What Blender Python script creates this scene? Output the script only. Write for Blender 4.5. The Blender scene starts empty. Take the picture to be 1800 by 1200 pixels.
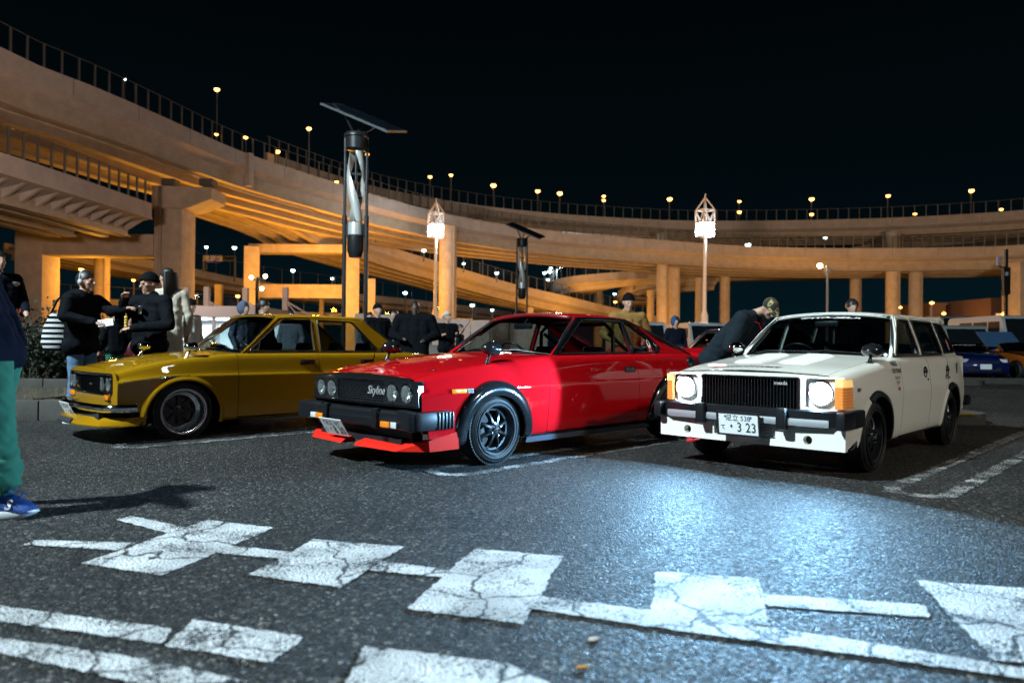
import bpy, bmesh, math, random
import numpy as np
from mathutils import Vector, Matrix, noise
from mathutils.geometry import delaunay_2d_cdt
C = bpy.context.scene
COL = C.collection
PI = math.pi
random.seed(4)
# ---------------------------------------------------------------- camera
F_PX, CAM_H, PITCH, ROLL = 1281.2, 0.969, math.radians(0.33), math.radians(0.494)
cam = bpy.data.cameras.new('camera'); cam_o = bpy.data.objects.new('camera', cam); COL.objects.link(cam_o)
cam.sensor_width = 36.0; cam.lens = F_PX / 1800 * 36; cam.clip_start = 0.05; cam.clip_end = 3000
_fw = Vector((0, math.cos(PITCH), math.sin(PITCH))); _up0 = Vector((0, -math.sin(PITCH), math.cos(PITCH))); _rt0 = Vector((1, 0, 0))
_cr, _sr = math.cos(ROLL), math.sin(ROLL)
_rt = _rt0 * _cr + _up0 * _sr
_up = _up0 * _cr - _rt0 * _sr
m = Matrix((( _rt.x, _up.x, -_fw.x, 0), (_rt.y, _up.y, -_fw.y, 0), (_rt.z, _up.z, -_fw.z, CAM_H), (0, 0, 0, 1)))
cam_o.matrix_world = m
cam.dof.use_dof = True; cam.dof.focus_distance = 7.0; cam.dof.aperture_fstop = 1.6
C.camera = cam_o
# ---------------------------------------------------------------- world: a clear night sky, faintly blue towards the horizon
W = bpy.data.worlds.new('World'); C.world = W; W.use_nodes = True
_n = W.node_tree.nodes; _l = W.node_tree.links
_bg = _n['Background']
_tc = _n.new('ShaderNodeTexCoord'); _sx = _n.new('ShaderNodeSeparateXYZ'); _rmp = _n.new('ShaderNodeValToRGB')
_l.new(_tc.outputs['Generated'], _sx.inputs[0]); _l.new(_sx.outputs['Z'], _rmp.inputs[0]); _l.new(_rmp.outputs[0], _bg.inputs[0])
_e = _rmp.color_ramp.elements
_e[0].position = 0.0; _e[0].color = (0.0012, 0.0100, 0.0150, 1)
_e[1].position = 0.42; _e[1].color = (0.0005, 0.0015, 0.0020, 1)
_x = _rmp.color_ramp.elements.new(0.16); _x.color = (0.0007, 0.0034, 0.0050, 1)
_bg.inputs[1].default_value = 1.0
# ---------------------------------------------------------------- view
C.view_settings.view_transform = 'Standard'; C.view_settings.look = 'None'
C.view_settings.exposure = 0.0; C.view_settings.gamma = 1.0; C.view_settings.use_curve_mapping = False
C.render.engine = 'CYCLES'
cy = C.cycles
cy.use_denoising = True; cy.max_bounces = 6; cy.diffuse_bounces = 2; cy.glossy_bounces = 3; cy.transmission_bounces = 4
cy.transparent_max_bounces = 12; cy.caustics_reflective = False; cy.caustics_refractive = False
cy.sample_clamp_indirect = 8.0; cy.sample_clamp_direct = 0.0; cy.use_light_tree = True
try: cy.denoising_prefilter = 'NONE'; cy.denoising_input_passes = 'RGB_ALBEDO_NORMAL'
except Exception: pass
# ---------------------------------------------------------------- lights of the place
def light(name, kind, loc, energy, col, size=0.3, target=None, angle=None, blend=0.2):
    d = bpy.data.lights.new(name, kind); d.energy = energy; d.color = col
    if kind == 'AREA': d.shape = 'DISK'; d.size = size
    elif kind in ('POINT', 'SPOT'): d.shadow_soft_size = size
    if kind == 'SPOT': d.spot_size = angle; d.spot_blend = blend
    o = bpy.data.objects.new(name, d); COL.objects.link(o); o.location = loc
    if target is not None:
        o.rotation_euler = (Vector(target) - Vector(loc)).to_track_quat('-Z', 'Y').to_euler()
    return o
SODIUM = (1.0, 0.40, 0.035); WARM = (1.0, 0.70, 0.56); COOL = (0.74, 0.93, 1.0)
KEY_POS = (-12.0, -1.5, 13.5)
KEY2_POS = (13.5, -3.5, 9.5)
# ---------------------------------------------------------------- picture <-> place
def ray(px, py):
    u, v = (px - 900) / F_PX, (py - 600) / F_PX
    a = u * _cr + v * _sr; b = -u * _sr + v * _cr
    return _fw + _rt0 * a - _up0 * b
def at(px, py, depth):
    r = ray(px, py); return Vector((0, 0, CAM_H)) + r * depth
def plane(px, py, z=0.0):
    r = ray(px, py); return Vector((0, 0, CAM_H)) + r * ((z - CAM_H) / r.z)
def horizon(px): return 607.4 + (px - 900) * math.tan(ROLL)
# ---------------------------------------------------------------- materials
MATS = {}
def M(name, col, rough=0.5, metal=0.0, coat=0.0, emis=None, estr=0.0, noise=0.0, nscale=8.0, bump=0.0, bscale=60.0, spec=0.5, alpha=None, sample=True):
    if name in MATS: return MATS[name]
    mt = bpy.data.materials.new(name); mt.use_nodes = True; MATS[name] = mt
    nt = mt.node_tree; b = nt.nodes['Principled BSDF']
    b.inputs['Base Color'].default_value = (*col, 1); b.inputs['Roughness'].default_value = rough; b.inputs['Metallic'].default_value = metal
    b.inputs['Specular IOR Level'].default_value = spec
    if coat: b.inputs['Coat Weight'].default_value = coat; b.inputs['Coat Roughness'].default_value = 0.03
    if emis is not None:
        b.inputs['Emission Color'].default_value = (*emis, 1); b.inputs['Emission Strength'].default_value = estr
        if not sample: mt.cycles.emission_sampling = 'NONE'
    if noise or bump:
        tc = nt.nodes.new('ShaderNodeTexCoord')
    if noise:
        n = nt.nodes.new('ShaderNodeTexNoise'); n.inputs['Scale'].default_value = nscale; n.inputs['Detail'].default_value = 6; n.inputs['Roughness'].default_value = 0.65
        nt.links.new(tc.outputs['Object'], n.inputs['Vector'])
        mp = nt.nodes.new('ShaderNodeMapRange'); mp.inputs[1].default_value = 0.25; mp.inputs[2].default_value = 0.75
        mp.inputs[3].default_value = 1 - noise; mp.inputs[4].default_value = 1 + noise * 0.6
        nt.links.new(n.outputs['Fac'], mp.inputs[0])
        mx = nt.nodes.new('ShaderNodeVectorMath'); mx.operation = 'SCALE'; mx.inputs[0].default_value = col
        nt.links.new(mp.outputs[0], mx.inputs['Scale']); nt.links.new(mx.outputs[0], b.inputs['Base Color'])
        mr = nt.nodes.new('ShaderNodeMapRange'); mr.inputs[3].default_value = max(0, rough - .12 * min(1, noise * 3)); mr.inputs[4].default_value = min(1, rough + .12 * min(1, noise * 3))
        nt.links.new(n.outputs['Fac'], mr.inputs[0]); nt.links.new(mr.outputs[0], b.inputs['Roughness'])
    if bump:
        n2 = nt.nodes.new('ShaderNodeTexNoise'); n2.inputs['Scale'].default_value = bscale; n2.inputs['Detail'].default_value = 4
        nt.links.new(tc.outputs['Object'], n2.inputs['Vector'])
        bp = nt.nodes.new('ShaderNodeBump'); bp.inputs['Strength'].default_value = bump; bp.inputs['Distance'].default_value = 0.02
        nt.links.new(n2.outputs['Fac'], bp.inputs['Height']); nt.links.new(bp.outputs[0], b.inputs['Normal'])
    return mt
def glass_mat(name, tint, refl=1.0):
    mt = bpy.data.materials.new(name); mt.use_nodes = True; nt = mt.node_tree; nt.nodes.clear()
    out = nt.nodes.new('ShaderNodeOutputMaterial'); mix = nt.nodes.new('ShaderNodeMixShader')
    tr = nt.nodes.new('ShaderNodeBsdfTransparent'); tr.inputs[0].default_value = (*tint, 1)
    gl = nt.nodes.new('ShaderNodeBsdfGlossy'); gl.inputs['Roughness'].default_value = 0.0; gl.inputs[0].default_value = (refl, refl, refl, 1)
    fr = nt.nodes.new('ShaderNodeFresnel'); ge = nt.nodes.new('ShaderNodeNewGeometry'); io = nt.nodes.new('ShaderNodeMapRange'); io.inputs[3].default_value = 1.62; io.inputs[4].default_value = 1 / 1.62; nt.links.new(ge.outputs['Backfacing'], io.inputs[0]); nt.links.new(io.outputs[0], fr.inputs[0])
    nt.links.new(fr.outputs[0], mix.inputs[0]); nt.links.new(tr.outputs[0], mix.inputs[1]); nt.links.new(gl.outputs[0], mix.inputs[2]); nt.links.new(mix.outputs[0], out.inputs[0])
    MATS[name] = mt; return mt
# ---------------------------------------------------------------- objects
def link(o, parent=None):
    COL.objects.link(o)
    if parent is not None: o.parent = parent
    return o
def thing(name, label, cat, loc=(0, 0, 0), rz=0.0, group=None):
    o = bpy.data.objects.new(name, None); o.location = loc; o.rotation_euler = (0, 0, rz); o.empty_display_size = .1
    o['label'] = label; o['category'] = cat
    if group: o['group'] = group
    return link(o)
def tag(o, label, cat, group=None):
    o['label'] = label; o['category'] = cat
    if group: o['group'] = group
    return o
def structure(o): o['kind'] = 'structure'; return o
def empty(name, parent, loc=(0, 0, 0), rot=(0, 0, 0)):
    o = bpy.data.objects.new(name, None); o.location = loc; o.rotation_euler = rot; return link(o, parent)
def mesh_obj(name, V, F, mats, parent=None, smooth=None, idx=None, normals=None, loc=None, rot=None):
    me = bpy.data.meshes.new(name)
    me.from_pydata([tuple(v) for v in V], [], [tuple(f) for f in F])
    if not isinstance(mats, (list, tuple)): mats = [mats]
    for a in mats: me.materials.append(a)
    if idx is not None: me.polygons.foreach_set('material_index', np.array(idx, dtype=np.int32))
    me.update()
    if normals is not None:
        me.polygons.foreach_set('use_smooth', np.ones(len(F), dtype=bool))
        me.normals_split_custom_set_from_vertices([tuple(n) for n in normals])
    elif smooth is not None:
        me.polygons.foreach_set('use_smooth', np.ones(len(F), dtype=bool))
        me.set_sharp_from_angle(angle=math.radians(smooth))
    o = bpy.data.objects.new(name, me)
    if loc is not None: o.location = loc
    if rot is not None: o.rotation_euler = rot
    return link(o, parent)
def copy_tree(o, parent=None):
    c = o.copy(); COL.objects.link(c)
    c.parent = parent
    for ch in [x for x in bpy.data.objects if x.parent is o]: copy_tree(ch, c)
    return c
class MB:
    """collects shapes for ONE mesh object"""
    def __init__(s): s.V = []; s.F = []; s.I = []; s.mi = 0
    def add(s, V, F, mi=None):
        k = len(s.V); s.V += [tuple(v) for v in V]; s.F += [tuple(i + k for i in f) for f in F]; s.I += [s.mi if mi is None else mi] * len(F); return s
    def box(s, c, d, rot=None, b=0.0):
        bm = bmesh.new(); bmesh.ops.create_cube(bm, size=1)
        bmesh.ops.scale(bm, vec=d, verts=bm.verts)
        if b: bmesh.ops.bevel(bm, geom=list(bm.edges), offset=min(b, min(d) * .49), segments=2, profile=.6, affect='EDGES')
        mt = Matrix.Translation(c)
        if rot is not None: mt = mt @ (rot if isinstance(rot, Matrix) else Matrix.Rotation(rot[2], 4, 'Z') @ Matrix.Rotation(rot[1], 4, 'Y') @ Matrix.Rotation(rot[0], 4, 'X'))
        bm.transform(mt); bm.verts.index_update(); s.add([v.co for v in bm.verts], [[v.index for v in f.verts] for f in bm.faces]); bm.free(); return s
    def bar(s, a, b, w, h=None, up=(0, 0, 1)):
        h = h or w; a = Vector(a); b = Vector(b); d = (b - a).normalized(); x = d.cross(Vector(up))
        if x.length < 1e-4: x = Vector((1, 0, 0))
        x.normalize(); y = d.cross(x); V = []
        for p in (a, b):
            for i, j in ((-1, -1), (1, -1), (1, 1), (-1, 1)): V.append(p + x * (i * w / 2) + y * (j * h / 2))
        return s.add(V, [(3, 2, 1, 0), (4, 5, 6, 7), (0, 1, 5, 4), (1, 2, 6, 5), (2, 3, 7, 6), (3, 0, 4, 7)])
    def tube(s, path, r, n=8, cap=True, closed=False, sy=1.0):
        P = [Vector(p) for p in path]; R = r if isinstance(r, (list, tuple)) else [r] * len(P); V = []; F = []
        N = len(P); ref = None
        for i, p in enumerate(P):
            if closed: d = P[(i + 1) % N] - P[i - 1]
            else: d = P[min(i + 1, N - 1)] - P[max(i - 1, 0)]
            d.normalize()
            if ref is None:
                ref = d.cross(Vector((0, 0, 1)))
                if ref.length < 1e-3: ref = d.cross(Vector((1, 0, 0)))
                ref.normalize()
            x = (ref - d * ref.dot(d)).normalized(); ref = x; y = d.cross(x)
            for k in range(n):
                a = 2 * PI * k / n; V.append(p + x * (math.cos(a) * R[i]) + y * (math.sin(a) * R[i] * sy))
        for i in range(N if closed else N - 1):
            j = (i + 1) % N
            for k in range(n):
                k2 = (k + 1) % n; F.append((i * n + k, i * n + k2, j * n + k2, j * n + k))
        if cap and not closed: F.append(tuple(range(n))[::-1]); F.append(tuple((N - 1) * n + k for k in range(n)))
        return s.add(V, F)
    def lathe(s, prof, n=32, mtx=None, caps=False):
        """prof: (radius, axial) ; axis = local Z of mtx"""
        V = []; F = []; mtx = mtx or Matrix.Identity(4)
        for r, a in prof:
            for k in range(n):
                t = 2 * PI * k / n; V.append(mtx @ Vector((r * math.cos(t), r * math.sin(t), a)))
        for i in range(len(prof) - 1):
            for k in range(n):
                k2 = (k + 1) % n; F.append((i * n + k, i * n + k2, (i + 1) * n + k2, (i + 1) * n + k))
        if caps: F.append(tuple(range(n))[::-1]); F.append(tuple((len(prof) - 1) * n + k for k in range(n)))
        return s.add(V, F)
    def prism(s, poly, a, b, frame=None):
        """2-D poly extruded from a to b along the frame's Z"""
        n = len(poly); fr = frame or Matrix.Identity(4)
        V = [fr @ Vector((p[0], p[1], a)) for p in poly] + [fr @ Vector((p[0], p[1], b)) for p in poly]
        F = [tuple(range(n))[::-1], tuple(range(n, 2 * n))] + [(i, (i + 1) % n, n + (i + 1) % n, n + i) for i in range(n)]
        return s.add(V, F)
    def sweep(s, path, prof, side, up=None, closed=False, caps=True):
        """prof: (out, up) pairs; side(i): outward vector at path point i"""
        V = []; F = []; n = len(prof); N = len(path)
        for i, p in enumerate(path):
            o, u = side(i); p = Vector(p)
            for a, b in prof: V.append(p + o * a + u * b)
        for i in range(N if closed else N - 1):
            j = (i + 1) % N
            for k in range(n):
                k2 = (k + 1) % n; F.append((i * n + k, i * n + k2, j * n + k2, j * n + k))
        if caps and not closed: F.append(tuple(range(n))[::-1]); F.append(tuple((N - 1) * n + k for k in range(n)))
        return s.add(V, F)
    def ball(s, c, r, nu=14, nv=9, mtx=None):
        V = []; F = []; c = Vector(c); r = (r, r, r) if not hasattr(r, '__len__') else r
        for i in range(nv + 1):
            t = PI * i / nv
            for k in range(nu):
                a = 2 * PI * k / nu; v = Vector((r[0] * math.sin(t) * math.cos(a), r[1] * math.sin(t) * math.sin(a), r[2] * math.cos(t)))
                V.append(c + (mtx @ v if mtx else v))
        for i in range(nv):
            for k in range(nu):
                k2 = (k + 1) % nu; F.append((i * nu + k, (i + 1) * nu + k, (i + 1) * nu + k2, i * nu + k2))
        return s.add(V, F)
    def build(s, name, mats, parent=None, smooth=None, loc=None, rot=None):
        return mesh_obj(name, s.V, s.F, mats, parent, smooth, s.I, loc=loc, rot=rot)
def axis_to(d, origin=(0, 0, 0)):
    """matrix whose Z looks along d"""
    q = Vector(d).to_track_quat('Z', 'Y').to_matrix().to_4x4(); q.translation = Vector(origin); return q
# ---------------------------------------------------------------- text as geometry
_texts = {}
def text_geo(txt, size=1.0, shear=0.0, bold=0.0, sx=1.0, track=1.0):
    """flat triangles of a word, centred, as (verts Nx2, faces)"""
    key = (txt, shear, bold, track)
    if key not in _texts:
        cu = bpy.data.curves.new('t', 'FONT'); cu.body = txt; cu.shear = shear; cu.offset = bold; cu.align_x = 'CENTER'; cu.align_y = 'CENTER'; cu.space_character = track; cu.resolution_u = 3
        o = bpy.data.objects.new('t', cu); COL.objects.link(o)
        dg = bpy.context.evaluated_depsgraph_get(); me = o.evaluated_get(dg).to_mesh()
        V = np.array([v.co[:2] for v in me.vertices], float).reshape(-1, 2); F = [tuple(p.vertices) for p in me.polygons]
        o.evaluated_get(dg).to_mesh_clear(); COL.objects.unlink(o); bpy.data.objects.remove(o); bpy.data.curves.remove(cu)
        _texts[key] = (V, F)
    V, F = _texts[key]
    return V * size * np.array([sx, 1.0]), F
def put_text(mb, txt, size, frame, **k):
    V, F = text_geo(txt, size, **k); mb.add([frame @ Vector((v[0], v[1], 0)) for v in V], F)
# ---------------------------------------------------------------- curved sheets cut along outlines
def pchip(tab):
    x = np.array([t[0] for t in tab], float); y = np.array([t[1] for t in tab], float)
    if len(x) == 1: return lambda q: np.full(np.shape(q), y[0])
    h = np.diff(x); d = np.diff(y) / h; mm = np.zeros_like(y)
    if len(x) > 2:
        for i in range(1, len(x) - 1):
            if d[i - 1] * d[i] > 0:
                w1 = 2 * h[i] + h[i - 1]; w2 = h[i] + 2 * h[i - 1]; mm[i] = (w1 + w2) / (w1 / d[i - 1] + w2 / d[i])
    mm[0] = d[0]; mm[-1] = d[-1]
    def f(q):
        q = np.asarray(q, float); qc = np.clip(q, x[0], x[-1]); i = np.clip(np.searchsorted(x, qc) - 1, 0, len(x) - 2)
        t = (qc - x[i]) / h[i]
        return (1 + 2 * t) * (1 - t) ** 2 * y[i] + t * (1 - t) ** 2 * h[i] * mm[i] + t * t * (3 - 2 * t) * y[i + 1] + t * t * (t - 1) * h[i] * mm[i + 1]
    return f
class Loft:
    """half cross-sections along x: rows of (y-table, z-table), joined by a quadratic B-spline"""
    def __init__(s, rows):
        s.y = [pchip(r[0]) if isinstance(r[0], list) else pchip([(0, r[0])]) for r in rows]
        s.z = [pchip(r[1]) if isinstance(r[1], list) else pchip([(0, r[1])]) for r in rows]
        s.m = len(rows) - 2
    def __call__(s, x, v):
        x = np.asarray(x, float); v = np.asarray(v, float); x, v = np.broadcast_arrays(x, v)
        Y = np.array([f(x) for f in s.y]); Z = np.array([f(x) for f in s.z])
        Y = Y.reshape(len(s.y), -1); Z = Z.reshape(len(s.z), -1); vv = np.clip(v.ravel(), 0, s.m)
        Y[0] = 2 * Y[0] - Y[1]; Z[0] = 2 * Z[0] - Z[1]; Y[-1] = 2 * Y[-1] - Y[-2]; Z[-1] = 2 * Z[-1] - Z[-2]
        k = np.minimum(vv.astype(int), s.m - 1); t = vv - k; j = np.arange(len(k))
        a, b, c = .5 * (1 - t) ** 2, .5 * (-2 * t * t + 2 * t + 1), .5 * t * t
        return (a * Y[k, j] + b * Y[k + 1, j] + c * Y[k + 2, j]).reshape(x.shape), (a * Z[k, j] + b * Z[k + 1, j] + c * Z[k + 2, j]).reshape(x.shape)
    def s_of_z(s, x, z, smax):
        sv = np.linspace(0, smax, 160); y_, z_ = s(np.full(160, x), sv); o = np.maximum.accumulate(z_); return float(np.interp(z, o + np.arange(160) * 1e-9, sv))
    def s_of_y(s, x, y, smin):
        sv = np.linspace(smin, s.m, 160); y_, z_ = s(np.full(160, x), sv); o = np.minimum.accumulate(y_); return float(np.interp(-y, -o + np.arange(160) * 1e-9, sv))
def inside(P, poly):
    x, y = P[:, 0], P[:, 1]; r = np.zeros(len(P), bool); a = np.asarray(poly); b = np.roll(a, -1, 0)
    for (x0, y0), (x1, y1) in zip(a, b):
        if y0 == y1: continue
        c = ((y0 > y) != (y1 > y)) & (x < (x1 - x0) * (y - y0) / (y1 - y0) + x0); r ^= c
    return r
def dense(poly, du, dv):
    out = []; n = len(poly)
    for i in range(n):
        a = np.array(poly[i], float); b = np.array(poly[(i + 1) % n], float)
        k = max(1, int(math.ceil(max(abs(b[0] - a[0]) / du, abs(b[1] - a[1]) / dv))))
        for j in range(k): out.append(a + (b - a) * j / k)
    o2 = [out[0]]
    for p in out[1:]:
        if abs(p[0] - o2[-1][0]) > 1e-5 or abs(p[1] - o2[-1][1]) > 1e-5: o2.append(p)
    return np.array(o2)
def sheet(name, S, outline, holes, du, dv, mat, parent, thick=0.014, flip=False, lift=0.0, seam=None):
    """one curved panel: S(u, v) -> (N,3) ; outline / holes are polygons in (u, v)"""
    loops = [dense(outline, du, dv)] + [dense(h, du, dv) for h in holes]
    allp = np.concatenate(loops); sc = np.array([1 / du, 1 / dv])
    lo, hi = loops[0].min(0), loops[0].max(0)
    gu = np.arange(lo[0] + du * .5, hi[0], du); gv = np.arange(lo[1] + dv * .5, hi[1], dv)
    G = np.stack(np.meshgrid(gu, gv), -1).reshape(-1, 2)
    if len(G):
        k = inside(G, loops[0])
        for h in loops[1:]: k &= ~inside(G, h)
        G = G[k]
    if len(G):
        d = np.full(len(G), 9.0)
        for i in range(0, len(allp), 400):
            q = (G[:, None, :] - allp[None, i:i + 400, :]) * sc; d = np.minimum(d, np.sqrt((q ** 2).sum(-1)).min(1))
        G = G[d > .45]
    P = np.concatenate([allp, G]) if len(G) else allp
    E = []; k = 0
    for L in loops:
        E += [(k + i, k + (i + 1) % len(L)) for i in range(len(L))]; k += len(L)
    r = delaunay_2d_cdt([Vector(p * sc) for p in P], E, [], 0, 1e-5)
    V2 = np.array([v[:] for v in r[0]]) / sc; T = np.array([f for f in r[2]])
    cc = V2[T].mean(1); k = inside(cc, loops[0])
    for h in loops[1:]: k &= ~inside(cc, h)
    T = T[k]
    inv = {}
    for o, src in enumerate(r[3]):
        for q in src: inv[q] = o
    e = 1e-4
    def nor(U, Vv):
        a = S(U + e * du * 20, Vv) - S(U - e * du * 20, Vv); b = S(U, Vv + e * dv * 20) - S(U, Vv - e * dv * 20)
        n = np.cross(a, b); l = np.linalg.norm(n, axis=1, keepdims=True); l[l < 1e-14] = 1; return n / l * (-1 if flip else 1)
    X = S(V2[:, 0], V2[:, 1]); N = nor(V2[:, 0], V2[:, 1])
    if lift: X = X + N * lift
    # triangle winding to agree with the normals
    tn = np.cross(X[T[:, 1]] - X[T[:, 0]], X[T[:, 2]] - X[T[:, 0]]); sgn = (tn * N[T[:, 0]]).sum(1)
    T[sgn < 0] = T[sgn < 0][:, ::-1]
    Vs = list(X); Ns = list(N); Fs = [tuple(t) for t in T]
    if thick:
        k = 0
        for L in loops:
            ids = [inv[k + i] for i in range(len(L)) if (k + i) in inv]; k += len(L)
            n = len(ids); b0 = len(Vs)
            for i in range(n):
                p = X[ids[i]]; t = X[ids[(i + 1) % n]] - X[ids[i - 1]]; nn = np.cross(t, N[ids[i]]); l = np.linalg.norm(nn); nn = nn / l if l > 1e-9 else N[ids[i]]
                Vs.append(p); Ns.append(nn); Vs.append(p - N[ids[i]] * thick); Ns.append(nn)
            for i in range(n):
                j = (i + 1) % n; q = (b0 + 2 * i, b0 + 2 * i + 1, b0 + 2 * j + 1, b0 + 2 * j)
                g = np.cross(Vs[q[1]] - Vs[q[0]], Vs[q[2]] - Vs[q[0]]); Fs.append(q if g @ Ns[q[0]] > 0 else q[::-1])
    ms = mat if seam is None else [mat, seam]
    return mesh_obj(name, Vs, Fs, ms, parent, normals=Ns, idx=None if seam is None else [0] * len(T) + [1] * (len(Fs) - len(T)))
def rounded(poly, r, n=4):
    """round the corners of a polygon; r one radius or one per corner"""
    out = []; N = len(poly)
    for i in range(N):
        p = Vector(poly[i][:2]); a = Vector(poly[i - 1][:2]) - p; b = Vector(poly[(i + 1) % N][:2]) - p
        rr = r[i] if isinstance(r, (list, tuple)) else r
        rr = min(rr, a.length * .48, b.length * .48)
        if rr < 1e-4: out.append((p.x, p.y)); continue
        A = p + a.normalized() * rr; B = p + b.normalized() * rr
        for k in range(n + 1):
            t = k / n; q = A * (1 - t) ** 2 + p * (2 * t * (1 - t)) + B * t * t; out.append((q.x, q.y))
    return out
# ================================================================ GROUND
def nodes(mt): return mt.node_tree.nodes, mt.node_tree.links
def asphalt_nodes(nt):
    """coarse worn asphalt: pale and dark stones in a dark binder; returns (colour, roughness, normal)"""
    n, l = nt.nodes, nt.links
    tc = n.new('ShaderNodeTexCoord')
    v = n.new('ShaderNodeTexVoronoi'); v.inputs['Scale'].default_value = 78; l.new(tc.outputs['Object'], v.inputs['Vector'])
    v2 = n.new('ShaderNodeTexVoronoi'); v2.inputs['Scale'].default_value = 210; l.new(tc.outputs['Object'], v2.inputs['Vector'])
    big = n.new('ShaderNodeTexNoise'); big.inputs['Scale'].default_value = 0.55; big.inputs['Detail'].default_value = 7; l.new(tc.outputs['Object'], big.inputs['Vector'])
    sep = n.new('ShaderNodeSeparateColor'); l.new(v.outputs['Color'], sep.inputs[0])
    r = n.new('ShaderNodeValToRGB'); l.new(sep.outputs[0], r.inputs[0])
    e = r.color_ramp.elements; e[0].position = 0; e[0].color = (.016, .016, .017, 1); e[1].position = 1; e[1].color = (.26, .25, .225, 1)
    a = e.new(.55); a.color = (.028, .028, .028, 1); a = e.new(.86); a.color = (.058, .056, .052, 1)
    # big patches of wear
    mr = n.new('ShaderNodeMapRange'); mr.inputs[1].default_value = .3; mr.inputs[2].default_value = .7; mr.inputs[3].default_value = .40; mr.inputs[4].default_value = 1.0; l.new(big.outputs['Fac'], mr.inputs[0])
    cl = n.new('ShaderNodeTexNoise'); cl.inputs['Scale'].default_value = 24; cl.inputs['Detail'].default_value = 3; l.new(tc.outputs['Object'], cl.inputs['Vector'])
    cm = n.new('ShaderNodeMapRange'); cm.inputs[1].default_value = .35; cm.inputs[2].default_value = .65; cm.inputs[3].default_value = .5; cm.inputs[4].default_value = 1.55; l.new(cl.outputs['Fac'], cm.inputs[0])
    pm = n.new('ShaderNodeMath'); pm.operation = 'MULTIPLY'; l.new(mr.outputs[0], pm.inputs[0]); l.new(cm.outputs[0], pm.inputs[1])
    sc = n.new('ShaderNodeVectorMath'); sc.operation = 'SCALE'; l.new(r.outputs[0], sc.inputs[0]); l.new(pm.outputs[0], sc.inputs['Scale'])
    # long cracks
    w = n.new('ShaderNodeTexNoise'); w.inputs['Scale'].default_value = 1.3; w.inputs['Detail'].default_value = 5; l.new(tc.outputs['Object'], w.inputs['Vector'])
    wa = n.new('ShaderNodeVectorMath'); wa.operation = 'SCALE'; wa.inputs['Scale'].default_value = .8; l.new(w.outputs['Color'], wa.inputs[0])
    wb = n.new('ShaderNodeVectorMath'); wb.operation = 'ADD'; l.new(tc.outputs['Object'], wb.inputs[0]); l.new(wa.outputs[0], wb.inputs[1])
    cv = n.new('ShaderNodeTexVoronoi'); cv.feature = 'DISTANCE_TO_EDGE'; cv.inputs['Scale'].default_value = .42; l.new(wb.outputs[0], cv.inputs['Vector'])
    ck = n.new('ShaderNodeMapRange'); ck.inputs[1].default_value = .002; ck.inputs[2].default_value = .009; ck.inputs[3].default_value = .45; ck.inputs[4].default_value = 1; l.new(cv.outputs['Distance'], ck.inputs[0])
    s2 = n.new('ShaderNodeVectorMath'); s2.operation = 'SCALE'; l.new(sc.outputs[0], s2.inputs[0]); l.new(ck.outputs[0], s2.inputs['Scale'])
    # stones stand up from the binder, each with its own tilt
    h = n.new('ShaderNodeMath'); h.operation = 'MULTIPLY_ADD'; h.inputs[1].default_value = -1.0; l.new(v.outputs['Distance'], h.inputs[0]); l.new(sep.outputs[1], h.inputs[2])
    h2 = n.new('ShaderNodeMath'); h2.operation = 'MULTIPLY_ADD'; h2.inputs[1].default_value = .35; l.new(v2.outputs['Distance'], h2.inputs[0]); l.new(h.outputs[0], h2.inputs[2])
    bp = n.new('ShaderNodeBump'); bp.inputs['Strength'].default_value = 1.0; bp.inputs['Distance'].default_value = .016; l.new(h2.outputs[0], bp.inputs['Height'])
    rr = n.new('ShaderNodeMapRange'); rr.inputs[3].default_value = .46; rr.inputs[4].default_value = .85; l.new(sep.outputs[2], rr.inputs[0])
    return tc, s2.outputs[0], rr.outputs[0], bp.outputs[0], big
def asphalt():
    mt = bpy.data.materials.new('asphalt'); mt.use_nodes = True; nt = mt.node_tree; b = nt.nodes['Principled BSDF']
    tc, c, r, nm, _ = asphalt_nodes(nt); nt.links.new(c, b.inputs['Base Color']); nt.links.new(r, b.inputs['Roughness']); nt.links.new(nm, b.inputs['Normal']); b.inputs['Specular IOR Level'].default_value = .32
    return mt
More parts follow.
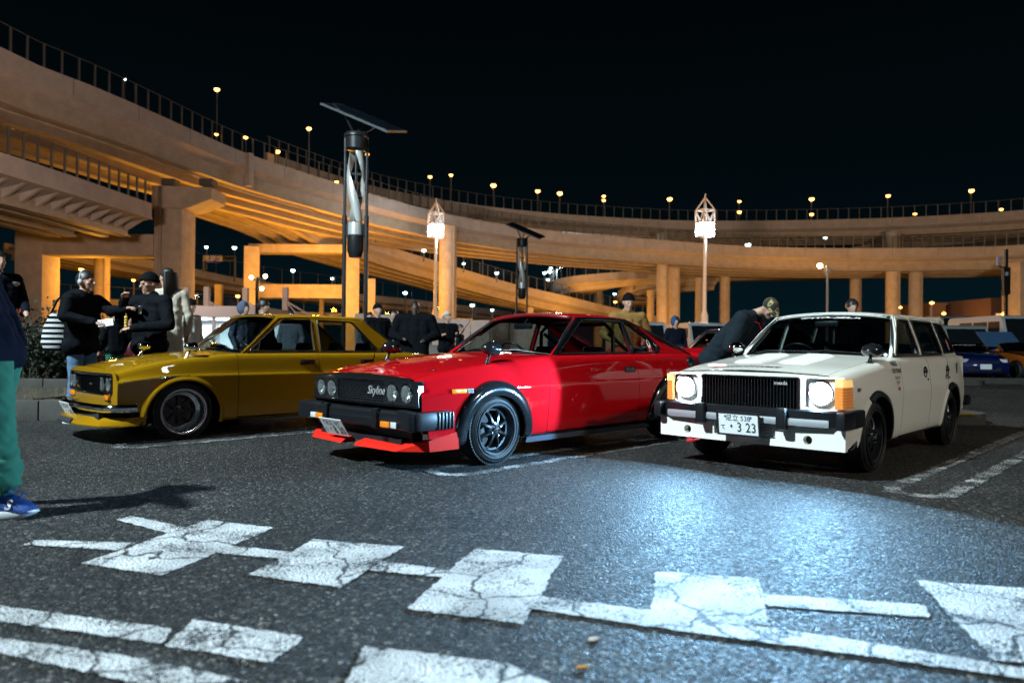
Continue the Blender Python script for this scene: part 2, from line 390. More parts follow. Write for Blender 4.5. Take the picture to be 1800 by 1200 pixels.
def road_paint(name, cover, crack=1.0, white=.78):
    """worn thermoplastic: white where it survives, the stones and cracks of the asphalt elsewhere"""
    mt = bpy.data.materials.new(name); mt.use_nodes = True; nt = mt.node_tree; n, l = nt.nodes, nt.links; b = n['Principled BSDF']
    tc, c, r, nm, big = asphalt_nodes(nt); b.inputs['Specular IOR Level'].default_value = .5
    sp = n.new('ShaderNodeTexNoise'); sp.inputs['Scale'].default_value = 80; sp.inputs['Detail'].default_value = 3; sp.inputs['Roughness'].default_value = .7; l.new(tc.outputs['Object'], sp.inputs['Vector'])
    md = n.new('ShaderNodeTexNoise'); md.inputs['Scale'].default_value = 4.5; md.inputs['Detail'].default_value = 4; l.new(tc.outputs['Object'], md.inputs['Vector'])
    s = n.new('ShaderNodeMath'); s.operation = 'MULTIPLY_ADD'; s.inputs[1].default_value = .62; l.new(md.outputs['Fac'], s.inputs[0]); l.new(sp.outputs['Fac'], s.inputs[2])
    th = n.new('ShaderNodeMapRange'); t0 = .5 + .31 - (cover - .5) * .42; th.inputs[1].default_value = t0 - .035; th.inputs[2].default_value = t0 + .035; l.new(s.outputs[0], th.inputs[0])
    w = n.new('ShaderNodeTexNoise'); w.inputs['Scale'].default_value = 3.2; w.inputs['Detail'].default_value = 6; l.new(tc.outputs['Object'], w.inputs['Vector'])
    wb = n.new('ShaderNodeVectorMath'); wb.operation = 'MULTIPLY_ADD'; wb.inputs[1].default_value = (.35, .35, .35); l.new(w.outputs['Color'], wb.inputs[0]); l.new(tc.outputs['Object'], wb.inputs[2])
    cv = n.new('ShaderNodeTexVoronoi'); cv.feature = 'DISTANCE_TO_EDGE'; cv.inputs['Scale'].default_value = 2.3; l.new(wb.outputs[0], cv.inputs['Vector'])
    ck = n.new('ShaderNodeMapRange'); ck.inputs[1].default_value = .010 * crack; ck.inputs[2].default_value = .024 * crack; l.new(cv.outputs['Distance'], ck.inputs[0])
    mk = n.new('ShaderNodeMath'); mk.operation = 'MULTIPLY'; l.new(th.outputs[0], mk.inputs[0]); l.new(ck.outputs[0], mk.inputs[1])
    mx = n.new('ShaderNodeMix'); mx.data_type = 'RGBA'; l.new(mk.outputs[0], mx.inputs[0]); l.new(c, mx.inputs[6]); dm = n.new('ShaderNodeMapRange'); dm.inputs[1].default_value = .32; dm.inputs[2].default_value = .62; dm.inputs[3].default_value = white * .62; dm.inputs[4].default_value = white; l.new(w.outputs['Fac'], dm.inputs[0]); l.new(dm.outputs[0], mx.inputs[7])
    l.new(mx.outputs[2], b.inputs['Base Color']); b.inputs['Roughness'].default_value = .6
    bp = n.new('ShaderNodeBump'); bp.inputs['Strength'].default_value = .5; bp.inputs['Distance'].default_value = .004; l.new(mk.outputs[0], bp.inputs['Height']); l.new(nm, bp.inputs['Normal']); l.new(bp.outputs[0], b.inputs['Normal'])
    return mt
ASPHALT = asphalt(); PAINT = road_paint('road_paint', .68, .8, .72); WORN = road_paint('worn_road_paint', .40, .8, .6)
gm = MB(); gx = [-700, -60, -12, 12, 60, 700]; gy = [-120, -6, 14, 60, 1500]
for i in range(5):
    for j in range(4): gm.add([(gx[i], gy[j], 0), (gx[i + 1], gy[j], 0), (gx[i + 1], gy[j + 1], 0), (gx[i], gy[j + 1], 0)], [(0, 1, 2, 3)])
structure(gm.build('ground', ASPHALT))
_mk = [0]
def marking(poly, mat=PAINT, jit=.004, world=False):
    P = [Vector(p) if world else plane(*p) for p in poly]; P = [(p.x, p.y) for p in P]
    D = dense(P, .03, .03); rnd = random.Random(len(D)); L = len(D); ph = rnd.random() * 9
    V = []
    for i, (x, y) in enumerate(D):
        j = jit * (math.sin(x * 61 + ph) + math.sin(y * 83 + ph) + 1.6 * (rnd.random() - .5)); V.append((x + j, y + jit * (math.sin(x * 77) + 1.6 * (rnd.random() - .5)), 0.004 + _mk[0] * .0004))
    _mk[0] = (_mk[0] + 1) % 8
    r = delaunay_2d_cdt([Vector(v[:2]) for v in V], [(i, (i + 1) % L) for i in range(L)], [], 1, 1e-6)
    return structure(mesh_obj('road_marking', [(v[0], v[1], V[0][2]) for v in r[0]], [tuple(f) for f in r[2]], mat))
for poly in ([(364, 914), (481, 928), (286, 1012), (144, 991)], [(230, 907), (203, 914), (296, 938), (326, 927)], [(65, 950), (40, 958), (205, 968), (238, 955)],
             [(383, 957), (540, 975), (522, 986), (366, 971)], [(552, 949), (709, 962), (600, 1034), (437, 1012)], [(672, 988), (797, 1003), (777, 1016), (640, 1003)],
             [(833, 966), (990, 979), (920, 1099), (715, 1072)], [(950, 1050), (1200, 1082), (1500, 1127), (1800, 1177), (1830, 1200), (1500, 1152), (1200, 1112), (934, 1072)],
             [(1153, 1005), (1335, 1017), (1353, 1100), (1143, 1082)], [(1340, 1045), (1622, 1063), (1636, 1086), (1348, 1066)], [(1611, 1021), (1800, 1035), (2050, 1055), (2120, 1190), (1746, 1162)],
             [(-60, 1058), (0, 1066), (303, 1106), (284, 1133), (0, 1093), (-60, 1085)], [(337, 1090), (535, 1121), (475, 1167), (290, 1136)], [(-60, 1114), (0, 1123), (192, 1150), (300, 1171), (440, 1200), (250, 1206), (77, 1167), (0, 1150), (-60, 1140)],
             [(642, 1137), (890, 1168), (990, 1215), (600, 1225)]):
    marking(poly)
def bay_loop(tip, ang, ln, w=.46, s=.11):
    """U-shaped bay divider: two lines joined by a round end"""
    t = plane(*tip); d = Vector((math.cos(ang), math.sin(ang), 0)); q = Vector((-d.y, d.x, 0)); out, inn = [], []
    c = t + d * (w / 2)
    for k in range(13):
        a = PI / 2 + PI * k / 12; out.append(c + d * (math.cos(a) * w / 2) + q * (math.sin(a) * w / 2)); inn.append(c + d * (math.cos(a) * (w / 2 - s)) + q * (math.sin(a) * (w / 2 - s)))
    poly = [c + d * ln + q * w / 2] + out + [c + d * ln - q * w / 2, c + d * ln - q * (w / 2 - s)] + inn[::-1] + [c + d * ln + q * (w / 2 - s)]
    return marking([p[:] for p in poly], WORN, .01, True)
for tip in ((196, 787), (762, 834), (1600, 872), (-420, 745)): bay_loop(tip, math.radians(46), 5.2)
# cigarette end and a scrap on the ground
mb = MB(); p = plane(1024, 1175); mb.tube([p + Vector((-.016, -.002, .006)), p + Vector((.016, .004, .006))], .0045, 8); o = mb.build('cigarette_butt', M('filter_orange', (.75, .33, .04), rough=.8)); tag(o, 'orange cigarette end lying on the asphalt below the white stripe', 'cigarette butt')
mb = MB(); p = plane(1043, 1125); mb.ball(p + Vector((0, 0, .004)), (.018, .012, .007), 8, 5); mb.ball(p + Vector((.012, .004, .004)), (.008, .008, .005), 7, 5); o = mb.build('scrap', M('scrap_pale', (.45, .40, .34), rough=.9)); tag(o, 'crumpled pale scrap lying on the asphalt by the long white stripe', 'litter')
# kerbed planting strip on the left
CONC = M('kerb_concrete', (.055, .052, .045), rough=.85, noise=.35, nscale=6, bump=.3, bscale=90)
SOIL = M('soil', (.045, .037, .026), rough=.95, noise=.5, nscale=9, bump=.8, bscale=30)
kerb = thing('kerb', 'grey concrete kerb of long blocks at the foot of the planting strip', 'kerb', (0, 0, 0))
kd, kh = 8.95, .245
for k in range(9):
    x = -8.6 + k * .62 * 1.0; 
    mb = MB(); mb.box((x, kd + .09, kh / 2 - .01), (.608, .18, kh + .02), b=.02); mb.build('kerb_block', CONC, kerb, smooth=40)
mb = MB(); mb.box((-7.2, 11.6, .10), (7.0, 4.9, .20)); structure(mb.build('planting_bed', SOIL))
k2 = thing('kerb', 'low concrete edging along the back of the planting strip before the dark red car', 'kerb', (0, 0, 0))
for k in range(8):
    mb = MB(); mb.box((-9.2 + k * .85, 12.4, .26), (.838, .16, .16), b=.02); mb.build('kerb_block', CONC, k2, smooth=40)
dry = MB(); rnd = random.Random(8)
for k in range(1500):
    x, y = rnd.uniform(-9, -3.8), rnd.uniform(9.2, 12.2); hh = rnd.uniform(.015, .06); dx, dy = rnd.uniform(-.04, .04), rnd.uniform(-.04, .04); dry.add([(x - .003, y, .2), (x + .003, y, .2), (x + dx, y + dy, .2 + hh)], [(0, 1, 2)])
o = dry.build('dry_grass', M('dry_grass', (.16, .12, .05), rough=.9)); o['kind'] = 'stuff'
# low kerb islands behind the bays on the right
YEL = M('kerb_yellow', (.26, .16, .02), rough=.7, noise=.3, nscale=12)
def island(px, py, ln, lab, yellow=False):
    p = plane(px, py); t = thing('kerb_island', lab, 'kerb', (p.x, p.y, 0), math.radians(-4)); mb = MB(); pl = rounded([(-ln, 0), (0, 0), (0, .95), (-ln, .95)], [.05, .45, .45, .05], 6)
    mb.prism(pl, -.02, .14); mb.build('kerb_stone', CONC, t)
    if yellow:
        mb = MB(); mb.tube([(x, y, .142) for x, y in pl[2:9]], .022, 6); mb.build('yellow_edge', YEL, t)
island(1756, 748, 2.6, 'low concrete kerb island with a yellow edge behind the white estate', True)
island(1742, 678, 3.2, 'low concrete kerb island in front of the dark blue car')
island(1880, 676, 2.4, 'low concrete kerb island in front of the orange car')
# ================================================================ ELEVATED ROADS
DECK = M('viaduct_concrete', (.34, .30, .27), rough=.85, noise=.24, nscale=1.1, bump=.15, bscale=8)
STEEL = M('girder_paint', (.30, .25, .19), rough=.6, noise=.3, nscale=1.3)
POST = M('fence_galvanised', (.09, .088, .082), rough=.5, metal=.2)
PANEL = glass_mat('noise_screen', (.95, .96, .96), .25)
LAMP_O = M('sodium_lamp', (1, .6, .2), emis=(1, .43, .09), estr=9, sample=False)
LAMP_W = M('white_lamp', (1, 1, 1), emis=(.70, .95, .90), estr=10, sample=False)
POLE = M('pole_dark', (.10, .10, .10), rough=.5, metal=.4)
def curve_pts(P, n):
    """Catmull-Rom through the given points, resampled evenly"""
    P = [Vector(p) for p in P]; out = []; m = len(P)
    for i in range(m - 1):
        a, b, c, d = P[max(i - 1, 0)], P[i], P[i + 1], P[min(i + 2, m - 1)]
        for k in range(24):
            t = k / 24; out.append(.5 * ((2 * b) + (c - a) * t + (2 * a - 5 * b + 4 * c - d) * t * t + (3 * b - a - 3 * c + d) * t ** 3))
    out.append(P[-1]); L = [0]
    for a, b in zip(out, out[1:]): L.append(L[-1] + (b - a).length)
    R = []; j = 0
    for k in range(n):
        q = L[-1] * k / (n - 1)
        while j < len(L) - 2 and L[j + 1] < q: j += 1
        t = (q - L[j]) / max(1e-6, L[j + 1] - L[j]); R.append(out[j].lerp(out[j + 1], t))
    return R, L[-1]
def project(p):
    d = Vector(p) - Vector((0, 0, CAM_H)); x, y, z = d.dot(_rt), d.dot(_up), d.dot(_fw); return 900 + F_PX * x / z, 600 - F_PX * y / z, z
class Road: pass
def viaduct(label, pix, width=10.0, hg=2.5, ov=1.6, par=1.1, ribs=None, rib_to=None, rib_h=1.0, joints=None, fence=None, n=None, far=True, mat=None, name='viaduct', girders=True):
    """pix: (x, y, height of the near parapet's top) points of the photograph turned into places"""
    R = Road(); P, L = curve_pts([plane(*p) for p in pix], 160); n = n or max(10, int(L / 3)); P, L = curve_pts(P[::3] + [P[-1]], n); R.P, R.L = P, L
    N = []
    for i in range(n):
        d = P[min(i + 1, n - 1)] - P[max(i - 1, 0)]; d.z = 0; d.normalize(); q = Vector((-d.y, d.x, 0))
        if q.dot(Vector((P[i].x, P[i].y, 0))) < 0: q = -q
        N.append(q)
    if not far: N = [-q for q in N]
    R.N = N; t = thing(name, label, 'elevated road', (0, 0, 0), 0, 'elevated expressway decks'); R.t = t
    Wd = width; up = Vector((0, 0, 1))
    sec = [(0, 0), (.25, 0), (.25, -par + .15), (Wd - .25, -par + .15), (Wd - .25, 0), (Wd, 0), (Wd, -par - .08), (Wd - ov, -par - .45), (Wd - ov - .12, -par - .5), (ov + .12, -par - .5), (ov, -par - .45), (.06, -par - .10), (0, -par - .04)]
    mb = MB(); mb.sweep(P, sec, lambda i: (N[i], up)); mb.build('deck', mat or DECK, t, smooth=25)
    mb = MB(); mb.sweep(P, [(-.05, -par + .02), (.0, -par + .02), (.0, -par - .14), (-.05, -par - .14)], lambda i: (N[i], up)); mb.build('drip_edge', mat or DECK, t)
    if girders:
        for g0, w_ in ((ov, .5), (Wd * .36, .35), (Wd * .62, .35), (Wd - ov - .5, .5)):
            mb = MB(); gs = [(g0, -par - .45), (g0 + w_, -par - .45), (g0 + w_, -hg), (g0, -hg)]
            mb.sweep(P, gs, lambda i: (N[i], up)); mb.sweep(P, [(g0 - .18, -hg), (g0 + w_ + .18, -hg), (g0 + w_ + .18, -hg - .09), (g0 - .18, -hg - .09)], lambda i: (N[i], up)); mb.build('girder', STEEL, t, smooth=25)
    else:
        mb = MB(); mb.sweep(P, [(ov, -par - .4), (Wd - ov, -par - .4), (Wd - ov - .5, -hg), (ov + .5, -hg)], lambda i: (N[i], up)); mb.build('box_girder', mat or DECK, t, smooth=25)
    def at_len(s):
        f = s / L * (n - 1); i = min(int(f), n - 2); u = f - i; return P[i].lerp(P[i + 1], u), N[i].lerp(N[i + 1], u).normalized()
    R.at_len = at_len
    def at_px(px):
        best = min(range(n), key=lambda i: abs(project(P[i])[0] - px) + (0 if project(P[i])[2] > 1 else 1e6)); return best / (n - 1) * L
    R.at_px = at_px
    if ribs:
        s = ribs * .5; s1 = at_px(rib_to) if rib_to else L
        while s < s1:
            p, q = at_len(s); s += ribs; d = Vector((q.y, -q.x, 0))
            V = []
            for e in (-.11, .11): V += [p + d * e + q * .10 + up * (-par - .02), p + d * e + q * (ov + .1) + up * (-par - .3), p + d * e + q * (ov + .1) + up * (-par - rib_h)]
            mesh_obj('bracket', V, [(0, 1, 2), (5, 4, 3), (0, 3, 4, 1), (1, 4, 5, 2), (2, 5, 3, 0)], mat or DECK, t)
    if joints:
        s = 2.5; jm = None
        while s < L:
            p, q = at_len(s); s += joints
            if jm is None: b = MB(); b.box((0, 0, -par / 2), (.03, .05, par * .96)); o = mesh_obj('parapet_joint', b.V, b.F, POLE, t); jm = o.data
            else: o = bpy.data.objects.new('parapet_joint', jm); link(o, t)
            o.location = p + q * .012; o.rotation_euler = (0, 0, math.atan2(q.y, q.x) + PI / 2)
    if fence:
        sp, fh = fence[0], fence[1]; me = None; s = sp * .3; cnt = 0
        bm = MB(); bm.box((0, 0, fh / 2), (.10, .10, fh)); Vb, Fb = bm.V, bm.F
        while s < L:
            p, q = at_len(s); s += sp
            if me is None: o = mesh_obj('fence_post', Vb, Fb, POST, t); me = o.data
            else: o = bpy.data.objects.new('fence_post', me); link(o, t)
            o.location = p + q * .12; o.rotation_euler = (0, 0, math.atan2(q.y, q.x)); cnt += 1
        mb = MB(); mb.sweep(P, [(.10, .15), (.12, .15), (.12, fh - .06), (.10, fh - .06)], lambda i: (N[i], up)); mb.build('fence_screen', PANEL, t)
        mb = MB(); mb.sweep(P, [(.10, fh - .04), (.14, fh - .04), (.14, fh), (.10, fh)], lambda i: (N[i], up)); mb.build('fence_rail', POST, t)
    return R
V2 = viaduct('large near viaduct sweeping in from the top left and round behind the cars', [(-420, -175, 17.2), (0, 83, 17), (180, 158, 16.9), (300, 211, 16.8), (437, 271, 16.5), (600, 324, 15.7), (720, 360, 15.3), (850, 389, 14.9), (1000, 409, 14.2), (1153, 421, 13.7), (1300, 432, 13.3), (1450, 436, 13.1), (1560, 436, 13), (1700, 434, 13), (1800, 430, 13), (2050, 405, 13.2)], 11.5, 2.55, .95, 1.05, ribs=1.0, rib_to=432, rib_h=.5, joints=5.0, fence=(1.1, 1.45))
V1 = viaduct('upper ring deck curving high across the right half of the picture', [(470, 268, 17.3), (600, 311, 17.6), (700, 337, 17.8), (850, 362, 18), (1000, 377, 18), (1153, 386, 18), (1240, 388, 18), (1400, 387, 18), (1560, 383, 18), (1700, 376, 18), (1800, 369, 18), (2050, 345, 18)], 10, 2.1, .9, 1.0, joints=5.0, fence=(1.3, 1.45))
V4 = viaduct('lower viaduct with dark brackets ending at the portal pier on the left', [(-380, 140, 10.6), (0, 267, 10.6), (130, 310, 10.5), (267, 358, 10.4)], 9, 2.15, 1.7, .95, ribs=1.15, fence=(.95, 1.5))
V3 = viaduct('orange lit ramp sloping down beneath the big viaduct', [(400, 305, 17.3), (470, 340, 16.4), (536, 369, 15.3), (580, 395, 14.3), (649, 420, 13.4), (712, 442, 12.5), (785, 464, 11.4), (900, 498, 9.5), (1000, 521, 8.0), (1081, 541, 6.7), (1180, 560, 5.2)], 9.5, 2.3, 1.0, 1.0, fence=(1.3, 1.6))
V5 = viaduct('far low road with tall lamps seen under the big viaduct', [(120, 425, 13), (240, 452, 12.6), (318, 467, 12.3), (434, 491, 11.5), (593, 512, 10.2), (760, 530, 9.2), (900, 548, 8)], 9, 2.0, 1.2, 1.0, fence=(3.0, 2.6), n=40)
V6 = viaduct('lowest orange road running behind the people on the left', [(60, 520, 6.6), (180, 525, 6.5), (270, 530, 6.4), (330, 535, 6.2), (460, 545, 5.6), (640, 552, 5.0), (830, 560, 4.5)], 8, 1.5, 1.0, .8, fence=(3.0, 1.6), n=30)
V7 = viaduct('far loop road bending round on the right, pale on its outer side', [(966, 500, 10.6), (972, 494, 10.6), (987, 489, 10.7), (1017, 484, 10.8), (1086, 478, 11.2), (1156, 474, 11.8), (1253, 469, 12.4), (1350, 465, 13.0), (1500, 461, 13.4), (1640, 452, 13.6)], 6.5, 2.0, 1.0, 1.0, fence=(1.8, 1.6), n=60, girders=False)
V8 = viaduct('small inner loop ramp behind the twin columns', [(1083, 518, 9.0), (1088, 510, 9.3), (1104, 501, 9.8), (1130, 494, 10.4), (1160, 489, 10.9), (1260, 484, 11.4)], 6, 2.0, 1.0, 1.0, n=30, girders=False)
V9 = viaduct('pale joining ramp wedged between the two big decks at the right edge', [(1500, 434, 14.8), (1580, 420, 16.2), (1700, 408, 17.2), (1800, 398, 18), (1950, 385, 18.4)], 8, 3.0, 1.2, 1.4, n=24, girders=False)
# expansion joint block at the end of the near deck's first span
mb = MB(); s = V2.at_px(432); p, q = V2.at_len(s); d = Vector((q.y, -q.x, 0)); mb.box((p - q * .10 + Vector((0, 0, -1.30))), (.5, .45, 2.7), rot=(0, 0, math.atan2(d.y, d.x)), b=.02); mb.build('joint_block', DECK, V2.t)
mb = MB(); mb.tube([V2.at_len(V2.L * f)[0] + V2.at_len(V2.L * f)[1] * 1.55 + Vector((0, 0, -2.75)) for f in np.linspace(.02, .30, 14)], .09, 8); mb.build('drain_pipe', STEEL, V2.t)
# ------------------------------------------------ piers
SAND = M('pier_concrete', (.40, .34, .27), rough=.85, noise=.30, nscale=1.2, bump=.12, bscale=6)
def pier_round(px, top_py, depth, wpx, lab, cap=None):
    b = at(px, 600, depth); b.z = 0; tz = at(px, top_py, depth).z; r = wpx / F_PX * depth / 2; t = thing('pier', lab, 'pier', b, 0, 'viaduct piers'); mb = MB(); mb.lathe([(r, -.2), (r, tz)], 28); mb.build('column', SAND, t, smooth=40); mb = MB(); mb.tube([(r * .75, -r * .75, 0), (r * .75, -r * .75, tz)], .09, 8); mb.build('drain_pipe', STEEL, t, smooth=40); return t
def pier_box(px, top_py, depth, wpx, lab, rz=.5, dpx=None):
    b = at(px, 600, depth); b.z = 0; tz = at(px, top_py, depth).z; w = wpx / F_PX * depth; k = abs(math.cos(rz)) + abs(math.sin(rz)); w /= k; t = thing('pier', lab, 'pier', b, rz, 'viaduct piers'); mb = MB(); mb.box((0, 0, tz / 2 - .1), (w, w, tz + .2), b=.06); mb.build('column', SAND, t, smooth=30); return t
pier_round(786, 398, 79, 31, 'thick round pier behind the first white lamp tower')
pier_box(617, 408, 82, 30, 'orange square pier just right of the tall twisted wind turbine', .35); pier_box(441, 434, 80, 33, 'square orange pier behind the small floodlight mast', .35)
pier_round(1163, 445, 90, 19, 'left column of the twin pair right of the small loop'); pier_round(1184, 446, 92, 20, 'right column of the twin pair right of the small loop')
pier_round(1568, 460, 89, 22, 'left column of the pair above the white estate roof'); pier_round(1608, 458, 90, 21, 'right column of the pair above the white estate roof')
pier_round(1568, 408, 93, 22, 'short column holding the upper deck over the lower one'); pier_round(1164, 411, 96, 19, 'short column between the two decks above the twin columns')
pier_box(1792, 462, 80, 44, 'wide pier at the right edge of the picture', .2)
pier_round(1051, 495, 112, 15, 'slim orange column of the far loop left of the beige jacket man'); pier_round(1273, 480, 100, 17, 'column just right of the tall white lamp tower'); pier_round(1503, 477, 100, 18, 'column above the white estate between lamp pole and pair'); pier_round(1228, 488, 100, 13, 'dim column just left of the tall white lamp tower'); pier_round(1143, 510, 104, 12, 'short column under the inner loop ramp')
pier_round(178, 443, 66, 25, 'bright yellow round pier behind the man with headphones'); pier_box(384, 500, 100, 13, 'small pier of the far low road behind the white jacket', .1); pier_box(650, 490, 82, 20, 'pale pier under the sloping ramp', .3); pier_box(565, 525, 98, 8, 'white edged pier behind the yellow roof', .1); pier_box(930, 540, 100, 14, 'pier under the falling ramp near the second wind turbine', .2)
# portal pier on the left: two columns, a deep cross-beam and a T-head under the near deck
t = thing('pier', 'big portal pier with deep cross-beam and T head on the left', 'pier', (0, 0, 0), 0, 'viaduct piers'); D0 = 55
def bx(x0, x1, y0, y1, d0, d1, name):
    a = at(x0, y1, D0); b = at(x1, y0, D0); mb = MB(); mb.box(((a.x + b.x) / 2, D0 + (d0 + d1) / 2, (a.z + b.z) / 2), (b.x - a.x, d1 - d0, b.z - a.z), b=.05); mb.build(name, SAND, t, smooth=30)
bx(268, 319, 366, 640, 0, 2.4, 'column'); bx(20, 71, 405, 640, .2, 2.4, 'column'); bx(71, 268, 411, 447, .1, 2.2, 'cross_beam')
a = at(268, 366, D0); hd = [(268, 366), (268, 326), (372, 330), (372, 350), (330, 366)]; mb = MB(); q = [at(x, y, D0) for x, y in hd]; mb.prism([(v.x, v.z) for v in q], D0 - .15, D0 + 2.6, Matrix(((1, 0, 0, 0), (0, 0, 1, 0), (0, 1, 0, 0), (0, 0, 0, 1)))); mb.build('pier_head', SAND, t)
mb = MB(); p0_ = at(281, 327, D0 - .15); p1_ = at(281, 560, D0 - .15); mb.tube([p0_, p1_], .10, 8); mb.build('drain_pipe', STEEL, t)
for x, w in ((366, 1.0), (300, 1.0)): mb = MB(); p = at(x, 322, D0 + 1); mb.box(p, (w, 1.0, .5)); mb.build('bearing', POLE, t)
# orange portal beam further right
t2 = thing('pier', 'orange portal beam spanning behind the yellow car roof', 'pier', (0, 0, 0), 0, 'viaduct piers')
for (x0, x1, y0, y1) in ((455, 603, 500, 523),):
    a = at(x0, y1, 82.5); b = at(x1, y0, 82.5); mb = MB(); mb.box(((a.x + b.x) / 2, 83.4, (a.z + b.z) / 2), (b.x - a.x, 1.6, b.z - a.z), b=.05); mb.build('cross_beam', SAND, t2, smooth=30)
t3 = thing('pier', 'flat cap beam under the sloping ramp', 'pier', (0, 0, 0), 0, 'viaduct piers'); a = at(432, 441, 80); b = at(612, 428, 80); mb = MB(); mb.box(((a.x + b.x) / 2, 82.0, (a.z + b.z) / 2), (b.x - a.x, 2.6, b.z - a.z), b=.05); mb.build('cross_beam', SAND, t3, smooth=30)
# ------------------------------------------------ lamps on the roads
ROADLAMPS = []
def roadlamp(road, px, py, col, lab, big=1.0, base_py=None):
    if isinstance(road, Road): p, q = road.at_len(road.at_px(px)); d = project(p)[2]; base = p + q * .35
    else: d = road; base = at(px, base_py or 600, d)
    top = at(px, py, d); top = Vector((base.x, base.y, top.z))
    t = thing('road_lamp', lab, 'street lamp', base, 0, 'lamps along the elevated roads'); h = top.z - base.z; u = d / 90
    mb = MB(); mb.tube([(0, 0, -.3), (0, 0, h)], [.11 * u, .07 * u], 8); mb.build('pole', POLE, t, smooth=40)
    s = .27 * u * big * (.8 + .45 * ((px * 37 + py * 11) % 17) / 17); mb = MB(); mb.box((0, -.1 * u, h + s * .7), (s * 1.9, s * 1.9, s * .5), b=s * .15); mb.build('lamp_hood', POLE, t)
    mb = MB(); mb.ball((0, -.1 * u, h + .05), (s, s, s * .8), 12, 8); mb.build('lamp_bulb', LAMP_O if col == 'o' else LAMP_W, t, smooth=60); return top
UP = []; FAR = []
for px, py, c, r in ((253, 140, 'w', V2), (389, 158, 'o', V2), (384, 237, 'o', V2), (430, 242, 'o', V2), (535, 226, 'o', V2), (511, 267, 'o', V2), (664, 272, 'o', V1), (748, 311, 'o', V1), (798, 308, 'o', V1), (867, 326, 'o', V1), (936, 336, 'o', V1), (974, 340, 'o', V1), (1050, 352, 'o', V1), (1081, 345, 'o', V1), (1192, 350, 'o', V1), (1303, 354, 'o', V1), (1320, 373, 'o', V1), (1418, 350, 'o', V1), (1441, 377, 'o', V1), (1540, 344, 'o', V1), (1585, 376, 'o', V1), (1683, 335, 'o', V1), (1745, 368, 'o', V1), (1798, 356, 'w', V1), (1313, 430, 'w', V2), (1337, 431, 'w', V2), (1448, 418, 'w', V2), (580, 320, 'o', V2)):
    UP.append((px, py, c, r))
def ordinal(k): return ['first', 'second', 'third', 'fourth', 'fifth', 'sixth', 'seventh', 'eighth', 'ninth', 'tenth', 'eleventh', 'twelfth', 'thirteenth', 'fourteenth', 'fifteenth', 'sixteenth', 'seventeenth', 'eighteenth', 'nineteenth', 'twentieth', 'twenty-first', 'twenty-second', 'twenty-third', 'twenty-fourth', 'twenty-fifth', 'twenty-sixth', 'twenty-seventh', 'twenty-eighth'][k]
for c, w_ in (('o', 'orange'), ('w', 'white')):
    for k, q in enumerate(sorted([u for u in UP if u[2] == c], key=lambda u: u[0])): roadlamp(q[3], q[0], q[1], c, 'small %s lamp on the parapet of the high decks, %s such lamp from the left' % (w_, ordinal(k)))
for px, py, c, d, b in ((363, 435, 'w', 112, 470), (515, 476, 'w', 112, 505), (584, 490, 'w', 112, 510), (562, 382, 'w', 84, 392), (660, 413, 'w', 84, 424), (745, 441, 'w', 88, 455), (815, 464, 'w', 92, 475), (848, 441, 'w', 120, 490), (873, 481, 'w', 95, 492), (712, 515, 'w', 120, 545), (830, 537, 'w', 120, 560), (865, 545, 'w', 120, 565), (957, 480, 'w', 130, 500), (963, 492, 'w', 125, 505), (968, 472, 'w', 130, 500), (966, 478, 'w', 128, 500), (979, 465, 'w', 130, 492), (1002, 460, 'w', 130, 486), (1051, 453, 'w', 130, 480), (1000, 511, 'w', 110, 540), (1021, 509, 'w', 118, 540), (1080, 517, 'w', 118, 560), (1081, 531, 'o', 110, 560), (1115, 500, 'w', 104, 505), (873, 480, 'w', 100, 500),
                        (143, 474, 'o', 90, 520), (235, 493, 'o', 90, 525), (331, 507, 'o', 70, 560), (418, 521, 'o', 80, 560), (500, 527, 'o', 70, 560), (412, 436, 'w', 113, 492), (1211, 570, 'o', 70, 575), (1582, 541, 'o', 60, 560), (1637, 533, 'o', 60, 600), (1658, 552, 'o', 45, 610), (1763, 553, 'o', 42, 600), (1755, 580, 'o', 42, 605)):
    FAR.append((px, py, c, d, b))
for c, w_ in (('o', 'orange'), ('w', 'white')):
    for k, q in enumerate(sorted([u for u in FAR if u[2] == c], key=lambda u: u[0])): roadlamp(q[3], q[0], q[1], c, 'far %s street lamp below the high decks, %s such lamp from the left' % (w_, ordinal(k)), .8, q[4])
# sign gantry on the far road
t = thing('sign_gantry', 'blue overhead sign on a thin lattice gantry over the far road', 'road sign'); D1 = 108
def gb(x0, y0, x1, y1, w=.25): mb = MB(); mb.bar(at(x0, y0, D1), at(x1, y1, D1), w); return mb
gb(358, 452, 358, 478).build('post', POST, t); gb(413, 450, 413, 488).build('post', POST, t); gb(358, 451, 413, 451).build('beam', POST, t); gb(383, 458, 413, 458).build('beam', POST, t)
mb = MB(); p = at(374, 455, D1 - .4); mb.box(p, (24 / F_PX * D1, .2, 14 / F_PX * D1)); mb.build('sign_board', M('sign_blue', (.03, .05, .30), rough=.5, emis=(.05, .08, .5), estr=.06), t)
mb = MB(); put_text(mb, '湾岸線', 1.0, Matrix.Translation(at(374, 455, D1 - .55)) @ Matrix.Rotation(PI / 2, 4, 'X'), bold=.02); mb.build('sign_lettering', M('sticker_white', (.75, .75, .75)), t)
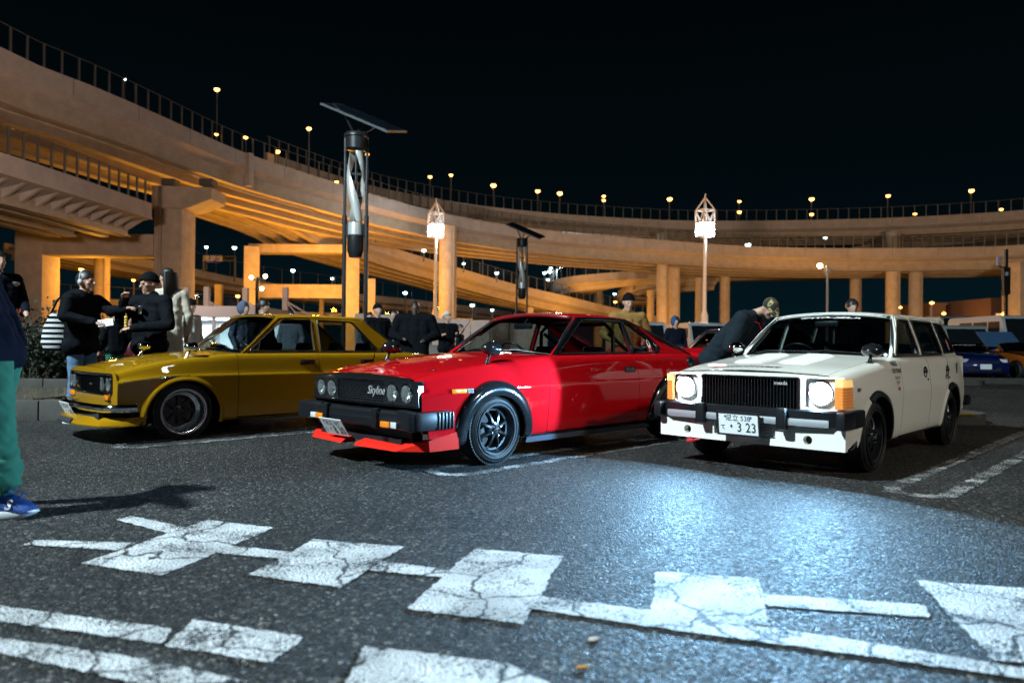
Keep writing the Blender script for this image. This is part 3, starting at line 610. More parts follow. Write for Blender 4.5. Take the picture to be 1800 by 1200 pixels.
# ------------------------------------------------ white lamp towers of the parking area
TOWERW = M('tower_paint', (.62, .56, .52), rough=.5, noise=.08, nscale=2)
HEADW = M('tower_light', (1, 1, 1), emis=(.80, .92, 1.0), estr=95)
def tower(base, h, lab, w=1.15, lit=True, energy=6500):
    t = thing('lamp_tower', lab, 'lamp tower', base, .4, 'white lamp towers of the car park')
    mb = MB(); mb.lathe([(.30, 0), (.30, h * .36), (.25, h * .37), (.17, h * .40), (.13, h)], 16, caps=True); mb.build('mast', TOWERW, t, smooth=40)
    c = w / 2
    for k in range(4):
        a = PI / 2 * k; M4 = Matrix.Rotation(a, 4, 'Z'); mb = MB(); mb.box((0, -c + .06, h + .62), (w * .86, .1, 1.0), rot=M4 @ Matrix.Rotation(0, 4, 'X') if False else None)
        V = [M4 @ Vector(v) for v in mb.V]; mesh_obj('floodlight', V, mb.F, HEADW if lit else M('floodlight_off', (.5, .5, .5), rough=.3), t)
    mb = MB(); mb.box((0, 0, h + .05), (w, w, .12)); mb.box((0, 0, h + 1.18), (w, w, .12)); [mb.box((sx * (c - .04), sy * (c - .04), h + .62), (.07, .07, 1.2)) for sx in (-1, 1) for sy in (-1, 1)]; mb.build('lamp_frame', TOWERW, t)
    cr = MB(); z0, z1, z2 = h + 1.24, h + 2.25, h + 3.35
    for k in range(4):
        a, b = PI / 4 + PI / 2 * k, PI / 4 + PI / 2 * (k + 1); r = c * 1.38; A = Vector((r * math.cos(a), r * math.sin(a), 0)); B = Vector((r * math.cos(b), r * math.sin(b), 0)); U = Vector((0, 0, 1))
        cr.bar(A + U * z0, A + U * z1, .10); cr.bar(A + U * z1, U * z2, .09); cr.bar(A + U * z1, B + U * z1, .09); cr.bar((A + B) / 2 + U * z0, A + U * z1, .07); cr.bar((A + B) / 2 + U * z0, B + U * z1, .07)
    cr.bar((0, 0, z1), (0, 0, z2 + .3), .08); cr.build('lattice_crown', TOWERW, t)
    if lit and energy > 1:
        for dz, e_ in ((1.75, 45), (-.45, 180)): l = light('tower_glow', 'POINT', (.0 if dz > 0 else .45, -.05 if dz > 0 else -.45, h + dz), e_, COOL, .15); l.parent = t
    return t
b = at(1238, 600, 62); b.z = 0; tower(b, at(1238, 416, 62).z, 'tall white lamp tower with lattice crown right of centre')
b = at(764.5, 600, 68); b.z = 0; tower(b, at(765, 417, 68).z, 'white lamp tower before the thick round pier, left of centre', 1.2)
# ------------------------------------------------ solar and wind lamp posts
BLK = M('post_black', (.022, .023, .025), rough=.4, metal=.4); TURB = M('turbine_silver', (.55, .55, .52), rough=.35, metal=.3)
SOLAR = M('solar_cell', (.004, .007, .012), rough=.3, coat=.4); ALU = M('alu_frame', (.22, .23, .24), rough=.35, metal=.8)
def windpost(px, y_cap, depth, lab):
    base = at(px, 600, depth); base.z = 0; H = at(px, y_cap, depth).z; t = thing('wind_turbine_post', lab, 'wind turbine', base, .12, 'black posts with wind turbine and solar panel')
    for sg in (-1, 1):
        mb = MB(); mb.tube([(sg * .245, 0, 0), (sg * .245, 0, H - 1.95)], .048, 12); mb.tube([(sg * .245, 0, H - 1.95), (sg * .245, 0, H - .1)], .034, 12); mb.build('post', BLK, t, smooth=40)
        mb = MB(); mb.lathe([(.055, H - 2.05), (.055, H - 1.85)], 14, Matrix.Translation((sg * .245, 0, 0)), caps=True); mb.build('collar', BLK, t, smooth=40)
    mb = MB(); mb.lathe([(0, H + .02), (.25, H + .02), (.275, H - .01), (.275, H - .07), (.25, H - .09), (.235, H - .34), (.21, H - .36), (0, H - .36)], 32); mb.build('top_housing', BLK, t, smooth=40)
    mb = MB(); mb.lathe([(0, H - 2.02), (.165, H - 2.02), (.17, H - 2.06), (.17, H - 2.30), (0, H - 2.30)], 32); mb.build('collar_band', TURB, t, smooth=40)
    mb = MB(); mb.lathe([(0, H - 2.30), (.185, H - 2.30), (.185, H - 2.66), (.16, H - 2.72), (.14, H - 2.80), (0, H - 2.80)], 32); mb.build('generator', BLK, t, smooth=40)
    for sg in (-1, 1): mb = MB(); mb.box((sg * .20, 0, H - 2.2), (.09, .06, .30)); mb.build('bracket', BLK, t)
    for k in range(2):       # twisted blades round the shaft
        V = []; F = []; n = 30; m = 7
        for i in range(n + 1):
            f = i / n; z = H - .40 - 1.60 * f; a0 = PI * k + 3.3 * f + 2.2; r = .172 - .015 * math.cos(PI * 2 * f)
            for side in (0, 1):
                for j in range(m):
                    a = a0 + (j / (m - 1) - .5) * 1.35; rr = r - .014 * side + .03 * math.sin(PI * j / (m - 1)); V.append((rr * math.cos(a), rr * math.sin(a), z))
        w = 2 * m
        for i in range(n):
            for j in range(w):
                j2 = (j + 1) % w
                a, b = (j, j2)
                if j == m - 1 or j == w - 1: pass
                F.append((i * w + j, i * w + j2, (i + 1) * w + j2, (i + 1) * w + j))
        mesh_obj('turbine_blade', V, F, TURB, t, smooth=60)
    mb = MB(); mb.tube([(0, 0, H - 2.05), (0, 0, H - .3)], .028, 10); [mb.bar((-.14, 0, H - z), (.14, 0, H - z), .04) for z in (.9, 1.45)]; mb.build('shaft', BLK, t, smooth=40)
    # panel tilted on struts
    e = empty('solar_panel', t, (.17, .05, H + .40), (math.radians(17), math.radians(24), math.radians(-18))); mb = MB(); mb.box((0, 0, 0), (1.75, 1.0, .045)); mb.build('panel_frame', ALU, e)
    for i in range(6):
        for j in range(3): mb = MB(); mb.box((-.70 + i * .28, -.31 + j * .31, .024), (.265, .295, .006)); mb.build('solar_cell', SOLAR, e)
    mb = MB(); mb.tube([(-.05, 0, H), (-.25, -.1, H + .40), (-.5, -.2, H + .62)], .028, 8); mb.tube([(.1, 0, H), (.55, .05, H + .30)], .028, 8); mb.tube([(0, .05, H), (.2, .25, H + .5)], .028, 8); mb.build('panel_strut', BLK, t, smooth=40)
windpost(623, 236, 16.6, 'near tall wind turbine post with twisted blades and a tilted solar panel'); windpost(916.5, 420, 34.0, 'small distant wind turbine post with solar panel behind the red car')
# ------------------------------------------------ light of the expressway and of the car park (lamps partly outside the picture, plus added fills)
k1 = tower(Vector((KEY_POS[0], KEY_POS[1], 0)), KEY_POS[2] - .7, 'white lamp tower standing outside the picture on the left', lit=True, energy=0.01)
light('key_lamp', 'SPOT', (KEY_POS[0] + .6, KEY_POS[1] + .6, KEY_POS[2] - .1), 35000, COOL, .40, target=(0.5, 6, 0), angle=math.radians(110), blend=.5)
k2_ = tower(Vector((KEY2_POS[0], KEY2_POS[1], 0)), KEY2_POS[2] - .7, 'white lamp tower standing outside the picture behind on the right', lit=True, energy=0.01)
light('second_lamp', 'SPOT', (KEY2_POS[0] - .6, KEY2_POS[1] + .6, KEY2_POS[2] - .1), 3000, (1.0, .88, .70), .5, target=(4.9, 6.4, 0.5), angle=math.radians(36), blend=.6)
def sodium(px, py, d, e, size=.4, col=SODIUM): return light('sodium_light', 'POINT', at(px, py, d), e, col, size)
# wide warm fills, added without fixtures, to brighten the near faces of the decks
light('deck_fill', 'SPOT', (-14, 16, 6), 16000, WARM, 1.0, target=(-26, 48, 16), angle=math.radians(95), blend=.7)
light('deck_fill', 'SPOT', (4, 34, 6), 29000, (1.0, .65, .40), 1.0, target=(6, 88, 15), angle=math.radians(110), blend=.8)
light('deck_fill', 'SPOT', (36, 36, 6), 29000, (1.0, .65, .40), 1.0, target=(42, 90, 15), angle=math.radians(110), blend=.8)
sodium(400, 500, 66, 5000); sodium(530, 550, 72, 7000); sodium(560, 470, 76, 1600); sodium(165, 490, 60, 1500); sodium(700, 500, 74, 2800); sodium(850, 530, 88, 3400); sodium(250, 500, 80, 2600); sodium(330, 520, 52, 110)
sodium(1010, 560, 98, 2000); sodium(1180, 560, 84, 1300); sodium(1110, 545, 100, 600); sodium(1400, 545, 84, 2000); sodium(1590, 560, 80, 1200); sodium(1720, 560, 62, 300); sodium(20, 345, 44, 130); sodium(20, 382, 50, 110); sodium(120, 380, 48, 40); sodium(470, 535, 92, 1000); sodium(330, 500, 96, 900); light('hoarding_fill', 'POINT', at(880, 480, 19), 260, WARM, .3)  # last one: warm point added without a fixture to brighten the hoarding
light('far_white_light', 'POINT', at(985, 470, 106), 5200, COOL, .5)
# ================================================================ CARS
def paint(name, col, rough=0.5): return M(name, col, rough=rough, coat=1.0, spec=0.0)
CHROME = M('chrome', (0.78, 0.80, 0.82), rough=0.08, metal=1.0)
BLACKTRIM = M('black_trim', (0.012, 0.013, 0.015), rough=0.38)
BLACKGLOSS = M('black_gloss', (0.008, 0.009, 0.011), rough=0.16, coat=0.6)
RUBBER = M('tyre_rubber', (0.011, 0.011, 0.012), rough=0.62, noise=0.25, nscale=14)
GAP_SHADE = M('panel_gap_shade', (0.004, 0.004, 0.004), rough=0.9, spec=0.1)  # shade of the panel gaps, painted near-black onto the flanges
DARK = M('car_inside', (0.010, 0.011, 0.013), rough=0.8)
SEAT = M('seat_cloth', (0.02, 0.022, 0.026), rough=0.85)
PLATE = M('plate_white', (0.72, 0.74, 0.74), rough=0.4)
PLATEINK = M('plate_green', (0.01, 0.05, 0.035), rough=0.5)
AMBER = M('amber_lens', (0.75, 0.22, 0.015), rough=0.12, coat=0.5)
REDLENS = M('red_lens', (0.35, 0.006, 0.008), rough=0.12, coat=0.5)
CLEARLENS = M('clear_lens', (0.55, 0.57, 0.58), rough=0.1, coat=0.5)
GLASS = glass_mat('car_glass', (0.55, 0.62, 0.62))
LAMPGLASS = glass_mat('lamp_glass', (0.85, 0.88, 0.88))
REFLECTOR = M('lamp_reflector', (0.85, 0.86, 0.87), rough=0.12, metal=1.0, bump=0.6, bscale=40)
GUNMETAL = M('dark_wheel_metal', (0.06, 0.064, 0.07), rough=0.28, metal=0.85)

def densify(L, k=6):
    return [(a[0] + (b[0] - a[0]) * i / k, a[1] + (b[1] - a[1]) * i / k) for a, b in zip(L, L[1:]) for i in range(k)] + [L[-1]]
class Car:
    def __init__(s, root, low, up, body, belt_s):
        s.root, s.low, s.up, s.body, s.bs = root, low, up, body, belt_s
    def conv(s, pts, loft=None):
        L = loft or s.low; out = []
        for p in pts:
            if p[0] == 'arc':
                _, cx, cz, R, a0, a1 = p
                for k in range(25):
                    a = math.radians(a0 + (a1 - a0) * k / 24); x, z = cx + R * math.cos(a), cz + R * math.sin(a); out.append((x, L.s_of_z(x, z, s.bs)))
            elif p[0] == 'z': out.append((p[1], L.s_of_z(p[1], p[2], s.bs if L is s.low else L.m - 2.2)))
            elif p[0] == 'y': out.append((p[1], L.s_of_y(p[1], p[2], s.bs - 1.2)))
            else: out.append((p[1], p[2]))
        return out
    def side(s, name, pts, sg, mat=None, holes=(), lift=0.0, thick=0.022, parent=None, label=None):
        def S(u, v):
            y, z = s.low(u, v); return np.stack([np.asarray(u, float), sg * y, z], 1)
        o = sheet(name, S, s.conv(pts), [s.conv(h) for h in holes], 0.045, 0.16, mat or s.body, parent or s.root, thick=thick, flip=(sg > 0), lift=lift, seam=GAP_SHADE)
        if label: o['label'] = label
        return o
    def both(s, name, pts, **k):
        return [s.side(name, pts, sg, **k) for sg in (-1, 1)]
    def deck(s, name, outline, mat=None, holes=(), lift=0.0, thick=0.022, parent=None):
        """outline in (x, y) over both sides; hood, boot lid"""
        m = s.low.m
        def S(u, v):
            sg = np.where(v < 0, -1.0, 1.0); y, z = s.low(u, m - np.abs(v)); return np.stack([np.asarray(u, float), sg * y, z], 1)
        def cv(p): return [(x, (1 if y >= 0 else -1) * (m - s.low.s_of_y(x, abs(y), s.bs - 1.2))) for x, y in p]
        return sheet(name, S, cv(outline), [cv(h) for h in holes], 0.045, 0.16, mat or s.body, parent or s.root, thick=thick, flip=False, lift=lift, seam=GAP_SHADE)
    def up_pt(s, x, z, sg, lift=0.0):
        v = s.up.s_of_z(x, z, s.up.m - 2.2); y, zz = s.up(np.array([x]), np.array([v])); return Vector((x, sg * (float(y[0]) + lift), float(zz[0])))
    def low_pt(s, x, z, sg, lift=0.0):
        v = s.low.s_of_z(x, z, s.bs); y, zz = s.low(np.array([x]), np.array([v])); return Vector((x, sg * (float(y[0]) + lift), float(zz[0])))
    def top_pt(s, x, y, lift=0.0):
        v = s.low.s_of_y(x, abs(y), s.bs - 1.2); yy, zz = s.low(np.array([x]), np.array([v])); return Vector((x, y, float(zz[0]) + lift))
    def roof(s, a_line, header, c_line, rear_header, windows, mat=None):
        """a_line: [(x,z) base->top]; header: bow of the screen top (x at centre); windows: (x,z) polygons"""
        m = s.up.m
        def S(u, v):
            sg = np.where(v < 0, -1.0, 1.0); y, z = s.up(u, m - np.abs(v)); return np.stack([np.asarray(u, float), sg * y, z], 1)
        A = [(x, m - s.up.s_of_z(x, z, m - 2.2)) for x, z in densify(a_line)]; Cc = [(x, m - s.up.s_of_z(x, z, m - 2.2)) for x, z in densify(c_line)]
        xa, va = A[-1]; xc, vc = Cc[-1]
        hd = [(header + (xa - header) * (abs(t)) ** 2, va * t) for t in np.linspace(1, -1, 13)]
        rh = [(rear_header + (xc - rear_header) * (abs(t)) ** 2, vc * t) for t in np.linspace(-1, 1, 13)]
        out = A[:-1] + hd + [(x, -v) for x, v in A[:-1]][::-1] + [(x, -v) for x, v in Cc[:-1]] + rh + Cc[:-1][::-1]
        H = []
        for w in windows:
            q = [(x, m - s.up.s_of_z(x, z, m - 2.2)) for x, z in dense(w, .06, .06)]; H.append(q); H.append([(x, -v) for x, v in q])
        s.hd = [Vector(p) for p in S(np.array([h[0] for h in hd]), np.array([h[1] for h in hd]))]
        s.rh = [Vector(p) for p in S(np.array([h[0] for h in rh]), np.array([h[1] for h in rh]))]
        return sheet('roof', S, out, H, 0.05, 0.16, mat or s.body, s.root, thick=0.028, flip=False)
    def side_glass(s, w, frame_mat, frame_w=0.012, glass=None, name='window', inset=0.014, label=None, sides=(-1, 1)):
        for sg in sides:
            def S(u, v):
                y, z = s.up(u, v); return np.stack([np.asarray(u, float), sg * y, z], 1)
            q = [(x, s.up.s_of_z(x, z, s.up.m - 2.2)) for x, z in dense(w, .06, .06)]
            g = sheet(name, S, q, [], .08, .25, glass or GLASS, s.root, thick=0, flip=(sg > 0), lift=-inset)
            if label: g['label'] = label
            P = [s.up_pt(x, z, sg, 0.002) for x, z in dense(w, .05, .05)]; n = len(P); mb = MB()
            mb.tube(P, frame_w, 6, closed=True, sy=0.6); mb.build('window_trim', frame_mat, g, smooth=40)
    def screen(s, name, bot, top, bulge, trim, trim_r=0.012, glass=None, inset=0.0):
        """bot/top: matching rows of points left->right"""
        n = len(bot); B = np.array([b[:] for b in bot]); T = np.array([t[:] for t in top]); k = 9; V = []; F = []
        nm = np.cross(B[-1] - B[0], T[n // 2] - B[n // 2]); nm /= np.linalg.norm(nm)
        if nm[2] < 0: nm = -nm
        for i in range(k):
            t = i / (k - 1)
            for j in range(n):
                V.append(B[j] * (1 - t) + T[j] * t + nm * (bulge * 4 * t * (1 - t) - inset))
        for i in range(k - 1):
            for j in range(n - 1): F.append((i * n + j, i * n + j + 1, (i + 1) * n + j + 1, (i + 1) * n + j))
        g = mesh_obj(name, V, F, glass or GLASS, s.root, smooth=80)
        loop = [V[j] for j in range(n)] + [V[i * n + n - 1] for i in range(1, k)] + [V[(k - 1) * n + j] for j in range(n - 2, -1, -1)] + [V[i * n] for i in range(k - 2, 0, -1)]
        mb = MB(); mb.tube([Vector(p) + Vector(nm) * .004 for p in loop], trim_r, 6, closed=True, sy=.7); mb.build('seal', BLACKTRIM, g, smooth=50)
        if trim is not None:
            mb = MB(); mb.tube([Vector(p) + Vector(nm) * .010 for p in loop], trim_r * .45, 6, closed=True); mb.build('screen_trim', trim, g, smooth=50)
        s.scr = (V, n, k, Vector(nm)); return g
    def flare(s, cx, cz, R, prof, mat, sides=(-1, 1), a0=-8, a1=188, name='wheel_flare', n=40, base=0.0):
        """a lip swept round a wheel arch; prof: (outward, radial) pairs"""
        for sg in sides:
            path = []; dirs = []
            for k in range(n + 1):
                a = math.radians(a0 + (a1 - a0) * k / n); x, z = cx + R * math.cos(a), cz + R * math.sin(a)
                p = s.low_pt(x, max(z, .18), sg, base); p.z = z; path.append(p); dirs.append((Vector((0, sg, 0)), Vector((math.cos(a), 0, math.sin(a)))))
            mb = MB(); mb.sweep(path, prof, lambda i: dirs[i], closed=False); mb.build(name, mat, s.root, smooth=50)
    def shell(s, x0, x1, zf, floor_z=0.2, w=0.55, front=0.3, rear=2.2, belt=0.84):
        mb = MB(); mb.box(((x0 + x1) / 2, 0, floor_z + .06), (x1 - x0, w * 2, .12))
        mb.box((front + .16, 0, (floor_z + belt) / 2 + .02), (.04, 1.30, belt - floor_z - .06))
        mb.build('floor_pan', DARK, s.root)
    def wells(s, spots, R, y0, y1):
        for cx, cz in spots:
            for sg in (-1, 1):
                mb = MB(); V = []; F = []; n = 20
                for k in range(n + 1):
                    a = math.radians(-15 + 210 * k / n)
                    for y in (y0, y1): V.append((cx + R * math.cos(a), sg * y, cz + R * math.sin(a)))
                for k in range(n): F.append((2 * k, 2 * k + 1, 2 * k + 3, 2 * k + 2))
                V += [(cx, sg * y0, cz)]; F += [(2 * k, 2 * k + 2, len(V) - 1) for k in range(n)]
                mb.add(V, F); mb.build('wheel_housing', DARK, s.root)
    def liner(s, x0, x1, z0=0.2):
        for sg in (-1, 1):
            def S(u, v):
                y, z = s.low(u, v); return np.stack([np.asarray(u, float), sg * (y - .055), z], 1)
            sheet('door_lining', S, s.conv([('z', x0, z0), ('z', x1, z0), ('s', x1, s.bs - .1), ('s', x0, s.bs - .1)]), [], .2, .5, DARK, s.root, thick=0, flip=(sg > 0))
def wheel(root, x, y, R, w, rim_r, style, name='wheel', camber=0.0, tyre_label=None):
    """one road wheel: Z of the wheel's frame points outwards (sign of y)"""
    sg = 1 if y > 0 else -1
    e = empty(name, root, (x, y, R), (math.radians(-90 * sg) + camber * sg, 0, 0))
    h = w / 2; rr = rim_r
    mb = MB(); mb.lathe([(rr - .012, h - .012), (rr + .004, h - .004), (rr + (R - rr) * .35, h + .004), (R - .05, h - .002), (R - .022, h - .012), (R - .006, h - .03), (R, h - .055), (R, .004), (R - .007, .003), (R - .007, -.003), (R, -.004), (R, -h + .055), (R - .006, -h + .03), (R - .022, -h + .01), (rr + .01, -h), (rr - .012, -h + .012)], 64)
    # raised rings on the sidewall and tread blocks near the shoulder
    for q in (.18, .62): mb.lathe([(rr + (R - rr) * q, h + .0025), (rr + (R - rr) * q + .003, h + .006), (rr + (R - rr) * q + .006, h + .0025)], 64)
    for k in range(72):
        a = 2 * PI * k / 72; ca, sa = math.cos(a), math.sin(a)
        mb.box((R * ca * .998, R * sa * .998, h - .045), (.012, .016, .05), rot=(0, 0, a))
    t = mb.build('tyre', RUBBER, e, smooth=50)
    if style == 'deep':          # deep polished dish, black eight-spoke centre far inside
        mb = MB(); mb.lathe([(rr - .008, h + .004), (rr + .006, h + .006), (rr + .008, h - .004), (rr - .014, h - .012), (rr - .022, h - .03), (rr - .026, h - .085), (rr - .05, h - .105), (rr - .06, h - .11), (rr - .062, -h + .02)], 72)
        r = mb.build('rim', M('polished_rim', (.72, .74, .76), rough=.26, metal=.85), e, smooth=40)
        mb = MB(); zc = h - .115
        mb.lathe([(0, zc + .012), (.05, zc + .012), (.062, zc + .004), (.062, zc - .05)], 28)
        for k in range(8):
            a = 2 * PI * k / 8; Rm = Matrix.Rotation(a, 4, 'Z')
            mb.prism([(.05, -.022), (rr - .05, -.016), (rr - .05, .016), (.05, .022)], zc - .04, zc - .004, Rm)
        mb.lathe([(rr - .052, zc), (rr - .075, zc - .006), (rr - .08, zc - .05)], 60)
        for k in range(4):
            a = 2 * PI * (k + .5) / 4; mb.lathe([(0, zc + .03), (.009, zc + .028), (.011, zc)], 8, Matrix.Translation((.04 * math.cos(a), .04 * math.sin(a), 0)))
        mb.build('spokes', M('satin_black_metal', (.012, .012, .014), rough=.4, metal=.3), e, smooth=40)
    elif style == 'eight':       # eight thin tapering spokes
        mt = GUNMETAL
        mb = MB(); mb.lathe([(rr - .004, h + .004), (rr + .006, h + .005), (rr + .008, h - .004), (rr - .012, h - .012), (rr - .02, h - .035), (rr - .03, h - .07), (rr - .05, h - .085), (rr - .055, -h + .02)], 72)
        mb.build('rim', mt, e, smooth=40)
        mb = MB(); zc = h - .03
        for k in range(8):
            a = 2 * PI * (k + .5) / 8; ux, uy = math.cos(a), math.sin(a); px, py = -uy, ux; V = []; st = [(.045, .022, zc + .002), (.08, .015, zc), (.12, .0125, zc - .008), (rr - .055, .015, zc - .025), (rr - .03, .022, zc - .045)]
            for d, hw, z in st:
                for i, j in ((-1, 0), (-.5, .009), (.5, .009), (1, 0), (1, -.03), (-1, -.03)): V.append((ux * d + px * hw * i, uy * d + py * hw * i, z + j))
            F = []
            for q in range(len(st) - 1):
                for i in range(6): F.append((q * 6 + i, q * 6 + (i + 1) % 6, q * 6 + 6 + (i + 1) % 6, q * 6 + 6 + i))
            F.append((0, 1, 2, 3, 4, 5)); mb.add(V, F)
        mb.lathe([(.0, zc + .014), (.03, zc + .014), (.036, zc + .008), (.06, zc + .004), (.068, zc - .01), (.07, zc - .05)], 36)
        mb.lathe([(rr - .035, zc - .03), (rr - .05, zc - .032), (rr - .055, zc - .05)], 60)
        mb.build('spokes', mt, e, smooth=40)
        mb = MB(); mb.lathe([(0, zc + .034), (.022, zc + .032), (.026, zc + .02), (.026, zc + .01)], 20)
        for k in range(4):
            a = 2 * PI * (k + .25) / 4; mb.lathe([(0, zc + .03), (.008, zc + .028), (.011, zc + .004)], 6, Matrix.Translation((.052 * math.cos(a), .052 * math.sin(a), 0)))
        mb.build('hub_nuts', CHROME, e, smooth=40)
    else:                         # plain dark multi-spoke
        mb = MB(); mb.lathe([(rr - .004, h + .003), (rr + .006, h + .004), (rr - .012, h - .012), (rr - .03, h - .03), (rr - .045, -h + .02)], 48)
        mb.build('rim', GUNMETAL, e, smooth=40)
        mb = MB(); zc = h - .02
        for k in range(10):
            a = 2 * PI * k / 10; mb.prism([(.04, -.014), (rr - .02, -.011), (rr - .02, .011), (.04, .014)], zc - .03, zc, Matrix.Rotation(a, 4, 'Z'))
        mb.lathe([(0, zc + .014), (.035, zc + .012), (.06, zc), (.065, zc - .03)], 28)
        mb.build('spokes', GUNMETAL, e, smooth=40)
    mb = MB(); mb.lathe([(rr - .03, -.06), (.0, -.062)], 40); mb.build('brake_disc', M('brake_metal', (.05, .05, .05), rough=.5, metal=.6), e)
    return e
def fender_mirror(car, x, y, mat, stem_h=0.11, size=(.085, .07, .055), glass=True, up=None):
    """bullet mirror on a raked stem, glass facing the driver (+x)"""
    p = car.top_pt(x, y, 0.0) if up is None else Vector((x, y, up)); h = p + Vector((.055, 0, stem_h))
    mb = MB(); mb.lathe([(.03, .0), (.026, .008), (.012, .012)], 14, Matrix.Translation(p + Vector((-.01, 0, -.004))))
    mb.tube([p + Vector((-.01, 0, 0)), p + Vector((.012, 0, stem_h * .4)), h + Vector((-.01, 0, -.02))], [.017, .012, .013], 10)
    o = mb.build('mirror', mat, car.root, smooth=50)
    a, b, c = size; prof = [(0, -1.05), (.35, -.98), (.65, -.8), (.86, -.5), (.97, -.1), (1.0, .25), (.97, .34)]
    q = MB(); M4 = Matrix.Translation(h) @ Matrix.Rotation(PI / 2, 4, 'Y')
    q.lathe([(r, z) for r, z in prof], 28, M4 @ Matrix.Diagonal((c, b, a, 1)))
    sh = q.build('mirror_shell', mat, o, smooth=60)
    g = MB(); g.lathe([(0.0, .31), (.97, .31)], 28, M4 @ Matrix.Diagonal((c, b, a, 1))); g.build('mirror_glass', CHROME, o)
    return o
def seats(car, xs, y=.34, z0=.28, h=.78, mat=None, head=True):
    for x in xs:
        for sg in ((-1, 1) if x < 1.6 else (0,)):
            mb = MB(); w = .46 if sg else 1.1
            mb.box((x, sg * y, z0 + .1), (.48, w, .18), b=.05)
            mb.box((x + .30, sg * y, z0 + .1 + h * .38), (.13, w - .02, h * .72), rot=(0, .22, 0), b=.05)
            if head:
                for q in ((sg * y,) if sg else (-.32, .32)): mb.box((x + .385, q, z0 + h * .95), (.08, .24, .16), rot=(0, .2, 0), b=.03)
            mb.build('seat', mat or SEAT, car.root, smooth=50)
def cockpit(car, x, belt, wheel_y=.34, w=1.22):
    mb = MB(); mb.box((x + .12, 0, belt - .05), (.42, w, .13), b=.04); mb.box((x + .30, 0, belt - .18), (.16, w, .22), b=.04); mb.build('dashboard', DARK, car.root, smooth=50)
    mb = MB(); M4 = axis_to((-.85, 0, -.5), (x + .56, wheel_y, belt - .02))
    mb.tube([M4 @ Vector((.185 * math.cos(t), .185 * math.sin(t), 0)) for t in np.linspace(0, 2 * PI, 37)[:-1]], .013, 8, closed=True)
    for a in (0, 2.1, 4.2): mb.bar(M4 @ Vector((0, 0, 0)), M4 @ Vector((.18 * math.cos(a), .18 * math.sin(a), 0)), .025, .006)
    mb.tube([M4 @ Vector((0, 0, 0)), M4 @ Vector((0, 0, .3))], .02, 8)
    mb.build('steering_wheel', BLACKTRIM, car.root, smooth=50)
def number_plate(root, frame, top, kana, digits, w=.33, h=.165, border=False, seal=None):
    mb = MB(); mb.box((0, 0, -.004), (w, h, .006), b=.002); p = mb.build('number_plate', PLATE, root); p.matrix_local = frame
    t = MB(); put_text(t, top, .052, Matrix.Translation((.0, h * .26, .001)), bold=.004, sx=1.05); put_text(t, kana, .045, Matrix.Translation((-w * .385, -h * .20, .001)), bold=.012)
    put_text(t, digits, .105, Matrix.Translation((w * .075, -h * .17, .001)), bold=.012, sx=.80, track=1.08); t.build('plate_lettering', PLATEINK, p)
    b = MB()
    for q in (-1, 1): b.lathe([(0, .004), (.008, .003), (.009, 0)], 12, Matrix.Translation((q * w * .32, h * .34, 0)))
    b.build('plate_bolt', M('plate_bolt', (.05, .12, .3), rough=.3) if seal else CHROME, p)
    if border:
        f = MB(); g = .014
        for c, d in (((0, h / 2 + g / 2, 0), (w + 2 * g, g, .012)), ((0, -h / 2 - g / 2, 0), (w + 2 * g, g, .012)), ((w / 2 + g / 2, 0, 0), (g, h, .012)), ((-w / 2 - g / 2, 0, 0), (g, h, .012))): f.box(c, d)
        f.build('plate_frame', BLACKTRIM, p)
    return p
def frame_front(x, y, z, tilt=0.0, yaw=0.0):
    """frame whose Z points out of the car's nose (-x), X to the picture's right (-y), Y up"""
    m = Matrix(((0, 0, -1, x), (-1, 0, 0, y), (0, 1, 0, z), (0, 0, 0, 1)))
    return m @ Matrix.Rotation(yaw, 4, 'Y') @ Matrix.Rotation(tilt, 4, 'X')
def round_lamp(root, x, y, z, r, name='headlight', ring=CHROME, depth=.06, lens=True, tilt=0.0, lit=None):
    fr = frame_front(x, y, z, tilt)
    mb = MB(); mb.lathe([(r * 1.0, .012), (r * 1.1, .010), (r * 1.16, -.004), (r * 1.16, -.03)], 36, fr)
    o = mb.build(name, ring, root, smooth=40)
    mb = MB(); mb.lathe([(r, .006), (r * .92, -.018), (r * .72, -.04), (r * .4, -depth), (r * .12, -depth - .004), (0, -depth - .004)], 36, fr); mb.build('reflector', REFLECTOR, o, smooth=60)
    if lit is None:
        b = MB(); b.lathe([(0, -.012), (r * .16, -.014), (r * .18, -depth)], 14, fr); b.build('bulb', CLEARLENS, o, smooth=50)
    if lens:
        mb = MB(); mb.lathe([(0, .022), (r * .4, .0195), (r * .7, .014), (r * .95, .006), (r, .002)], 36, fr); mb.build('lens', LAMPGLASS, o, smooth=60)
        mb = MB()
        for k in range(-4, 5):
            yy = k * r * .21; hh = math.sqrt(max(0, r * r * .9 - yy * yy)); mb.bar(fr @ Vector((yy, -hh, .012 * (1 - (k / 5) ** 2) + .002)), fr @ Vector((yy, hh, .012 * (1 - (k / 5) ** 2) + .002)), .002)
        mb.build('lens_flutes', CLEARLENS, o)
    return o
def tail_end(car, x, y, z0, z1, lamps, plate=True):
    """closing panel, lamps and bumper at the rear"""
    mb = MB(); mb.box((x - .03, 0, (z0 + z1) / 2), (.06, 2 * y, z1 - z0), b=.02); mb.build('rear_panel', car.body, car.root, smooth=40)
    for sg in (-1, 1):
        mb = MB(); mb.box((x + .006, sg * (y - lamps[0] / 2 - .05), lamps[2]), (.03, lamps[0], lamps[1]), b=.008); mb.build('tail_light', REDLENS, car.root, smooth=40)
def tp(y, f, r, x0, x1):
    L = x1 - x0; return [(x0, y - f), (x0 + .14 * L, y - f * .25), (x0 + .28 * L, y), (x0 + .72 * L, y), (x0 + .88 * L, y - r * .35), (x1, y - r)]
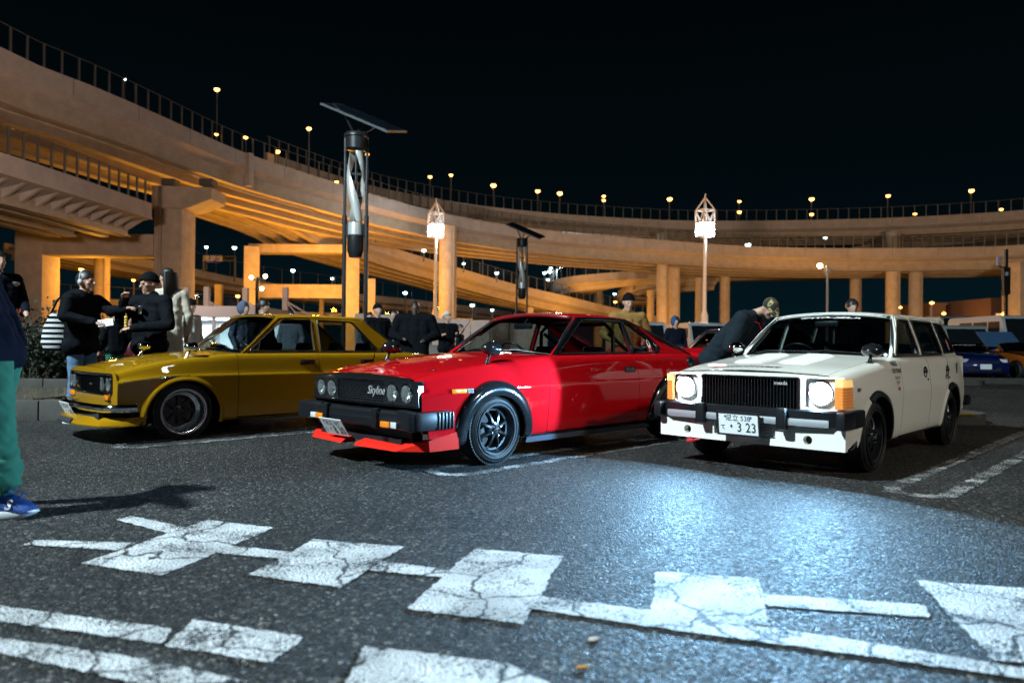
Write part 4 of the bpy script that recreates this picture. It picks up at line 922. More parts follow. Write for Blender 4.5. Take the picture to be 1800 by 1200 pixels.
def off(tab, d): return [(x, z + d) for x, z in tab]
def face_sheet(car, name, xfun, outline, holes, mat, parent=None, thick=.02, du=.05, lift=0.0):
    """a panel of the car's face, outline in (y, z), x = xfun(y, z)"""
    def S(u, v): return np.stack([xfun(np.asarray(u, float), np.asarray(v, float)), u, v], 1)
    return sheet(name, S, outline, holes, du, du, mat, parent or car.root, thick=thick, flip=True, lift=lift)
def rect(y0, y1, z0, z1, r=0.0):
    p = [(y0, z0), (y1, z0), (y1, z1), (y0, z1)]; return rounded(p, r) if r else p
def front_fender_pts(car, xf, yhood, cx, cz, R, zlo_f, zlo_r, door, cowl, zmid=None, shx=None):
    """fender outline: nose -> arch -> door cut -> belt -> along the bonnet seam"""
    a = math.degrees(math.asin((zlo_f - cz) / R)); b = math.degrees(math.asin((zlo_r - cz) / R))
    p = [('z', xf(zlo_f), zlo_f), ('z', cx + R * math.cos(math.radians(180 - a)) - .002, zlo_f), ('arc', cx, cz, R, 180 - a, b), ('z', door - .003, zlo_r), ('z', door - .003, zlo_r + .25), ('s', door - .003, car.bs)]
    p += [('s', cowl + .07, car.bs), ('y', cowl - .03, yhood), ('y', xf(9), yhood)]
    return p
def wiper(car, base, tip, mat, blade):
    """arm and blade lying on the screen; base/tip as (u 0..1 across, v 0..1 up)"""
    V, n, k, nm = car.scr
    def P(u, v):
        j = min(int(u * (n - 1)), n - 2); i = min(int(v * (k - 1)), k - 2); a = u * (n - 1) - j; b = v * (k - 1) - i
        q = [Vector(V[i * n + j]), Vector(V[i * n + j + 1]), Vector(V[(i + 1) * n + j]), Vector(V[(i + 1) * n + j + 1])]
        return (q[0] * (1 - a) + q[1] * a) * (1 - b) + (q[2] * (1 - a) + q[3] * a) * b + nm * .012
    mb = MB(); b = P(*base); t = P(*tip); mid = b.lerp(t, .45) + nm * .025
    mb.tube([b - nm * .02, b + nm * .012, mid, t], [.010, .008, .005, .004], 6)
    o = mb.build('wiper_arm', mat, car.root, smooth=50)
    mb = MB(); u0, v0 = tip; du = .17 if tip[0] > base[0] else -.17
    mb.tube([P(max(0.02, min(.98, u0 + du * q)), max(.02, v0 - .01 * abs(q))) - nm * .002 for q in (-1, -.5, 0, .5, 1)], .006, 5); mb.build('wiper_blade', blade, o, smooth=50)
# ---------------------------------------------------------------- 1. mustard saloon
def mustard_car():
    root = thing('parked_car', 'mustard yellow four-door saloon, lowered, with chrome bumper and black dished wheels', 'car', (-3.803, 7.807, 0), math.radians(45.6), 'old cars parked side by side')
    P = paint('mustard_paint', (0.27, 0.135, 0.004)); x0, x1 = -.62, 3.42
    sh = [(-.62, .676), (-.45, .726), (-.1, .795), (.3, .838), (.62, .858), (1.5, .862), (2.5, .862), (3.0, .85), (3.42, .79)]
    cr = lambda z, zf: [(x0, zf), (-.2, z - .01), (.3, z), (2.6, z), (x1, z - .02)]
    rows = [(tp(.70, .03, .05, x0, x1), cr(.165, .24)), (tp(.735, .03, .05, x0, x1), cr(.175, .25)), (tp(.757, .035, .05, x0, x1), cr(.26, .31)), (tp(.770, .04, .05, x0, x1), cr(.45, .45)),
            (tp(.777, .04, .06, x0, x1), cr(.615, .555)), (tp(.777, .04, .06, x0, x1), cr(.642, .582)), (tp(.762, .04, .06, x0, x1), cr(.660, .598)),
            (tp(.750, .045, .06, x0, x1), [(x, max(z - .075, .60 if x < -.3 else .68)) for x, z in sh]), (tp(.742, .05, .06, x0, x1), off(sh, -.032)), (tp(.722, .055, .07, x0, x1), sh), (tp(.665, .05, .08, x0, x1), off(sh, .010)),
            (tp(.50, .04, .05, x0, x1), off(sh, .02)), (tp(.25, .02, .02, x0, x1), off(sh, .036)), ([(0, 0.)], off(sh, .040))]
    low = Loft(rows)
    g = lambda y, k=1.0: [(.55, y + .0), (1.1, y), (2.0, y), (2.75, y - .06 * k)]
    up = Loft([(g(.695), .860), (g(.688), .90), (g(.655), 1.02), (g(.605, 1.6), 1.20), (g(.585, 1.6), [(.9, 1.252), (1.3, 1.262), (2.2, 1.262), (2.75, 1.21)]), (g(.555, 1.6), [(.9, 1.275), (1.4, 1.288), (2.1, 1.288), (2.75, 1.22)]),
               (g(.49), [(.9, 1.283), (1.4, 1.304), (2.1, 1.304), (2.75, 1.23)]), (g(.25), [(.9, 1.30), (1.4, 1.320), (2.0, 1.316), (2.3, 1.290), (2.75, 1.23)]), (0.0, [(.9, 1.302), (1.4, 1.324), (2.0, 1.320), (2.3, 1.293), (2.75, 1.235)])])
    c = Car(root, low, up, P, 9.0); xf = lambda z: x0 + (.02 if z < .5 else 0)
    AC, AZ, AR = 0.0, .235, .37
    c.both('front_fender', front_fender_pts(c, xf, .63, AC, AZ, AR, .30, .185, .550, .56))
    c.both('front_door', [('z', .552, .20), ('z', 1.512, .20), ('z', 1.512, .5), ('s', 1.512, 9), ('s', .552, 9), ('z', .552, .5)])
    RX, RZ = 2.42, .235; a = math.degrees(math.asin((.2 - RZ) / AR))
    c.both('rear_door', [('z', 1.516, .20), ('z', RX - AR * math.cos(math.radians(a)) - .02, .20), ('arc', RX, RZ, AR + .02, 180 - a, 128), ('s', 2.30, 9), ('s', 1.516, 9), ('z', 1.516, .5)])
    c.both('rear_fender', [('arc', RX, RZ, AR, 132, a), ('z', 3.40, .26), ('z', 3.42, .5), ('s', 3.42, 9.6), ('y', 3.38, .6), ('y', 2.72, .6), ('s', 2.72, 9), ('s', 2.308, 9), ('z', 2.22, .60)])
    c.both('sill', [('s', .40, 0), ('s', 2.04, 0), ('z', 2.04, .194), ('z', .40, .180)], mat=P)
    c.deck('bonnet', [(x0 + .005, -.6275), (.53, -.6275), (.50, -.40), (.47, 0), (.50, .40), (.53, .6275), (x0 + .005, .6275), (x0 - .03, .3), (x0 - .035, 0), (x0 - .03, -.3)])
    c.deck('boot_lid', [(2.80, -.59), (3.38, -.59), (3.38, .59), (2.80, .59), (2.76, 0)])
    W1 = rounded([(.70, .890), (1.135, 1.238), (1.487, 1.246), (1.487, .890)], .03); W2 = rounded([(1.565, .890), (1.565, 1.246), (2.04, 1.238), (2.40, .890)], .03)
    c.roof([(.60, .862), (.83, 1.06), (1.065, 1.272)], 1.0, [(2.78, .862), (2.5, 1.06), (2.22, 1.265)], 2.30, [W1, W2])
    c.side_glass(W1, BLACKTRIM, .010); c.side_glass(W2, BLACKTRIM, .010)
    bot = [Vector((.50 + .13 * t * t, .695 * t, .868 + .03 * (1 - t * t))) for t in np.linspace(1, -1, 13)]
    c.screen('windscreen', bot, c.hd, .02, CHROME, .011, inset=.016)
    wiper(c, (.40, .01), (.66, .06), CHROME, CHROME); wiper(c, (.72, .01), (.93, .05), CHROME, CHROME)
    rb = [Vector((2.86 - .09 * t * t, .665 * t, .872 + .02 * (1 - t * t))) for t in np.linspace(1, -1, 13)][::-1]
    c.screen('rear_window', rb, c.rh, .02, CHROME, .010, inset=.016)
    # black moulding at the foot of the rear pillar, chrome gutter
    for sg in (-1, 1):
        def S(u, v, sg=sg):
            y, z = up(u, v); return np.stack([np.asarray(u, float), sg * y, z], 1)
        q = [(x, up.s_of_z(x, z, up.m - 2.2)) for x, z in dense([(2.44, .868), (2.76, .868), (2.685, .925), (2.40, .925)], .05, .05)]
        sheet('pillar_vent', S, q, [], .06, .3, BLACKTRIM, root, thick=.006, flip=(sg > 0), lift=.004)
        mb = MB(); mb.tube([c.up_pt(x, z, sg, .006) for x, z in [(.64, .885), (.86, 1.075), (1.08, 1.256), (1.3, 1.272), (1.8, 1.275), (2.15, 1.272)]], .006, 6); mb.build('rain_gutter', P, root, smooth=50)
        mb = MB(); mb.tube([c.up_pt(x, .872, sg, .004) for x in np.linspace(.68, 2.42, 12)], .007, 6); mb.build('belt_moulding', BLACKTRIM, root, smooth=50)
        mb = MB(); mb.tube([c.low_pt(x, .640 - .055 * max(0, (-.1 - x) / .5), sg, .004) for x in np.linspace(-.56, 0.05, 12)], .005, 6); mb.build('side_moulding', CHROME, root, smooth=50)
        t = MB()
        V, Fc = text_geo('BLUEBIRD', .036, shear=.2, bold=.01, track=1.25)
        t.add([c.low_pt(-.15 - v[0] * sg, .622 + v[1], sg, .007) for v in V], Fc); t.build('side_lettering', CHROME, root)
    # door handles
    for x in (1.36, 2.16):
        for sg in (-1, 1):
            p = c.low_pt(x, .765, sg, .012); mb = MB(); mb.box(p, (.15, .018, .034), b=.008); mb.box(p + Vector((0, -sg * .008, 0)), (.18, .008, .05), b=.003); mb.build('door_handle', BLACKGLOSS, root, smooth=40)
            p = c.low_pt(x + .10, .715, sg, .004); mb = MB(); mb.lathe([(0, .006), (.012, .005), (.013, 0)], 12, axis_to((0, sg, 0), p)); mb.build('door_lock', BLACKTRIM, root)
    # the face: painted panel round a deep black grille with two pairs of lamps
    xf2 = lambda y, z: -.628 - .035 * (1 - (y / .7) ** 2) + .10 * np.clip((.47 - z), 0, 1) * .5 + 3.2 * np.clip(np.abs(y) - .66, 0, 1) ** 2
    gh = rounded([(-.655, .478), (.655, .478), (.655, .662), (-.655, .662)], .03)
    face_sheet(c, 'nose_panel', xf2, rounded([(-.725, .36), (.725, .36), (.733, .58), (.70, .672), (.63, .70), (.3, .722), (-.3, .722), (-.63, .70), (-.70, .672), (-.733, .58)], .02), [gh], P)
    mb = MB(); L = [Vector((float(xf2(y, z)) - .006, y, z)) for y, z in dense(gh, .06, .06)]; mb.tube(L, .011, 6, closed=True); mb.build('grille_surround', BLACKGLOSS, root, smooth=50)
    mb = MB(); mb.tube([Vector((float(xf2(y, .48)) - .014, y, .480)) for y in np.linspace(-.65, .65, 14)], .006, 6); mb.tube([Vector((float(xf2(y, .65)) - .006, y, .648)) for y in np.linspace(-.36, .36, 9)], .004, 6); mb.build('grille_trim', CHROME, root, smooth=50)
    gr = MB(); gr.box((-.575, 0, .57), (.02, 1.34, .22)); gb = gr.build('grille', BLACKTRIM, root)
    for k in range(8):
        mb = MB(); z = .50 + k * .0195; mb.sweep([Vector((float(xf2(y, z)) + .012, y, z)) for y in np.linspace(-.375, .375, 9)], [(0, -.004), (.012, 0), (0, .004), (-.02, .004), (-.02, -.004)], lambda i: (Vector((-1, 0, 0)), Vector((0, 0, 1)))); mb.build('grille_bar', BLACKGLOSS, gb, smooth=40)
    mb = MB(); mb.box((-.672, -.16, .560), (.008, .085, .026), b=.003); mb.build('grille_badge', CHROME, gb)
    for sg in (-1, 1):
        mb = MB(); mb.box((float(xf2(sg * .51, .57)) + .022, sg * .512, .57), (.012, .265, .178), b=.004); mb.build('lamp_panel', M('lamp_panel_silver', (.5, .51, .52), rough=.25, metal=.9), root)
        for q in (.445, .585): round_lamp(root, float(xf2(sg * q, .57)) - .002, sg * q, .570, .066)
        mb = MB(); mb.box((float(xf2(sg * .56, .445)) - .006, sg * .545, .440), (.025, .15, .050), rot=(0, 0, sg * .06), b=.006); mb.build('indicator', AMBER, root, smooth=40)
        fender_mirror(c, .06, sg * .66, CHROME, .105, (.085, .062, .05))
    # chrome bumper wrapping to the arches
    pts = [(.02 - .47, .775), (-.55, .765), (-.64, .735), (-.705, .66), (-.735, .45), (-.752, .2), (-.755, 0)]; full = [(x, -y) for x, y in pts] + [(x, y) for x, y in pts[::-1][1:]]
    path = [Vector((x, y, .345)) for x, y in full]
    def sd(i):
        d = path[min(i + 1, len(path) - 1)] - path[max(i - 1, 0)]; n = Vector((-d.y, d.x, 0)).normalized(); return (n, Vector((0, 0, 1)))
    mb = MB(); mb.sweep(path, [(-.02, -.036), (.012, -.036), (.026, -.02), (.028, .006), (.012, .022), (.008, .036), (-.02, .036)], sd); mb.build('front_bumper', CHROME, root, smooth=35)
    mb = MB(); mb.box((3.44, 0, .42), (.08, 1.5, .09), b=.03); mb.build('rear_bumper', CHROME, root, smooth=40)
    # air dam with a splitter lip, open in the middle
    dam = [(-.40, .77), (-.55, .765), (-.72, .66), (-.80, .36), (-.825, 0)]; df = [(x, -y) for x, y in dam] + [(x, y) for x, y in dam[::-1][1:]]
    V = []; F = []
    st = [(.0, .255, .05), (.0, .225, .0), (-.035, .185, -.035), (-.03, .172, -.03), (.10, .172, .12)]
    for x, y in df:
        w = 1 - abs(y) / .8
        for dx, z, _ in st: V.append((x + dx + (.06 if z > .25 else 0), y * (1 + (.02 if dx < 0 else 0)), z))
    n = len(st)
    for i in range(len(df) - 1):
        for k in range(n - 1): F.append((i * n + k, i * n + k + 1, (i + 1) * n + k + 1, (i + 1) * n + k))
    o = mesh_obj('front_spoiler', V, F, P, root, smooth=30)
    mb = MB(); mb.box((-.70, 0, .27), (.05, 1.16, .11)); mb.box((-.60, 0, .30), (.1, 1.3, .14)); mb.build('lower_grille', DARK, root)
    mb = MB(); mb.box((-.845, .06, .205), (.02, .44, .055), rot=(0, .5, 0), b=.01); mb.build('spoiler_duct', DARK, o)
    number_plate(root, frame_front(-.782, .23, .285, tilt=math.radians(26)), '足立 52', '', '・・46')
    # small things
    mb = MB(); mb.box((-.50, .0, 0), (.001, .001, .001)); 
    p = c.top_pt(-.36, .12, .012); mb = MB(); mb.box(p, (.05, .16, .012), rot=(0, -.1, .4), b=.004); mb.build('bonnet_ornament', CHROME, root, smooth=40)
    for sg in (-1, 1):
        mb = MB(); path2 = []
    c.flare(AC, AZ, AR, [(-.01, -.012), (.022, -.012), (.026, 0), (.018, .014), (.0, .04), (-.01, .04)], P, a0=-12, a1=190, name='arch_lip')
    c.flare(RX, RZ, AR, [(-.01, -.012), (.022, -.012), (.026, 0), (.018, .014), (.0, .04), (-.01, .04)], P, a0=-12, a1=190, name='arch_lip')
    c.shell(.1, 3.3, .2); c.liner(.5, 2.05); c.wells([(0, .26), (2.42, .26)], .40, .42, .735)
    for x in (0.0, 2.42):
        for sg in (-1, 1): wheel(root, x, sg * .645, .285, .195, .222, 'deep')
    seats(c, (1.15, 2.0), z0=.22, h=.72); cockpit(c, .62, .845)
    tail_end(c, 3.42, .70, .30, .80, (.30, .12, .60))
    mb = MB(); mb.tube([(.74, .0, 1.20), (.74, 0, 1.16)], .01, 6); mb.box((.96, 0, 1.215), (.03, .2, .055), b=.012); mb.build('inner_mirror', BLACKTRIM, root, smooth=40)
    return c
# ---------------------------------------------------------------- 2. red coupe
def red_car():
    root = thing('parked_car', 'bright red two-door coupe with black grille, four round lamps and black wheel arch flares', 'car', (-.684, 6.513, 0), math.radians(45.3), 'old cars parked side by side')
    P = paint('red_paint', (0.46, 0.004, 0.008)); x0, x1 = -.76, 3.56
    sh = [(-.76, .700), (-.55, .745), (-.2, .795), (.3, .850), (.75, .880), (1.5, .888), (2.4, .893), (3.0, .885), (3.56, .84)]
    cr = lambda z, zf, zr=0: [(x0, zf), (-.25, z - .01), (.3, z), (2.6, z), (x1, z + zr)]
    rows = [(tp(.72, .02, .05, x0, x1), cr(.185, .26, .05)), (tp(.765, .03, .05, x0, x1), cr(.195, .27, .05)), (tp(.788, .035, .05, x0, x1), cr(.27, .33, .05)), (tp(.803, .04, .06, x0, x1), cr(.45, .44)),
            (tp(.810, .045, .06, x0, x1), cr(.585, .545)), (tp(.812, .045, .06, x0, x1), cr(.625, .57)), (tp(.803, .045, .06, x0, x1), cr(.660, .595)),
            (tp(.785, .05, .06, x0, x1), [(x, max(z - .085, .61 if x < -.4 else .69)) for x, z in sh]), (tp(.770, .055, .07, x0, x1), off(sh, -.036)), (tp(.742, .055, .07, x0, x1), sh), (tp(.68, .05, .08, x0, x1), off(sh, .012)),
            (tp(.50, .04, .05, x0, x1), off(sh, .022)), (tp(.25, .02, .02, x0, x1), off(sh, .034)), ([(0, 0.)], off(sh, .038))]
    low = Loft(rows)
    g = lambda y, k=1.0: [(.7, y), (1.3, y), (2.1, y), (3.25, y - .05 * k)]
    rz = lambda a: [(1.0, a - .03), (1.35, a), (1.75, a + .012), (2.15, a - .008), (2.6, a - .15), (3.3, a - .40)]
    up = Loft([(g(.712), [(.7, .884), (3.3, .884)]), (g(.705), [(.7, .915), (2.6, .92), (3.3, .89)]), (g(.665), [(.7, 1.02), (2.1, 1.02), (2.7, .98), (3.3, .893)]), (g(.60, 2), [(.7, 1.17), (2.1, 1.17), (2.7, 1.04), (3.3, .896)]), (g(.572, 2), [(.9, 1.22), (1.4, 1.235), (2.1, 1.225), (2.7, 1.08), (3.3, .90)]),
               (g(.545, 2), [(.9, 1.238), (1.4, 1.258), (2.1, 1.25), (2.7, 1.10), (3.3, .903)]), (g(.48), rz(1.273)), (g(.25), rz(1.303)), (0.0, rz(1.310))])
    c = Car(root, low, up, P, 9.0); xf = lambda z: x0 + (.015 if z < .5 else 0)
    AC, AZ, AR = -.01, .245, .355
    c.both('front_fender', front_fender_pts(c, xf, .66, AC, AZ, AR, .30, .205, .629, .70))
    c.both('door', [('z', .630, .215), ('z', 1.99, .215), ('z', 1.99, .5), ('s', 1.99, 9), ('s', .630, 9), ('z', .630, .5)])
    RX, RZ = 2.615, .245; a = math.degrees(math.asin((.215 - RZ) / AR))
    c.both('rear_fender', [('z', 1.994, .215), ('z', RX - AR * math.cos(math.radians(a)), .215), ('arc', RX, RZ, AR, 180 - a, a), ('z', 3.50, .30), ('z', 3.56, .5), ('s', 3.56, 9.6), ('y', 3.52, .62), ('y', 3.2, .62), ('s', 3.2, 9), ('s', 1.994, 9), ('z', 1.994, .5)])
    c.both('sill', [('s', .36, 0), ('s', 2.26, 0), ('z', 2.26, .209), ('z', .36, .200)], mat=M('sill_grey', (.05, .055, .075), rough=.35))
    for sg in (-1, 1):
        mb = MB(); mb.bar((.38, sg * .735, .165), (2.24, sg * .735, .165), .06, .045); mb.build('side_skirt', M('sill_grey', (.05, .055, .075)), root)
    c.deck('bonnet', [(x0 + .005, -.6575), (.66, -.6575), (.62, -.40), (.585, 0), (.62, .40), (.66, .6575), (x0 + .005, .6575), (x0 - .02, .3), (x0 - .025, 0), (x0 - .02, -.3)])
    c.deck('boot_lid', [(3.22, -.61), (3.52, -.61), (3.54, 0), (3.52, .61), (3.22, .61)])
    W1 = rounded([(.85, .907), (1.335, 1.222), (1.6, 1.232), (1.965, 1.225), (1.985, .907)], [.03, .05, .02, .02, .02]); W2 = rounded([(2.02, .907), (2.00, 1.222), (2.08, 1.212), (2.42, 1.04), (2.50, .97), (2.44, .907)], [.02, .02, .05, .03, .05, .04])
    c.roof([(.745, .884), (1.0, 1.06), (1.255, 1.252)], 1.19, [(3.22, .884), (2.66, 1.06), (2.12, 1.252)], 2.20, [W1, W2])
    c.side_glass(W1, BLACKGLOSS, .016); c.side_glass(W2, BLACKGLOSS, .016)
    bot = [Vector((.61 + .16 * t * t, .715 * t, .884 + .035 * (1 - t * t))) for t in np.linspace(1, -1, 13)]
    c.screen('windscreen', bot, c.hd, .02, None, .014, inset=.020)
    wiper(c, (.30, .01), (.52, .05), BLACKTRIM, BLACKTRIM); wiper(c, (.66, .01), (.88, .04), BLACKTRIM, BLACKTRIM)
    rb = [Vector((3.30 - .10 * t * t, .66 * t, .900 + .02 * (1 - t * t))) for t in np.linspace(1, -1, 13)][::-1]
    c.screen('rear_window', rb, c.rh, .01, None, .013, inset=.016)
    for sg in (-1, 1):   # black pillar facing, gutter bead
        mb = MB(); mb.tube([c.up_pt(x, z, sg, .008) for x, z in [(.78, .90), (1.02, 1.07), (1.265, 1.238), (1.45, 1.252), (1.8, 1.255), (2.08, 1.247), (2.3, 1.17)]], [.013, .013, .012, .009, .008, .008, .006], 6); mb.build('rain_gutter', BLACKGLOSS, root, smooth=50)
        def S(u, v, sg=sg):
            y, z = up(u, v); return np.stack([np.asarray(u, float), sg * y, z], 1)
        q = [(x, up.s_of_z(x, z, up.m - 2.2)) for x, z in dense([(.775, .889), (1.275, 1.247), (1.6, 1.254), (2.09, 1.242), (2.46, 1.062), (2.555, .965), (2.475, .889)], .05, .05)]
        hl = [[(x, up.s_of_z(x, z, up.m - 2.2)) for x, z in dense(w, .06, .06)] for w in (W1, W2)]
        sheet('window_surround', S, q, hl, .04, .12, BLACKGLOSS, root, thick=.006, flip=(sg > 0), lift=.007)
        p = c.low_pt(1.84, .745, sg, .010); mb = MB(); mb.box(p, (.155, .02, .058), b=.014); mb.box(p + Vector((.0, sg * .010, .004)), (.12, .01, .024), b=.004); mb.build('door_handle', BLACKGLOSS, root, smooth=40)
    # face: one wide black panel, mesh grille, four round lamps
    xf2 = lambda y, z: -.770 - .018 * (1 - (y / .75) ** 2) + .04 * (.70 - z) * 0 - .0
    fo = rounded([(-.752, .492), (.752, .492), (.745, .690), (.3, .714), (-.3, .714), (-.745, .690)], [.015, .015, .03, 0, 0, .03])
    holes = [[(sg * yy + .078 * math.cos(t), .596 + .078 * math.sin(t)) for t in np.linspace(0, 2 * PI, 29)[:-1]] for sg in (-1, 1) for yy in (.435, .610)]
    gh = rounded([(-.335, .515), (.335, .515), (.335, .682), (-.335, .682)], .02)
    fp = face_sheet(c, 'face_panel', xf2, fo, holes + [gh], BLACKGLOSS, thick=.05)
    mb = MB(); mb.box((-.715, 0, .6), (.02, 1.44, .19)); gb = mb.build('grille_back', DARK, root)
    mesh = MB()          # honeycomb
    for r in range(9):
        for q in range(17):
            cy_ = -.325 + q * .040 + (.020 if r % 2 else 0); cz_ = .522 + r * .0195
            if abs(cy_) > .33: continue
            R_ = .0128; pts = [Vector((-.772, cy_ + R_ * 1.55 * math.cos(PI / 3 * k + PI / 6 * 0), cz_ + R_ * math.sin(PI / 3 * k))) for k in range(6)]
            for k in range(6): mesh.bar(pts[k], pts[(k + 1) % 6], .0032, .012, up=(1, 0, 0))
    mesh.build('grille_mesh', M('grille_plastic', (.018, .019, .022), rough=.3), root)
    t = MB(); put_text(t, 'Skyline', .092, frame_front(-.796, -.235, .606), shear=.35, bold=.006, sx=.92); t.build('grille_script', M('badge_silver', (.75, .76, .76), rough=.25, metal=.6), root)
    mb = MB(); mb.tube([Vector((float(xf2(y, .5)) - .008, y, .500)) for y in np.linspace(-.73, .73, 14)], .007, 6); mb.build('grille_trim', CHROME, root, smooth=50)
    for sg in (-1, 1):
        for q in (.435, .610): round_lamp(root, float(xf2(sg * q, .6)) + .004, sg * q, .596, .068)
        mb = MB(); p = c.low_pt(-.40, .612, sg, .006); mb.box(p, (.15, .014, .034), b=.004); sm = mb.build('side_marker', AMBER, root, smooth=40)
        mb = MB(); p = c.low_pt(-.295, .612, sg, .007); [mb.box(p + Vector((k * .012, 0, 0)), (.007, .014, .036)) for k in range(-2, 3)]; mb.build('marker_fins', CHROME, sm)
        fender_mirror(c, -.02, sg * .70, BLACKGLOSS, .12, (.105, .075, .062))
        mb = MB(); p = c.top_pt(-.52, sg * .60, .006); mb.box(p, (.05, .018, .012), b=.005); mb.lathe([(.012, 0), (.012, .006), (0, .010)], 12, Matrix.Translation(p)); mb.build('washer_jet', CHROME, root, smooth=40)
    # big black bumper
    pts = [(-.50, .818), (-.70, .818), (-.775, .79), (-.825, .69), (-.852, .42), (-.865, 0)]; full = [(x, -y) for x, y in pts] + [(x, y) for x, y in pts[::-1][1:]]
    path = [Vector((x, y, .395)) for x, y in full]
    def sd(i):
        d = path[min(i + 1, len(path) - 1)] - path[max(i - 1, 0)]; n = Vector((-d.y, d.x, 0)).normalized(); return (n, Vector((0, 0, 1)))
    BUMP = M('bumper_black', (.006, .007, .009), rough=.36, coat=.12, spec=.4)
    mb = MB(); mb.sweep(path, [(-.10, -.06), (.0, -.068), (.02, -.055), (.024, .0), (.02, .008), (.02, .050), (.0, .066), (-.10, .066)], sd); bp = mb.build('front_bumper', BUMP, root, smooth=30)
    for sg in (-1, 1):
        mb = MB(); mb.box((-.822, sg * .675, .40), (.10, .28, .150), rot=(0, 0, sg * .22), b=.03); mb.box((-.67, sg * .808, .40), (.34, .07, .145), b=.032)
        mb.build('bumper_corner', BUMP, bp, smooth=40)
        for k in range(5):
            r = MB(); r.box((-.65 + k * .034, sg * .846, .40), (.014, .014, .128), b=.004); r.build('bumper_rib', BUMP, bp, smooth=40)
        mb = MB(); mb.box((-.878, sg * .355, .402), (.05, .07, .155), b=.016); mb.build('overrider', BUMP, bp, smooth=40)
        mb = MB(); mb.box((-.874, sg * .475, .362), (.02, .115, .046), b=.006); mb.build('indicator', AMBER, bp, smooth=40)
        mb = MB(); mb.box((-.866, sg * .578, .362), (.02, .085, .046), rot=(0, 0, sg * .12), b=.006); mb.build('side_light', CLEARLENS, bp, smooth=40)
    # valance and red lip in two halves with a dark gap
    mb = MB(); mb.box((-.70, 0, .28), (.10, 1.30, .14)); mb.box((-.765, 0, .225), (.06, 1.15, .05)); mb.build('valance', BLACKTRIM, root)
    LIP = M('lip_red', (.60, .018, .010), rough=.5, spec=0.05)
    for sg in (-1, 1):
        pl = [(-.905, .09), (-.875, .60), (-.70, .80), (-.42, .81), (-.42, .74), (-.62, .72), (-.74, .56), (-.77, .09)]
        V = []; n = len(pl)
        for x, y in pl: V.append((x, sg * y, .168))
        for i, (x, y) in enumerate(pl): V.append((x + (.035 if i < 2 else 0), sg * y * (.985 if i < 4 else 1), .195 if i < 2 else (.25 if i in (2, 5) else .30 if i in (3, 4) else .225)))
        F = [tuple(range(n)), tuple(range(n, 2 * n))] + [(i, (i + 1) % n, n + (i + 1) % n, n + i) for i in range(n)]
        mesh_obj('front_lip', V, F, LIP, root)
        mb = MB(); mb.prism([(-.70, .265), (-.44, .225), (-.44, .42), (-.72, .42)], sg * .775, sg * .79, Matrix(((1, 0, 0, 0), (0, 0, 1, 0), (0, 1, 0, 0), (0, 0, 0, 1)))); mb.build('lower_fender', P, root)
    number_plate(root, frame_front(-.925, .17, .292, tilt=math.radians(33)), '足立 35', 'も', '・8 30')
    fl = [(-.01, -.03), (.035, -.035), (.05, -.02), (.046, .03), (.034, .062), (.006, .085), (-.01, .085)]
    c.flare(AC, AZ, AR, fl, BLACKGLOSS, a0=-10, a1=192); c.flare(RX, RZ, AR, fl, BLACKGLOSS, a0=-10, a1=192)
    for sg in (-1, 1):
        for A_ in (AC, RX):
            for k in range(7):
                a = math.radians(-5 + 30 * k); p = c.low_pt(A_ + (AR + .07) * math.cos(a), max(.2, AZ + (AR + .07) * math.sin(a)), sg, .02); mb = MB(); mb.lathe([(0, .006), (.007, .004), (.008, 0)], 8, axis_to((0, sg, 0), p)); mb.build('flare_bolt', CHROME, root)
    # round fuel cap and roundel stickers
    p = c.low_pt(3.03, .80, -1, .004); mb = MB(); mb.lathe([(0, .022), (.05, .020), (.066, .012), (.07, 0)], 28, axis_to((0, -1, .12), p)); mb.build('fuel_cap', BLACKGLOSS, root, smooth=40)
    WHITEST = M('sticker_white', (.75, .75, .75), rough=.5); REDST = M('sticker_red', (.5, .02, .03), rough=.5)
    q0 = c.up_pt(2.36, 1.0, -1, -.004); nrm = Vector((0, -1, .42)).normalized(); fr = axis_to(nrm, q0); fr = Matrix.Translation(q0) @ Matrix(((1, 0, 0, 0), (0, .39, -.92, 0), (0, .92, .39, 0), (0, 0, 0, 1))).to_4x4()
    mb = MB(); ring = [(.030 * math.cos(t), .052 * math.sin(t)) for t in np.linspace(0, 2 * PI, 25)[:-1]]; ri = [(.012 * math.cos(t), .030 * math.sin(t) + .012) for t in np.linspace(0, 2 * PI, 25)[:-1]]
    mb.add([fr @ Vector((a, b, .0)) for a, b in ring] + [fr @ Vector((a, b, .0)) for a, b in ri], [(i, (i + 1) % 24, 24 + (i + 1) % 24, 24 + i) for i in range(24)])
    put_text(mb, 'SKYL', .03, fr @ Matrix.Translation((0.0, -.085, 0)), bold=.02); o = mb.build('window_sticker', WHITEST, root)
    mb = MB(); mb.add([fr @ Vector((a, b, -.001)) for a, b in ((-.03, -.07), (.03, -.07), (.03, -.045), (-.03, -.045))], [(0, 1, 2, 3)]); mb.build('sticker_patch', REDST, o)
    V, n, k, nm = c.scr; q = Vector(V[6 * n + 11]).lerp(Vector(V[7 * n + 11]), .5) + nm * .006; fr = axis_to(nm, q)
    mb = MB(); mb.lathe([(.030, 0), (.024, .0)], 24, fr); mb.lathe([(.016, 0), (.008, 0)], 16, fr); o = mb.build('window_sticker', WHITEST, root)
    mb = MB(); mb.lathe([(.034, -.002), (0, -.002)], 24, fr); mb.build('sticker_patch', REDST, o)
    c.shell(.1, 3.4, .2); c.liner(.55, 2.25); c.wells([(0, .27), (2.615, .27)], .385, .42, .78)
    for x in (0.0, 2.615):
        for sg in (-1, 1): wheel(root, x, sg * .695, .283, .215, .205, 'eight')
    seats(c, (1.45, 2.25), z0=.22, h=.70); cockpit(c, .80, .865)
